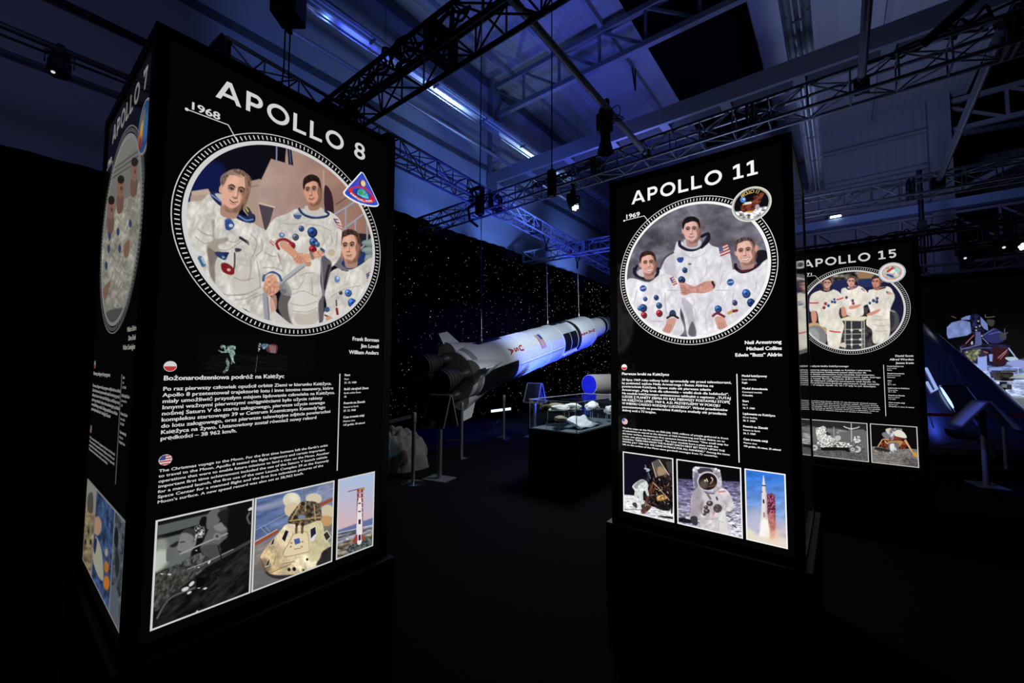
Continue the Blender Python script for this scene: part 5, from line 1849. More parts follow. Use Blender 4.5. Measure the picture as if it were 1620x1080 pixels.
c.face(606, 612, 132, 182, 14, (216, 168, 146), (122, 98, 86), turn=.35, shade=1, smile=.5, line=-.82)
c.P([(470, 500), (500, 450), (580, 425), (690, 480), (640, 475), (560, 445), (500, 480), (480, 560)], (150, 128, 112), 1, a=.8)
c.P([(520, 895), (545, 885), (600, 920), (600, 950), (560, 985), (520, 970)], (46, 76, 134), .5)
c.E(572, 940, 20, 16, (200, 205, 212), .5)
c.done('crew_photo', RC)

# ---- number 11: crew of three before a moon backdrop
c = Film('11', .10, .92, 1.81, 2.62, 290, (98, 94, 106))
c.zm(980, 310, 4.695)
c.N(.28, 130, 110, 21)
c.N(.12, 40, 30, 22)
c.E(720, 200, 330, 210, (118, 114, 124), 20, a=.5)
c.N(.2, 90, 60, 24)
c.E(760, 380, 100, 140, (76, 70, 84), 14, a=.5)
SW = np.array((228, 226, 232.))
suit(c, [(440, 330), (400, 420), (330, 470), (290, 590), (330, 700), (430, 640), (440, 780), (480, 900), (510, 1060), (560, 1090), (740, 1090), (780, 980), (800, 800), (770, 700), (840, 640), (830, 470), (800, 400), (690, 370), (640, 330), (560, 400)], SW, .13, 31)
c.L([(300, 540), (340, 460), (400, 420)], 14, (60, 54, 66), .6, .8)
c.P([(400, 430), (420, 560), (410, 640), (350, 600), (330, 500)], (186, 182, 194), 2, a=.7)
c.P([(455, 760), (530, 800), (560, 960), (530, 1040), (500, 900)], (170, 166, 178), 2, a=.7)
c.P([(540, 930), (570, 1000), (560, 1050), (510, 1020)], (80, 74, 84), 1.2, a=.8)
c.L([(446, 340), (452, 370), (500, 396), (560, 396), (620, 360), (660, 300)], 24, (34, 34, 52), .5)
c.E(540, 350, 70, 44, (200, 196, 204), 1)
c.face(535, 252, 66, 88, -3, (222, 176, 166), (30, 22, 26), turn=-.12, shade=1, smile=.1, line=-.66)
c.L([(612, 300), (660, 280), (660, 330), (610, 380)], 22, (28, 24, 36), .6)
c.P([(428, 462), (475, 455), (468, 490), (440, 492)], (50, 78, 150), .4)
knob(c, 484, 548, 18, (40, 70, 110))
knob(c, 460, 620, 24, (40, 56, 92))
c.L([(520, 500), (520, 560)], 30, (206, 206, 212), .5)
c.L([(515, 505), (530, 505)], 10, (80, 80, 92), .4)
c.P([(440, 650), (480, 645), (560, 670), (620, 640), (700, 630), (710, 680), (640, 720), (540, 720), (490, 735), (445, 720)], (196, 142, 130), .5)
c.N(.15, 20, 20, 3)
c.L([(690, 640), (720, 700)], 18, (60, 40, 46), .5)
for k in range(4):
    c.L([(450 + 4 * k, 665 + 17 * k), (495, 668 + 14 * k)], 5, (140, 92, 84), .4, .8)
flagpatch(c, [(735 + 0, 380), (800, 350), (825, 420), (750, 450)])
for pts in (((470, 430), (560, 460), (640, 420)), ((430, 560), (420, 620), (450, 650)), ((640, 470), (650, 560), (600, 640)), ((760, 480), (740, 600)), ((500, 780), (560, 840), (560, 930)), ((700, 760), (640, 860), (650, 1000))):
    c.L(pts, 6, (176, 172, 184), .8, .6)
# left
suit(c, [(100, 610), (50, 640), (40, 800), (120, 900), (220, 990), (320, 1030), (400, 1060), (480, 1000), (450, 880), (460, 760), (440, 640), (380, 590), (300, 580), (220, 640)], SW, .12, 33)
c.L([(112, 540), (118, 580), (180, 610), (230, 610), (280, 580), (285, 540)], 24, (28, 28, 44), .5)
c.E(200, 570, 70, 34, (206, 200, 206), 1)
c.face(212, 500, 60, 82, -6, (226, 172, 158), (54, 36, 34), turn=.2, shade=1, smile=.9, line=-.7)
c.L([(130, 520), (112, 560)], 20, (28, 28, 44), .5)
c.E(176, 686, 25, 24, (52, 82, 156), .4)
c.L([(160, 688), (192, 680)], 6, (210, 215, 225), .3)
flagpatch(c, [(372, 610), (400, 598), (432, 650), (400, 665)])
for x, y, r, col in ((190, 762, 15, (60, 90, 140)), (272, 752, 17, (44, 64, 108)), (174, 828, 25, (44, 66, 108)), (146, 832, 14, (60, 110, 180)), (292, 810, 20, (58, 82, 120)), (180, 882, 21, (140, 40, 54)), (294, 868, 22, (140, 40, 50))):
    knob(c, x, y, r, col)
c.P([(370, 890), (380, 850), (410, 850), (420, 890)], (50, 66, 96), .4)
c.L([(355, 905), (395, 885), (435, 905)], 16, (40, 36, 46), .4)
c.P([(360, 915), (420, 910), (400, 980), (370, 1020), (320, 1000), (340, 960)], (206, 156, 142), .5)
for k in range(3):
    c.L([(336 + 16 * k, 1000 + 6 * k), (356 + 14 * k, 955)], 5, (150, 100, 90), .4, .8)
for pts in (((340, 720), (340, 800), (350, 870)), ((110, 790), (130, 700)), ((230, 930), (320, 930)), ((360, 700), (430, 700))):
    c.L(pts, 6, (160, 156, 168), .7, .7)
# right
c.zm(1090, 310, 4.695)
suit(c, [(330, 545), (250, 580), (190, 680), (180, 800), (190, 900), (170, 1000), (300, 1000), (450, 900), (600, 700), (620, 480), (580, 470), (520, 510), (400, 560)], SW, .12, 35)
c.L([(345, 510), (350, 535), (390, 562), (450, 550), (520, 505), (560, 440)], 24, (30, 24, 34), .5)
c.L([(365, 555), (430, 556), (500, 512)], 9, (110, 34, 44), .4)
c.P([(500, 410), (570, 405), (580, 460), (520, 500), (490, 470)], (30, 26, 36), .7)
c.face(420, 410, 76, 92, -8, (226, 178, 164), (84, 66, 64), turn=-.3, shade=1, smile=.95, line=-.78)
c.E(500, 388, 14, 26, (210, 150, 136), .5)
c.E(308, 640, 26, 26, (52, 82, 156), .4)
c.L([(290, 642), (326, 636)], 6, (205, 210, 222), .3)
for x, y, r, col in ((422, 720, 28, (48, 84, 150)), (458, 788, 27, (34, 54, 104)), (338, 790, 18, (60, 66, 96)), (214, 836, 24, (48, 80, 140))):
    knob(c, x, y, r, col)
c.L([(295, 870), (330, 850)], 22, (196, 160, 70), .5)
c.L([(330, 855), (355, 850)], 20, (130, 36, 40), .5)
c.L([(178, 890), (210, 870), (262, 895)], 18, (120, 44, 48), .5)
c.P([(195, 900), (255, 900), (280, 950), (280, 980), (220, 990), (205, 960)], (212, 158, 142), .5)
for k in range(3):
    c.L([(228 + 18 * k, 985), (222 + 16 * k, 940)], 5, (152, 100, 90), .4, .8)
for pts in (((200, 700), (300, 700)), ((330, 720), (320, 820), (320, 900)), ((250, 580), (230, 660)), ((500, 640), (500, 690))):
    c.L(pts, 6, (172, 168, 180), .7, .7)
c.done('crew_photo', RC)

# ---- number 15: crew of three with a rover
c = Film('15', .10, .92, 1.81, 2.62, 200, (28, 32, 60))
c.zm(1270, 410, 6.75)
c.P([(100, 130), (900, 120), (900, 240), (100, 260)], (88, 82, 78), 1)
c.N(.8, 60, 30, 41)
c.P([(600, 140), (740, 140), (740, 200), (600, 205)], (150, 116, 86), 1)
c.P([(330, 240), (480, 220), (450, 330), (330, 330)], (34, 40, 80), 1)
c.P([(600, 220), (760, 210), (740, 290), (620, 290)], (40, 48, 92), 1)
c.P([(880, 250), (1100, 260), (1100, 760), (900, 800)], (24, 26, 54), 1)
c.P([(300, 560), (900, 560), (900, 980), (300, 980)], (58, 56, 58), 2)
c.N(.5, 40, 40, 6)
c.E(950, 650, 80, 115, (74, 76, 80), .8)
c.E(930, 650, 50, 95, (48, 50, 56), 1)
c.L([(920, 540), (980, 560)], 10, (150, 160, 165), .5)
c.P([(60, 690), (160, 680), (260, 760), (250, 800), (60, 740)], (196, 166, 112), .8)
c.E(130, 840, 125, 135, (126, 126, 128), .7)
c.E(100, 830, 80, 95, (156, 156, 158), 2)
WS = np.array((226, 220, 208.))
suit(c, [(190, 330), (90, 380), (70, 470), (80, 560), (150, 560), (180, 700), (250, 740), (260, 860), (290, 960), (380, 960), (420, 800), (440, 700), (390, 600), (400, 520), (460, 510), (440, 440), (400, 360), (320, 320)], WS, .12, 43)
suit(c, [(470, 300), (410, 330), (430, 480), (480, 600), (640, 600), (650, 500), (700, 470), (690, 350), (590, 280)], WS, .12, 44)
suit(c, [(750, 320), (700, 340), (690, 460), (720, 560), (690, 600), (680, 700), (740, 760), (760, 900), (920, 830), (930, 560), (980, 420), (970, 360), (910, 290)], WS, .14, 45)
for pts in (((760, 640), (840, 650), (920, 640)), ((760, 700), (840, 710), (920, 700)), ((770, 760), (850, 770), (910, 760)), ((740, 600), (830, 610))):
    c.L(pts, 8, (176, 166, 152), 1, .7)
c.L([(185, 320), (250, 340), (310, 320)], 20, (50, 40, 62), .6)
c.L([(460, 290), (490, 320), (560, 300), (590, 275)], 16, (70, 44, 66), .6)
c.L([(745, 290), (790, 320), (880, 300)], 16, (70, 36, 50), .6)
c.face(258, 255, 46, 56, 3, (206, 152, 136), (44, 30, 32), turn=.2, shade=-1, smile=.9)
c.face(520, 238, 44, 58, -2, (216, 162, 146), (96, 70, 60), turn=-.2, shade=1, smile=.3)
c.face(785, 242, 50, 60, -2, (206, 140, 122), (56, 40, 40), turn=-.8, shade=1, smile=.3)
c.E(570, 256, 14, 20, (30, 26, 34), .6)
for a, b in (((75, 465), (165, 465)), ((365, 430), (430, 412)), ((290, 765), (400, 778))):
    c.L([a, ((a[0] + b[0]) / 2, (a[1] + b[1]) / 2 + 3), b], 13, (196, 50, 52), .5)
for x, y, r, col in ((240, 470, 15, (160, 50, 70)), (272, 492, 13, (40, 80, 150)), (225, 513, 15, (150, 40, 66)), (310, 452, 12, (40, 70, 130)), (340, 455, 13, (40, 70, 140)), (336, 425, 10, (50, 60, 90)), (530, 438, 14, (70, 80, 130)), (536, 468, 14, (170, 60, 90)), (465, 405, 13, (70, 70, 90)), (792, 415, 14, (70, 70, 110)), (752, 438, 15, (50, 70, 110)), (788, 450, 16, (40, 66, 120)), (715, 465, 13, (60, 70, 100))):
    knob(c, x, y, r, col)
flagpatch(c, [(885, 340), (930, 345), (960, 372), (900, 372)])
flagpatch(c, [(620, 310), (650, 310), (670, 340), (640, 340)])
for pts in ([(90, 560), (140, 560), (150, 640), (130, 680), (100, 670)], [(410, 520), (450, 510), (470, 590), (450, 610), (420, 610)], [(500, 500), (560, 490), (620, 480), (600, 510), (540, 530), (495, 530)], [(680, 590), (760, 550), (830, 530), (800, 570), (720, 600)]):
    c.P(pts, (208, 146, 122), .5)
c.P([(390, 640), (480, 610), (680, 610), (690, 630), (640, 660), (420, 655)], (226, 220, 196), .6, False)
c.P([(450, 660), (650, 660), (660, 950), (440, 950)], (52, 52, 58), .8, False)
for x in (455, 520, 630, 655):
    c.L([(x, 655), (x + (3 if x > 500 else -4), 950)], 12, (176, 172, 160), .5)
for y in (750, 800, 860, 910):
    c.L([(440, y), (660, y - 5)], 8, (176, 172, 160), .5)
for x in (522, 615):
    for y in (757, 855, 912):
        c.E(x, y, 14, 13, (225, 220, 204), .5)
c.P([(395, 900), (450, 890), (460, 940), (400, 930)], (215, 205, 190), .6)
c.done('crew_photo', RC)

# ---- number 7 (seen from the side): three men leaning, mostly white
c = Film('7', .10, .92, 1.81, 2.62, 200, (110, 108, 100))
c.zm(150, 180, 3)
c.P([(70, 300), (215, 150), (230, 260), (225, 700), (30, 700), (40, 400)], (104, 102, 96), 1)
for k in range(3):
    c.L([(75, 330 + 20 * k - 60), (215, 190 + 24 * k - 20)], 4, (56, 54, 52), .5)
m = suit(c, [(60, 540), (45, 580), (30, 700), (45, 860), (80, 960), (140, 920), (190, 800), (215, 600), (215, 330), (190, 380), (150, 400), (110, 430), (80, 500)], (134, 132, 122), .3, 51, 14, 30)
for x, y, hh in ((76, 450, 50), (122, 350, 48), (187, 270, 52)):
    c.P([(x - 16, y + 40), (x + 14, y + 40), (x + 10, y + 110), (x - 14, y + 120)], (96, 74, 64), .7)
    c.E(x, y, 17, hh, (116, 86, 74), .7)
    c.E(x + 2, y - hh * .8, 16, hh * .42, (32, 26, 24), .8)
    c.E(x + 4, y + 4, 5, 10, (58, 40, 34), .6, a=.7)
for x, y in ((70, 580), (66, 640), (54, 720), (118, 640), (168, 520), (110, 560)):
    c.E(x, y, 7, 20, (50, 56, 84), .6)
c.P([(140, 620), (165, 600), (160, 670), (140, 680)], (112, 84, 72), .7)
c.P([(40, 830), (80, 780), (85, 750), (60, 860), (45, 880)], (112, 84, 72), .7)
c.P([(55, 940), (150, 920), (140, 985), (70, 990)], (70, 70, 70), .8)
c.done('crew_photo', RC)

# ---- the three small photographs of number 8
c = Film('8', .078, .380, .730, 1.095, 170, (16, 16, 17))
c.zm(230, 800, 5.4)
c.P([(100, 130), (700, -20), (700, 60), (110, 200)], (62, 66, 66), 1, False)
c.P([(100, 135), (560, 30), (560, 60), (105, 170)], (20, 20, 22), 1, False)
c.P([(105, 170), (560, 65), (520, 140), (105, 260)], (84, 90, 88), 1, False)
c.P([(100, 255), (480, 160), (480, 200), (100, 295)], (18, 18, 20), .8, False)
c.P([(95, 290), (420, 210), (380, 480), (90, 560)], (96, 102, 98), 2, False)
c.P([(80, 400), (180, 380), (190, 470), (75, 570)], (206, 212, 198), 5)
c.P([(90, 300), (180, 300), (190, 470), (85, 560)], (160, 166, 154), 6, a=.6)
c.P([(180, 380), (210, 330), (280, 300), (260, 380), (210, 470), (180, 470)], (96, 98, 96), 1.5)
c.P([(210, 340), (280, 300), (270, 340), (230, 355)], (36, 36, 38), 1)
c.P([(290, 300), (310, 230), (380, 200), (430, 230), (430, 330), (370, 400), (290, 390), (270, 370), (280, 330)], (120, 122, 120), 1)
c.P([(310, 230), (360, 190), (440, 210), (430, 290), (400, 250), (350, 230)], (54, 54, 56), 1.5)
c.L([(300, 310), (335, 305)], 9, (40, 40, 42), .8)
c.L([(280, 385), (310, 395)], 6, (50, 50, 50), .6)
c.P([(420, 175), (500, 170), (500, 260), (440, 280), (400, 320), (430, 240)], (110, 112, 112), 1)
c.N(.9, 16, 16, 8)
c.E(495, 132, 30, 46, (16, 16, 18), .6, 25)
c.P([(540, 60), (620, 20), (640, 120), (560, 200), (520, 180)], (96, 98, 98), 1.5)
c.P([(520, 240), (560, 180), (640, 140), (720, 150), (730, 240), (660, 300), (560, 400), (490, 400), (470, 350), (500, 290)], (92, 94, 94), 1.5)
c.P([(580, 180), (660, 140), (700, 190), (640, 220)], (124, 126, 126), 2)
c.P([(620, 60), (740, 20), (740, 130), (700, 190), (640, 120)], (30, 30, 32), 1.5)
c.P([(730, 0), (920, -40), (900, 280), (720, 350), (700, 260)], (15, 15, 17), 2)
c.L([(300, 410), (450, 340), (640, 260), (700, 235)], 12, (150, 152, 150), .5)
c.E(615, 262, 32, 30, (128, 130, 128), .6)
c.E(612, 258, 14, 14, (70, 70, 72), .6)
c.P([(480, 350), (620, 330), (640, 420), (560, 480), (510, 430)], (70, 70, 72), 1.5)
c.P([(140, 580), (300, 480), (470, 400), (540, 430), (520, 520), (420, 600), (280, 640), (160, 700)], (70, 72, 70), 1.5)
c.N(.5, 18, 22, 12, 30)
c.L([(330, 600), (460, 540), (720, 400), (900, 300)], 26, (58, 58, 60), .7)
c.L([(360, 540), (540, 470), (750, 370)], 8, (140, 142, 140), .5)
c.P([(80, 600), (260, 540), (420, 560), (400, 640), (240, 740), (80, 900)], (62, 62, 58), 1.5)
c.N(.45, 14, 30, 13, 30)
c.P([(100, 960), (230, 760), (420, 620), (660, 520), (890, 340), (890, 740), (560, 880), (80, 1050)], (26, 27, 29), 1.5)
c.N(.6, 90, 26, 15, -40)
c.L([(100, 960), (160, 850), (240, 770), (420, 700)], 16, (84, 84, 84), 1)
for x, y, r, rot in ((340, 710, 34, -25), (395, 665, 30, -45), (455, 525, 9, 0), (205, 585, 16, 0), (455, 700, 12, 0), (375, 740, 22, -30), (435, 380, 9, 0), (510, 705, 18, -20), (545, 480, 18, -60), (900, 25, 26, -30), (615, 610, 6, 0), (140, 580, 12, 0), (440, 905, 16, -50)):
    c.E(x, y, r, r * .45, (205, 206, 200), .5, rot)
c.L([(890, 60), (870, 100), (890, 150)], 16, (90, 90, 92), .7)
c.L([(620, 340), (650, 470), (620, 600), (540, 680)], 10, (20, 20, 22), .5)
c.P([(440, 620), (500, 610), (510, 660), (440, 700)], (8, 8, 9), .8)
c.done('photo_print')

c = Film('8', .394, .724, .730, 1.095, 190, (96, 112, 150))
c.zm(390, 740, 5.143)
c.P([(60, 250), (720, 100), (720, 300), (60, 620)], (98, 114, 154), 1, False)
c.G(c.m.copy(), (84, 102, 146), (132, 142, 170), (300, 250), (500, 400))
c.N(.16, 120, 24, 61, -14)
c.P([(80, 320), (300, 250), (320, 290), (120, 350)], (160, 164, 184), 4, a=.7)
c.P([(60, 640), (720, 330), (720, 760), (40, 1020)], (126, 122, 116), 1, False)
c.N(.14, 120, 16, 62, -20)
c.P([(60, 800), (300, 820), (250, 960), (40, 1020)], (92, 94, 96), 5, a=.7)
for pts in (((75, 505), (200, 440), (320, 375)), ((600, 215), (700, 165)), ((80, 590), (240, 520)), ((110, 480), (170, 540)), ((150, 470), (190, 520)), ((600, 150), (570, 210))):
    c.L(pts, 4, (176, 184, 204), .4, .8)
c.L([(70, 618), (250, 515)], 26, (150, 74, 44), .6)
c.L([(70, 600), (250, 500)], 5, (210, 200, 190), .4)
c.L([(590, 305), (710, 250)], 26, (146, 76, 50), .6)
c.E(368, 262, 72, 62, (214, 204, 180), .8)
c.E(368, 340, 60, 60, (206, 190, 156), 1)
c.E(385, 240, 40, 34, (232, 226, 208), 3, a=.7)
c.E(548, 250, 66, 44, (206, 196, 170), .8)
c.E(660, 355, 54, 56, (202, 190, 160), .8)
c.E(650, 430, 50, 44, (190, 150, 100), 1.2)
c.P([(335, 440), (420, 300), (480, 270), (590, 290), (610, 400), (580, 430), (470, 460)], (84, 74, 60), .8)
c.N(.5, 16, 14, 63)
for a, b in (((420, 310), (460, 280)), ((360, 430), (430, 310)), ((550, 300), (560, 420)), ((480, 280), (480, 350)), ((350, 430), (600, 400)), ((440, 440), (420, 500))):
    c.L([a, b], 9, (178, 150, 96), .5)
for x, y in ((460, 290), (520, 380), (400, 400), (500, 320)):
    c.E(x, y, 18, 16, (40, 36, 36), .6)
c.L([(465, 160), (468, 270)], 10, (120, 110, 100), .5)
c.E(450, 400, 30, 18, (120, 130, 150), .6)
hull = [(335, 455), (470, 470), (600, 430), (640, 560), (690, 650), (650, 720), (500, 840), (330, 870), (190, 860), (130, 810), (112, 730), (180, 620), (270, 520)]
c.P(hull, (206, 186, 144), .6)
m = c.m.copy()
c.G(m, (206, 182, 140), (220, 208, 180), (180, 700), (480, 600))
c.N(.14, 70, 100, 64, -30, False, m)
c.N(.10, 20, 26, 65, 0, False, m)
c.P([(480, 480), (600, 440), (640, 560), (690, 650), (560, 760), (490, 700)], (190, 184, 132), 3, a=.6)
c.P([(620, 680), (700, 640), (690, 760), (570, 790), (600, 730)], (44, 40, 40), 1.2)
c.P([(112, 730), (190, 860), (330, 870), (500, 850), (640, 770), (560, 830), (380, 890), (240, 900), (150, 850)], (46, 44, 46), 1)
c.E(150, 790, 46, 60, (110, 94, 80), 3, -30, .8)
c.P([(380, 540), (490, 520), (510, 680), (330, 720), (300, 690), (350, 590)], (222, 206, 168), .8)
c.L([(380, 540), (350, 600), (300, 690), (330, 720), (510, 680)], 5, (140, 118, 90), .5)
c.L([(380, 540), (490, 522), (512, 680)], 5, (160, 138, 104), .5)
for pts, col in (([(318, 505), (342, 515), (312, 600), (288, 575)], (26, 24, 30)), ([(520, 500), (560, 478), (566, 540), (524, 580)], (30, 34, 52)), ([(626, 540), (655, 515), (682, 560), (650, 592)], (50, 44, 40)), ([(385, 580), (430, 570), (440, 610), (395, 625)], (76, 92, 150)), ([(210, 590), (228, 570), (220, 615), (196, 630)], (40, 36, 36)), ([(170, 760), (190, 740), (180, 790), (155, 800)], (50, 48, 48))):
    q = np.array(pts, float)
    ctr = q.mean(0)
    c.P([tuple(ctr + (p - ctr) * 1.28) for p in q], (226, 216, 190), .5, False)
    c.P(pts, col, .5, False)
c.P([(524, 575), (566, 535), (548, 590), (530, 596)], (210, 214, 222), .5)
for x in (408, 456):
    c.L([(x, 450), (x - 4, 525)], 20, (100, 78, 50), .8)
    c.E(x + 2, 460, 12, 16, (50, 40, 34), .5)
for x, y, r in ((388, 822, 15), (346, 826, 13), (494, 744, 10), (462, 830, 8), (640, 690, 20)):
    c.E(x, y, r, r * 1.1, (38, 34, 34), .5)
for pts in (((390, 660), (440, 652)), ((300, 780), (390, 760)), ((180, 860), (360, 780)), ((240, 720), (220, 780))):
    c.L(pts, 6, (120, 92, 66), .5, .8)
for x, y in ((365, 610), (450, 640), (360, 640), (455, 600)):
    c.E(x, y, 9, 7, (176, 120, 76), .5)
c.done('photo_print')

c = Film('8', .754, .942, .730, 1.095, 110, (150, 165, 200))
c.zm(390, 740, 5.143)
allm = np.ones(c.X.shape)
c.G(allm, (168, 188, 218), (206, 178, 186), (800, 80), (790, 450))
c.P([(735, 510), (1040, 400), (1040, 480), (735, 560)], (96, 112, 156), 1.5, False)
c.P([(735, 530), (1040, 460), (1040, 680), (735, 780)], (106, 108, 116), 1.2, False)
c.N(.5, 60, 12, 71, -14)
c.P([(735, 620), (1040, 520), (1040, 660), (735, 760)], (110, 98, 74), 2, False, .7)
c.N(.5, 40, 12, 72, -14)
c.L([(740, 530), (1040, 462)], 6, (196, 206, 222), .5)
c.L([(740, 580), (1040, 500)], 6, (150, 156, 170), .5, .7)
c.P([(830, 640), (880, 610), (1000, 570), (1010, 640), (840, 700)], (74, 82, 82), .6)
c.N(.6, 14, 12, 74)
c.L([(828, 192), (955, 160)], 7, (120, 70, 60), .4)
c.P([(905, 172), (955, 158), (958, 178), (906, 190)], (176, 130, 90), .5)
for x in (908, 940):
    c.L([(x, 180), (x - 6 if x < 920 else x - 2, 560)], 16, (150, 46, 50), .5)
    for k in range(9):
        c.E(x - k * .5, 200 + 40 * k, 8, 6, (214, 200, 200), .5)
for k in range(9):
    c.L([(902, 200 + 40 * k), (946, 195 + 40 * k)], 6, (140, 50, 52), .4)
c.P([(912, 250), (932, 248), (938, 330), (940, 590), (896, 600), (900, 360)], (226, 224, 224), .5)
for y0, y1, w_ in ((284, 294, 24), (350, 360, 26), (420, 458, 22), (545, 590, 22)):
    c.P([(918 - w_ / 2 + 4, y0), (918 + w_ / 2, y0 - 3), (918 + w_ / 2, y1 - 3), (918 - w_ / 2 + 4, y1)], (34, 34, 42), .4, False)
c.P([(880, 560), (900, 540), (900, 600), (866, 610)], (150, 60, 60), .7)
c.P([(936, 540), (960, 560), (960, 580), (938, 590)], (150, 70, 66), .7)
c.E(820, 578, 8, 6, (230, 230, 230), .4)
c.done('photo_print')

# ---- the three small photographs of number 11
c = Film('11', .082, .386, .731, 1.094, 130, (16, 14, 28))
c.zm(980, 710, 9.39)
c.P([(60, 676), (230, 692), (480, 830), (800, 860), (820, 1080), (50, 920)], (222, 222, 226), .6, False)
c.N(.25, 40, 14, 81, 8)
c.P([(70, 890), (330, 900), (330, 910), (70, 905)], (130, 130, 136), .6, False)
c.P([(430, 250), (800, 150), (800, 870), (480, 850), (380, 720)], (26, 22, 24), 1)
c.N(.8, 30, 30, 82)
c.P([(480, 195), (580, 150), (740, 380), (600, 400), (540, 420)], (104, 92, 80), .5, False)
c.P([(590, 250), (700, 340), (600, 400), (560, 350)], (160, 134, 110), 1)
c.P([(500, 200), (590, 170), (620, 240), (540, 270)], (84, 84, 84), 1)
c.P([(680, 190), (780, 175), (780, 360), (740, 370)], (64, 60, 58), .8, False)
c.L([(484, 210), (545, 420)], 10, (220, 196, 170), .4)
c.L([(590, 165), (735, 385)], 11, (226, 200, 172), .4)
rs = random.Random(5)
for k in range(60):
    x, y = rs.uniform(430, 790), rs.uniform(380, 820)
    if x < 480 and y < 500:
        continue
    col = rs.choice(((190, 176, 160), (150, 100, 60), (96, 60, 44), (206, 200, 196), (60, 40, 36)))
    a = rs.uniform(0, 3)
    r = rs.uniform(8, 34)
    c.L([(x, y), (x + r * math.cos(a), y + r * math.sin(a))], rs.uniform(5, 14), col, .5, .9)
c.P([(560, 700), (660, 680), (720, 720), (640, 770), (560, 760)], (180, 136, 84), 1)
c.N(.6, 16, 16, 84)
c.L([(380, 290), (440, 310), (410, 325)], 26, (176, 186, 206), .6)
c.L([(385, 240), (395, 290)], 10, (160, 170, 190), .5)
c.L([(425, 350), (430, 470)], 26, (44, 48, 72), .8)
c.L([(430, 350), (460, 440)], 10, (120, 126, 150), .5)
for a, b in (((500, 490), (460, 700)), ((540, 540), (500, 640)), ((490, 500), (340, 930)), ((430, 700), (380, 950))):
    c.L([a, b], 18, (110, 62, 42), .5)
c.L([(500, 500), (600, 600), (740, 760)], 12, (200, 160, 130), .5)
c.P([(330, 890), (440, 830), (470, 870), (370, 960), (325, 945)], (84, 52, 42), .8)
c.N(.7, 12, 12, 85)
for k in range(6):
    c.L([(370 - 4 * k, 700 + 28 * k), (440 - 6 * k, 715 + 28 * k)], 8, (60, 50, 50), .5)
c.P([(190, 560), (240, 500), (330, 450), (400, 480), (430, 540), (420, 590), (440, 690), (410, 690), (375, 620), (350, 660), (355, 830), (320, 850), (280, 700), (250, 800), (210, 800), (220, 680), (225, 620)], (218, 224, 222), .6)
c.N(.14, 22, 30, 86, 20, True)
c.P([(220, 540), (320, 460), (380, 480), (300, 520), (250, 590)], (150, 152, 152), 1)
c.P([(200, 800), (250, 800), (265, 865), (240, 870), (195, 830)], (64, 62, 64), .6)
c.P([(320, 840), (360, 820), (370, 880), (340, 890)], (64, 60, 62), .6)
c.P([(580, 990), (800, 1010), (800, 1040), (640, 1020)], (30, 30, 34), .8)
c.P([(770, 860), (790, 860), (785, 960), (765, 950)], (26, 24, 28), .6)
c.done('photo_print')

c = Film('11', .416, .745, .731, 1.094, 150, (10, 9, 12))
c.zm(1065, 725, 8.304)
c.P([(50, 270), (880, 310), (900, 400), (900, 1040), (50, 840)], (112, 106, 148), 1.5, False)
gm = c.m.copy()
c.G(gm, (86, 80, 118), (206, 206, 218), (450, 300), (520, 960))
c.N(.4, 60, 16, 91, 4, False, gm)
c.N(.22, 22, 9, 92, -6, False, gm)
c.P([(60, 775), (220, 800), (230, 850), (70, 830)], (26, 24, 32), 1)
c.N(.8, 20, 12, 93)
WT = np.array((214, 206, 210.))
c.P([(258, 140), (300, 110), (420, 115), (580, 135), (620, 180), (640, 380), (560, 440), (300, 400), (262, 330)], (186, 180, 192), .6)
c.N(.25, 40, 40, 94)
c.P([(330, 130), (480, 130), (520, 180), (440, 175), (340, 200)], (64, 58, 72), .8)
for x, y in ((270, 150), (300, 120), (330, 125), (560, 140), (600, 160)):
    c.E(x, y, 18, 16, (240, 240, 244), .6)
c.P([(270, 300), (280, 200), (330, 200), (330, 360), (300, 400)], (104, 96, 124), 1.5, a=.8)
c.E(452, 300, 136, 130, (212, 208, 216), .7)
c.E(455, 302, 122, 112, (28, 20, 20), .6)
c.E(400, 340, 60, 60, (120, 104, 92), 4, a=.7)
c.E(420, 290, 14, 14, (225, 200, 170), .6)
c.L([(500, 250), (520, 280), (490, 330)], 14, (232, 206, 176), .5)
c.L([(440, 270), (452, 300)], 12, (240, 226, 206), .5)
c.L([(470, 370), (560, 350)], 6, (200, 140, 110), .6)
c.E(520, 340, 44, 50, (90, 60, 46), 3, a=.6)
m = suit(c, [(360, 380), (260, 440), (230, 560), (240, 660), (220, 770), (320, 800), (360, 760), (360, 900), (560, 1000), (760, 980), (700, 800), (690, 690), (760, 690), (795, 620), (770, 520), (720, 430), (640, 390), (560, 440), (440, 460)], WT, .22, 95, 40, 60)
c.P([(240, 460), (350, 400), (380, 560), (340, 760), (230, 770), (235, 620)], (150, 138, 150), 4, a=.7)
c.P([(360, 600), (400, 560), (380, 720), (350, 680)], (120, 110, 120), 3, a=.7)
c.P([(410, 450), (640, 470), (640, 600), (560, 580), (420, 560)], (206, 200, 206), .8)
c.L([(430, 455), (540, 462)], 12, (60, 54, 62), .6)
c.L([(455, 475), (490, 530)], 26, (110, 104, 108), .6)
c.L([(570, 510), (580, 540)], 20, (44, 40, 52), .5)
c.L([(600, 440), (680, 430)], 22, (200, 130, 140), .8)
for x, y, r in ((480, 590, 44), (430, 640, 30), (440, 690, 40), (410, 730, 24)):
    c.E(x, y, r, r * .8, (62, 52, 56), .8)
    c.E(x - 6, y - 8, r * .4, r * .35, (150, 140, 144), .7)
c.E(585, 655, 58, 56, (82, 70, 76), .8)
c.N(.4, 16, 16, 96)
c.P([(232, 765), (312, 765), (320, 860), (290, 880), (236, 840)], (58, 52, 60), .7)
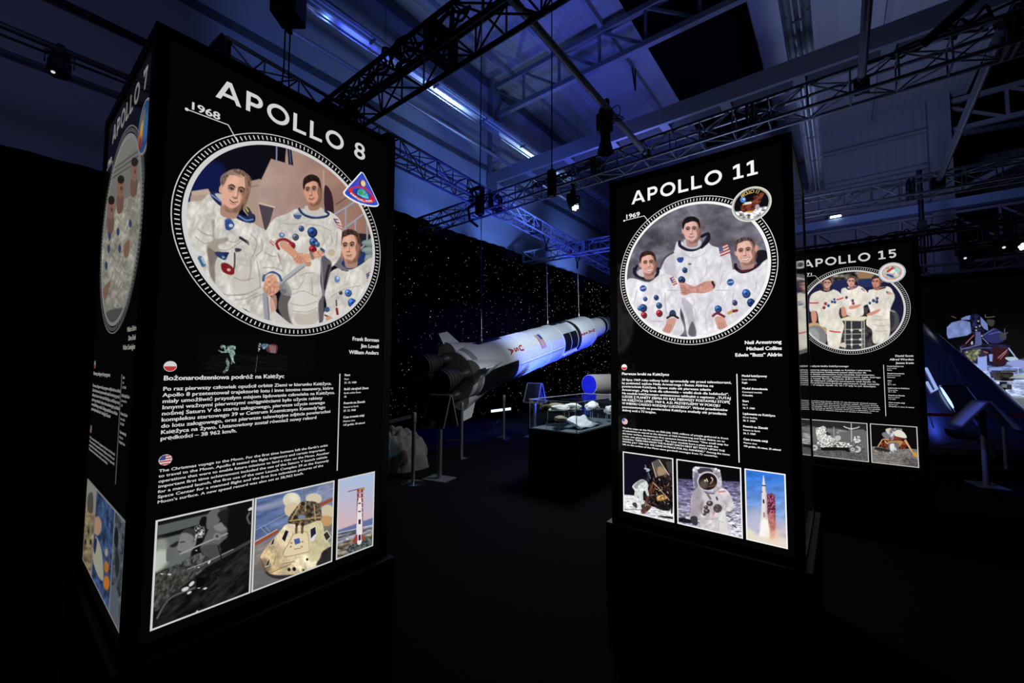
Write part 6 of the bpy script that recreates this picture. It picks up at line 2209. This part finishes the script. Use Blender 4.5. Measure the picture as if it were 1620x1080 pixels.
c.P([(640, 700), (690, 690), (700, 800), (730, 960), (600, 960), (580, 820)], (232, 230, 224), 3, a=.7)
c.P([(520, 700), (560, 690), (520, 760)], (180, 100, 130), 2, a=.6)
for pts in (((360, 780), (480, 800), (590, 780)), ((600, 830), (590, 940)), ((640, 560), (700, 600), (680, 680)), ((250, 560), (300, 540), (330, 480)), ((420, 900), (500, 860)), ((590, 810), (660, 840))):
    c.L(pts, 7, (150, 138, 146), .8, .8)
for pts in (((780, 870), (830, 910)), ((700, 750), (760, 770)), ((820, 720), (860, 730)), ((760, 800), (790, 795))):
    c.L(pts, 14, (50, 48, 60), .6)
c.done('photo_print')

c = Film('11', .773, .947, .731, 1.094, 95, (90, 150, 230))
c.zm(1170, 735, 8)
allm = np.ones(c.X.shape)
c.G(allm, (52, 118, 214), (176, 190, 222), (300, 130), (320, 860))
c.N(.1, 120, 60, 101)
c.E(180, 720, 170, 170, (206, 192, 200), 12, a=.6)
c.E(520, 850, 120, 120, (216, 186, 176), 12, a=.6)
c.P([(340, 390), (440, 380), (455, 600), (440, 900), (370, 900), (345, 600)], (124, 60, 84), .7)
c.N(.8, 14, 20, 102)
c.P([(360, 640), (450, 640), (450, 930), (380, 930)], (214, 140, 120), 4, a=.7)
c.L([(430, 500), (485, 520)], 12, (160, 140, 180), .6)
c.P([(298, 140), (306, 140), (318, 215), (328, 260), (328, 320), (342, 380), (348, 600), (360, 720), (270, 720), (276, 600), (280, 420), (284, 330), (286, 262), (290, 220)], (232, 220, 220), .5)
c.P([(320, 260), (342, 380), (358, 700), (330, 700), (325, 400)], (190, 170, 180), 1.5, a=.6)
c.L([(286, 262), (328, 264)], 14, (34, 34, 44), .4)
c.P([(292, 438), (314, 440), (316, 488), (296, 488)], (30, 28, 32), .4, False)
c.P([(300, 600), (320, 602), (322, 664), (302, 660)], (170, 120, 110), .6, False)
c.E(286, 340, 8, 6, (40, 40, 50), .4)
c.P([(275, 700), (360, 710), (380, 960), (250, 960), (260, 800)], (250, 246, 240), 2)
c.P([(80, 800), (180, 850), (260, 900), (400, 930), (520, 920), (600, 960), (600, 1060), (80, 960)], (232, 220, 204), 4)
c.E(430, 900, 80, 70, (244, 206, 176), 6, a=.6)
c.done('photo_print')

# ---- the two small photographs of number 15
c = Film('15', .091, .598, .733, 1.1, 170, (42, 41, 42))
c.zm(1260, 650, 7.71)
c.P([(60, 180), (250, 200), (460, 216), (620, 240), (860, 250), (900, 620), (60, 560)], (104, 103, 102), 1)
c.P([(380, 230), (460, 214), (620, 240), (560, 262)], (138, 137, 134), 3, a=.7)
c.N(.3, 50, 12, 111, 4)
c.P([(60, 440), (880, 520), (900, 620), (60, 560)], (84, 84, 84), 6, a=.8)
c.N(.3, 16, 8, 112, 4)
c.P([(300, 430), (660, 440), (640, 500), (560, 480), (320, 480)], (20, 20, 21), 1.2)
for x, y, r in ((225, 440, 78), (745, 460, 90), (690, 460, 50)):
    c.E(x, y, r, r * .78, (96, 95, 94), .6)
    c.N(.4, 12, 12, 113)
    c.E(x - 5, y + 6, r * .52, r * .44, (196, 194, 190), .6)
    c.E(x - 5, y + 6, r * .2, r * .18, (110, 108, 106), .6)
c.P([(250, 380), (380, 370), (640, 390), (660, 440), (380, 440), (300, 440)], (176, 174, 170), .8)
c.N(.9, 16, 10, 114)
c.P([(240, 210), (280, 200), (300, 190), (330, 182), (360, 205), (350, 240), (400, 260), (430, 320), (470, 340), (460, 370), (380, 370), (330, 400), (260, 350), (240, 280)], (222, 220, 216), .7)
c.N(.4, 18, 18, 115, ridge=True)
c.P([(370, 250), (420, 280), (400, 300), (360, 280)], (50, 50, 50), .8)
c.L([(455, 195), (460, 400)], 8, (180, 178, 174), .5)
c.P([(470, 310), (530, 300), (540, 340), (490, 370)], (190, 188, 184), .7)
c.E(505, 262, 18, 14, (150, 150, 148), .6)
c.L([(668, 150), (672, 370)], 11, (196, 194, 190), .5)
c.L([(578, 188), (620, 206), (680, 214), (740, 204), (765, 192)], 12, (210, 208, 204), .5)
c.L([(640, 225), (690, 225)], 8, (170, 168, 164), .5)
c.P([(700, 320), (760, 300), (780, 370), (710, 390)], (160, 158, 154), .6)
c.N(.9, 12, 12, 116)
for y in (270, 300, 345, 390):
    c.L([(80, y), (190, y + 6)], 16, (196, 194, 188), .7)
c.done('photo_print')

c = Film('15', .629, .949, .733, 1.1, 120, (12, 10, 11))
c.zm(1260, 650, 7.71)
c.P([(910, 430), (1480, 465), (1500, 690), (910, 620)], (120, 116, 112), .8, False)
c.N(.25, 20, 10, 121)
c.P([(1300, 560), (1480, 600), (1480, 690), (1320, 660)], (92, 88, 88), 4)
c.N(.4, 14, 8, 122)
c.P([(1040, 350), (1100, 340), (1330, 370), (1330, 450), (1240, 460), (1040, 440)], (96, 44, 30), .8)
c.N(.8, 18, 14, 123)
c.P([(1120, 370), (1280, 360), (1290, 400), (1230, 440), (1130, 420)], (176, 130, 80), .7)
c.P([(1130, 390), (1240, 390), (1240, 460), (1130, 460)], (110, 108, 112), .7)
for a, b in (((1045, 350), (960, 490)), ((1060, 345), (1130, 345)), ((1320, 360), (1440, 540)), ((1330, 350), (1400, 470)), ((1080, 370), (1110, 400))):
    c.L([a, b], 14, (206, 166, 124), .5)
c.P([(1410, 500), (1470, 520), (1465, 560), (1430, 545)], (200, 150, 50), .8)
c.P([(1040, 280), (1090, 255), (1150, 280), (1150, 320), (1090, 340)], (120, 122, 132), .7)
c.P([(1090, 220), (1160, 210), (1180, 260), (1140, 290), (1100, 260)], (206, 200, 180), .6)
c.P([(1140, 230), (1230, 208), (1290, 230), (1200, 330), (1150, 350)], (140, 140, 146), .7)
c.N(.5, 20, 20, 124)
c.P([(1200, 245), (1260, 230), (1320, 270), (1340, 330), (1220, 310), (1190, 280)], (226, 222, 208), .6)
c.P([(1190, 310), (1260, 330), (1320, 340), (1200, 350)], (150, 50, 40), .8)
c.P([(1140, 410), (1190, 400), (1190, 480), (1150, 480)], (226, 226, 226), .6)
c.L([(1200, 450), (1210, 470)], 24, (190, 210, 214), .6)
c.L([(1150, 470), (1145, 510)], 12, (190, 190, 190), .5)
c.L([(1175, 470), (1180, 505)], 12, (190, 190, 190), .5)
c.E(1060, 488, 10, 10, (230, 230, 230), .5)
c.P([(980, 440), (1130, 470), (1120, 500), (960, 470)], (40, 38, 38), 1.5)
c.done('photo_print')

# ---- the three small photographs of number 7
c = Film('7', .096, .345, .730, 1.095, 70, (120, 118, 112))
c.zm(100, 740, 3)
c.P([(80, 200), (150, 230), (130, 500), (80, 440)], (116, 104, 78), 1)
c.N(.3, 20, 20, 131)
c.P([(118, 130), (140, 120), (140, 210), (116, 200)], (70, 64, 58), .8)
for x, y in ((100, 270), (120, 300), (105, 350), (95, 330), (130, 350)):
    c.E(x, y, 5, 14, (40, 36, 32), .7)
c.done('photo_print')
c = Film('7', .358, .760, .730, 1.095, 110, (46, 62, 94))
c.zm(100, 740, 3)
c.N(.4, 10, 30, 132)
c.E(162, 275, 20, 45, (150, 122, 104), .8)
c.P([(150, 330), (170, 350), (186, 420), (190, 530), (165, 510), (140, 430)], (140, 140, 124), .8)
c.P([(140, 340), (160, 340), (150, 410)], (30, 40, 70), .8)
c.E(205, 470, 12, 28, (150, 96, 48), 1)
c.E(205, 545, 14, 34, (170, 100, 30), 1)
c.E(205, 400, 8, 20, (140, 130, 120), 1)
c.done('photo_print')
c = Film('7', .774, .949, .730, 1.095, 60, (60, 66, 74))
c.zm(100, 740, 3)
c.N(.5, 14, 30, 133)
c.E(252, 330, 10, 50, (24, 26, 28), 1)
c.E(256, 460, 10, 60, (36, 38, 40), 1)
c.P([(225, 560), (262, 600), (258, 780), (215, 690)], (78, 84, 92), 1.5)
c.done('photo_print')

# ---- faint moon walker under the ring of number 8
c = Film('8', .16, .62, 1.60, 1.772, 240, (6, 7, 7), lev=0)
c.zm(330, 530, 13.5)
c.P([(-200, 420), (1700, 420), (1700, 1100), (-200, 1100)], (11, 12, 12), 1, False)
c.N(.6, 160, 16, 141)
TE = (118, 142, 136)
c.P([(240, 250), (290, 205), (350, 215), (370, 260), (350, 310), (400, 300), (395, 240), (450, 225), (500, 215), (580, 240), (580, 300), (545, 310), (570, 400), (540, 440), (530, 540), (570, 600), (545, 600), (510, 560), (505, 610), (480, 620), (490, 540), (455, 430), (430, 370), (350, 375), (280, 375), (200, 330), (215, 315), (290, 345), (345, 350), (330, 260), (280, 290)], TE, .5, False)
c.N(.4, 40, 30, 142)
c.P([(395, 480), (440, 560), (445, 640), (420, 740), (330, 830), (295, 800), (360, 720), (400, 640), (360, 580)], (104, 124, 118), .5, False)
c.N(.5, 40, 20, 143)
c.L([(1045, 430), (1000, 800)], 9, (112, 118, 112), .4, .8)
c.P([(1070, 180), (1130, 200), (1080, 340), (1060, 340)], (110, 120, 124), .5)
c.N(1.0, 20, 20, 144)
c.P([(1150, 190), (1280, 195), (1200, 300), (1150, 280)], (84, 110, 134), .5)
c.N(.8, 14, 14, 145)
c.P([(1290, 205), (1460, 215), (1450, 380), (1350, 380), (1230, 330)], (96, 48, 54), .5)
for k in range(5):
    c.L([(1300 + 30 * k, 210 + 6 * k), (1330 + 24 * k, 370)], 12, (176, 160, 156), .4, .8)
e = np.minimum(np.minimum((c.S - .16), (.62 - c.S)) / .06, np.minimum((c.Z - 1.60), (1.772 - c.Z)) / .02)
e = np.clip(e, 0, 1)[..., None]
c.C = c.C * e + 4.4 * (1 - e)
c.done('moon_walker_print')
# ---- mission patches
def patch_disc(p, cs, cz, r, n, base):
    return Film(p, cs - r, cs + r, cz - r, cz + r, n, base, lev=4)


def locate(p, x, y):
    b, pn, o, d, nn = PANEL[p]
    e = ray(x, y)
    t = (o - EYEV).dot(nn) / e.dot(nn)
    q = EYEV + e * t - o
    return q.dot(d), q.z


def blob(p, name, pxs, col, lev, parent=None):
    v = [locate(p, x, y) for x, y in pxs]
    return flat(p, name, [(v, [tuple(range(len(v)))])], ink('patch_%d_%d_%d' % tuple(col), lin(np.array(col)), 1.0), lev, parent)


# triangular patch: white rounded border, blue field, red loop round a globe, small moon
Z8 = lambda pts: [(540 + a / 13.5, 260 + b / 13.5) for a, b in pts]
outer = smooth_loop([(415, 165), (440, 158), (475, 175), (510, 225), (640, 480), (800, 820), (808, 860), (780, 895), (700, 903), (560, 885), (400, 845), (230, 765), (90, 670), (48, 610), (55, 570), (110, 505), (250, 350)], 4)
inner_ = smooth_loop([(418, 192), (440, 180), (462, 192), (500, 250), (625, 490), (780, 825), (785, 850), (770, 872), (690, 880), (565, 863), (405, 822), (240, 745), (105, 655), (72, 608), (80, 580), (130, 515), (265, 365)], 4)
pt = blob('8', 'mission_patch', Z8(outer), (232, 234, 238), 4)
sq = [locate('8', *q) for q in Z8(inner_)]
s0, s1 = min(a for a, b in sq) - .002, max(a for a, b in sq) + .002
z0, z1 = min(b for a, b in sq) - .002, max(b for a, b in sq) + .002
c = Film('8', s0, s1, z0, z1, 150, (44, 78, 196), lev=5)
c.zm(540, 260, 13.5)
c.N(.12, 200, 200, 3)
c.P([(300, 420), (420, 300), (520, 420), (500, 520), (380, 480)], (120, 60, 160), 5, a=.6)
c.L([(190, 590), (165, 545), (230, 505), (330, 485), (430, 490), (520, 520), (600, 590), (660, 670), (700, 740), (690, 780)], 34, (206, 44, 66), .5)
c.P([(165, 560), (230, 540), (240, 590), (330, 660), (430, 710), (560, 760), (650, 760), (690, 740), (700, 780), (660, 820), (560, 820), (440, 795), (300, 720), (190, 620)], (216, 34, 44), .6)
c.E(640, 740, 50, 44, (216, 36, 40), 1)
c.E(205, 550, 40, 40, (222, 44, 40), 1)
c.L([(430, 480), (400, 400), (440, 330), (500, 330)], 20, (150, 56, 150), 2, .5)
c.E(420, 620, 110, 90, (30, 50, 120), 2.5, 40, .9)
c.P([(380, 530), (430, 515), (500, 550), (560, 640), (580, 720), (520, 725), (430, 690), (350, 640), (340, 590)], (84, 172, 176), .6)
c.N(.25, 50, 40, 6)
c.P([(380, 570), (420, 560), (470, 600), (430, 640), (380, 630)], (60, 150, 90), 1)
c.E(432, 405, 42, 62, (30, 34, 60), 1, -20)
c.E(464, 406, 50, 68, (216, 196, 140), .6, -16)
c.E(478, 420, 28, 40, (234, 214, 160), 1.5, -16)
keep = np.zeros(c.X.shape, bool)
q = np.array(inner_)
ins = np.zeros(c.X.shape, bool)
for i in range(len(q)):
    (x0, y0), (x1, y1) = q[i - 1], q[i]
    if y1 != y0:
        ins ^= ((y0 > c.y) != (y1 > c.y)) & (c.x < (x1 - x0) * (c.y - y0) / (y1 - y0) + x0)
o = c.done('mission_patch', keep=ins)
o['label'] = 'blue triangular patch with a red loop around a globe'
# curved crew names on the loop
WN = ink('patch_lettering', (.85, .82, .80), .8)
polys = []
for word, a, b, e in (('BORMAN', (196, 620), (268, 690), (345, 728)), ('LOVELL', (362, 745), (430, 778), (508, 798)), ('ANDERS', (525, 797), (600, 803), (676, 794))):
    L8 = [np.array(locate('8', *Z8([q])[0])) for q in (a, b, e)]
    n = len(word)
    for i, ch in enumerate(word):
        t = (i + .5) / n
        p0 = (1 - t) ** 2 * L8[0] + 2 * t * (1 - t) * L8[1] + t * t * L8[2]
        d = 2 * (1 - t) * (L8[1] - L8[0]) + 2 * t * (L8[2] - L8[1])
        d = d / np.linalg.norm(d)
        v, f = text_mesh(ch, .0145, .025)
        v = v - np.array(((v[:, 0].min() + v[:, 0].max()) / 2, 0))
        v = np.stack([p0[0] + v[:, 0] * d[0] - v[:, 1] * d[1], p0[1] + v[:, 0] * d[1] + v[:, 1] * d[0]], 1)
        polys.append((v.tolist(), f))
flat('8', 'patch_lettering', polys, WN, 6)

# round eagle patch of number 11
e0, e1, e2, e3 = locate('11', 950 + 657 / 3.176, 220 + 330 / 3.176), locate('11', 950 + 860 / 3.176, 220 + 310 / 3.176), locate('11', 950 + 768 / 3.176, 220 + 236 / 3.176), locate('11', 950 + 755 / 3.176, 220 + 413 / 3.176)
pc, pr = ((e0[0] + e1[0]) / 2, (e2[1] + e3[1]) / 2), (e2[1] - e3[1]) / 2
flat('11', 'mission_patch', [disc(pc, pr, 64)], ink('patch_rim', lin(np.array((226, 226, 216))), 1), 4)
flat('11', 'mission_patch', [disc(pc, pr * .93, 64)], ink('patch_rim_grey', lin(np.array((170, 172, 166))), 1), 5)
r = pr * .88
c = Film('11', pc[0] - r, pc[0] + r, pc[1] - r, pc[1] + r, 100, (14, 14, 18), lev=6)
c.zm(1110, 220, 3.176)
c.zm(1110, 0, 3.176)
c.P([(150, 1065), (200, 1060), (260, 1045), (340, 1040), (330, 1090), (200, 1110), (170, 1100)], (206, 206, 208), .5)
c.N(.7, 14, 8, 151)
c.E(208, 1003, 14, 15, (74, 130, 206), .4)
c.E(212, 1000, 6, 5, (190, 215, 235), .4)
c.P([(196, 1040), (215, 1020), (240, 1015), (262, 1000), (262, 985), (300, 968), (316, 970), (300, 1000), (290, 1025), (276, 1045), (255, 1058), (215, 1066), (200, 1060)], (104, 50, 36), .5)
c.N(.5, 12, 7, 152, -30)
c.L([(250, 1020), (310, 975)], 5, (146, 80, 60), .5)
c.L([(220, 1022), (246, 1018)], 12, (232, 228, 220), .5)
c.E(280, 1040, 12, 14, (176, 160, 170), .5)
c.L([(214, 1024), (208, 1028)], 6, (220, 170, 60), .4)
c.L([(225, 1064), (262, 1060)], 6, (210, 160, 60), .4)
o = c.done('mission_patch', circle=(pc[0], pc[1], r * .985))
o['label'] = 'round patch with an eagle over the moon'
polys = []
TX = 'APOLLO 11'
for i, ch in enumerate(TX):
    if ch == ' ':
        continue
    a = math.radians(127 - i * 8.6)
    v, f = text_mesh(ch, .026, .02)
    v = v - np.array(((v[:, 0].min() + v[:, 0].max()) / 2, 0))
    d = np.array((math.sin(a), -math.cos(a)))
    p0 = np.array(pc) + np.array((math.cos(a), math.sin(a))) * r * .72
    v = np.stack([p0[0] + v[:, 0] * d[0] - v[:, 1] * d[1], p0[1] + v[:, 0] * d[1] + v[:, 1] * d[0]], 1)
    polys.append((v.tolist(), f))
flat('11', 'patch_lettering', polys, ink('patch_gold', (.75, .48, .14), .8), 7)

# round patch of number 15
Z5 = lambda x, y: locate('15', 1270 + x / 6.75, 410 + y / 6.75)
pc = ((Z5(805, 150)[0] + Z5(1103, 130)[0]) / 2, (Z5(960, 33)[1] + Z5(945, 250)[1]) / 2)
pr = (Z5(960, 33)[1] - Z5(945, 250)[1]) / 2
wht = ink('patch_white', lin(np.array((222, 220, 214))), 1)
flat('15', 'mission_patch', [disc(pc, pr, 56)], wht, 4)
bl = ink('patch_line_blue', lin(np.array((90, 120, 190))), 1)
rd = ink('patch_line_red', lin(np.array((206, 80, 76))), 1)
flat('15', 'mission_patch', [ring(pc, pr * .93, pr * .97, 64)], bl, 5)
flat('15', 'mission_patch', [ring(pc, pr * .66, pr * .71, 64)], rd, 5)
r = pr * .66
c = Film('15', pc[0] - r, pc[0] + r, pc[1] - r, pc[1] + r, 60, (176, 178, 166), lev=6)
c.zm(1270, 410, 6.75)
c.N(.3, 40, 30, 161)
c.L([(905, 130), (955, 95)], 22, (206, 50, 48), .5)
c.L([(905, 165), (960, 185)], 20, (40, 70, 140), .5)
c.P([(930, 140), (960, 110), (1010, 110), (960, 150)], (232, 230, 226), .5)
c.P([(980, 100), (1040, 90), (1040, 130), (1000, 140)], (150, 206, 196), .6)
c.L([(880, 100), (920, 90)], 8, (110, 112, 110), .6)
c.done('mission_patch', circle=(pc[0], pc[1], r * .99))

# patch of number 7, seen edge-on: blue disc with an orange flame
pc = (.90, 2.535)
flat('7', 'mission_patch', [disc(pc, .105, 48)], WHITE['7'], 4)
c = Film('7', pc[0] - .1, pc[0] + .1, pc[1] - .1, pc[1] + .1, 70, (34, 62, 106), lev=5)
S_, Z_ = (c.S - pc[0]) / .1, (c.Z - pc[1]) / .1
for cx, cy, rr_, col in ((-.3, .35, .45, (84, 90, 84)), (-.55, -.2, .4, (150, 74, 34)), (-.4, .05, .3, (170, 130, 50)), (.3, -.1, .5, (40, 84, 130)), (-.6, -.5, .25, (110, 40, 36))):
    d = np.sqrt((S_ - cx) ** 2 + (Z_ - cy) ** 2)
    c.put(np.clip((rr_ - d) / .2 + .5, 0, 1), col)
c.done('mission_patch', circle=(pc[0], pc[1], .0985))

# ------------------------------------------------------------------ backdrop with the moon ship picture
BXP = 15.85
ys, zs = np.meshgrid(np.linspace(-1.45, -6.2, 640), np.linspace(3.95, .3, 490))
g = np.stack([np.full(ys.shape, BXP), ys, zs], -1)
X, Y = survey(g)
c = Print(g, X, Y, (3, 3, 4))
c.zm(1450, 480, 9)
c.P([(300, 850), (900, 740), (1130, 880), (1500, 790), (2600, 700), (2600, 2600), (300, 2600)], (110, 122, 168), 3)
c.N(.5, 120, 26, 171)
c.P([(600, 960), (1000, 940), (1250, 1100), (2600, 900), (2600, 2600), (600, 2600)], (176, 190, 226), 4)
c.N(.35, 90, 20, 172)
c.P([(1040, 975), (1200, 970), (1200, 1060), (1060, 1060)], (44, 46, 84), .8, False)
c.P([(640, 580), (1290, 590), (1320, 640), (1260, 880), (1000, 880), (700, 800)], (30, 24, 50), .8)
c.N(.6, 60, 40, 173)
c.P([(1080, 640), (1290, 650), (1270, 850), (1100, 860)], (52, 20, 24), 1)
c.P([(680, 690), (910, 650), (870, 770), (790, 830), (740, 780)], (110, 112, 84), .8)
c.N(.5, 30, 30, 174)
for a, b, w_, col in (((640, 650), (920, 580), 9, (130, 136, 190)), ((700, 570), (815, 450), 12, (180, 110, 110)), ((1160, 775), (1290, 660), 12, (196, 130, 130)), ((1190, 790), (1280, 690), 10, (180, 120, 120)), ((1315, 640), (1400, 750), 20, (176, 186, 220)), ((1400, 750), (1530, 960), 18, (150, 150, 190)), ((1440, 830), (1450, 1000), 14, (176, 186, 216)), ((940, 490), (1020, 570), 10, (140, 146, 190)), ((630, 620), (640, 690), 8, (120, 126, 170)), ((700, 640), (1060, 630), 9, (90, 96, 150))):
    c.L([a, b], w_, col, .5)
c.P([(430, 440), (430, 340), (500, 270), (640, 235), (760, 260), (790, 330), (780, 420), (720, 455), (450, 500)], (124, 138, 190), .6, False)
c.N(.12, 80, 80, 175)
c.P([(635, 210), (700, 180), (800, 160), (800, 230), (640, 232)], (120, 136, 190), .6, False)
c.P([(770, 165), (900, 170), (915, 330), (960, 390), (930, 460), (830, 440), (780, 380)], (22, 22, 44), .8)
c.N(.9, 30, 30, 176)
for x, y in ((850, 335), (880, 250), (850, 380), (930, 460), (900, 320)):
    c.E(x, y, 13, 11, (190, 176, 170), .5)
c.P([(910, 185), (1010, 290), (1020, 390), (960, 360), (915, 300)], (116, 132, 184), .6, False)
c.P([(1000, 230), (1110, 240), (1090, 320), (1030, 310)], (60, 60, 52), 1)
c.L([(980, 160), (990, 195), (1110, 185)], 10, (110, 106, 90), .5)
c.L([(500, 180), (560, 205)], 9, (120, 104, 70), .5)
c.P([(950, 450), (1100, 350), (1190, 390), (1270, 440), (1260, 510), (1180, 560), (1050, 560), (970, 500)], (44, 44, 96), .7)
c.L([(1030, 440), (1190, 405), (1200, 490)], 8, (110, 116, 170), .5)
c.L([(950, 450), (1100, 360)], 10, (100, 110, 160), .5)
c.P([(1200, 410), (1270, 440), (1270, 510), (1190, 500)], (64, 66, 72), .7)
c.L([(1255, 360), (1260, 430), (1300, 410)], 8, (120, 120, 130), .5)
c.P([(840, 400), (910, 400), (935, 570), (830, 590)], (84, 92, 144), .6, False)
c.P([(780, 540), (800, 540), (800, 580), (776, 580)], (190, 196, 206), .5)
c.P([(870, 730), (1000, 730), (1005, 950), (930, 960), (870, 880)], (150, 168, 228), .6, False)
c.P([(1030, 720), (1085, 720), (1080, 830), (1040, 820)], (140, 158, 220), .6, False)
c.P([(880, 720), (1000, 690), (1000, 740), (900, 760)], (50, 40, 60), 1)
c.L([(960, 685), (1010, 700)], 18, (170, 100, 60), .6)
c.P([(1030, 910), (1210, 905), (1215, 965), (1030, 970)], (140, 154, 214), .6, False)
c.P([(1260, 770), (1400, 760), (1450, 800), (1330, 820)], (176, 206, 206), .7)
c.P([(1280, 840), (1480, 800), (1620, 880), (1400, 900)], (150, 156, 210), .8)
bd = thing('backdrop_print', 'large backdrop picture of a silver moon ship on legs behind the space capsule', 'backdrop', (BXP, -3.8, 0))
c.C = c.C * np.array((.95, .97, 1.0))
pr_ = c.finish('picture', parent=bd, origin=(BXP, -3.8, 0))
MB().box((BXP + .03, -3.825, 2.125), (.04, 4.8, 3.7)).build('backing_board', M_CASE, bd)
mb = MB()
for y in (-1.5, -6.15):
    mb.box((BXP + .05, y, 2.0), (.05, .05, 4.0))
mb.build('stand_frame', M_BTRUSS, bd)
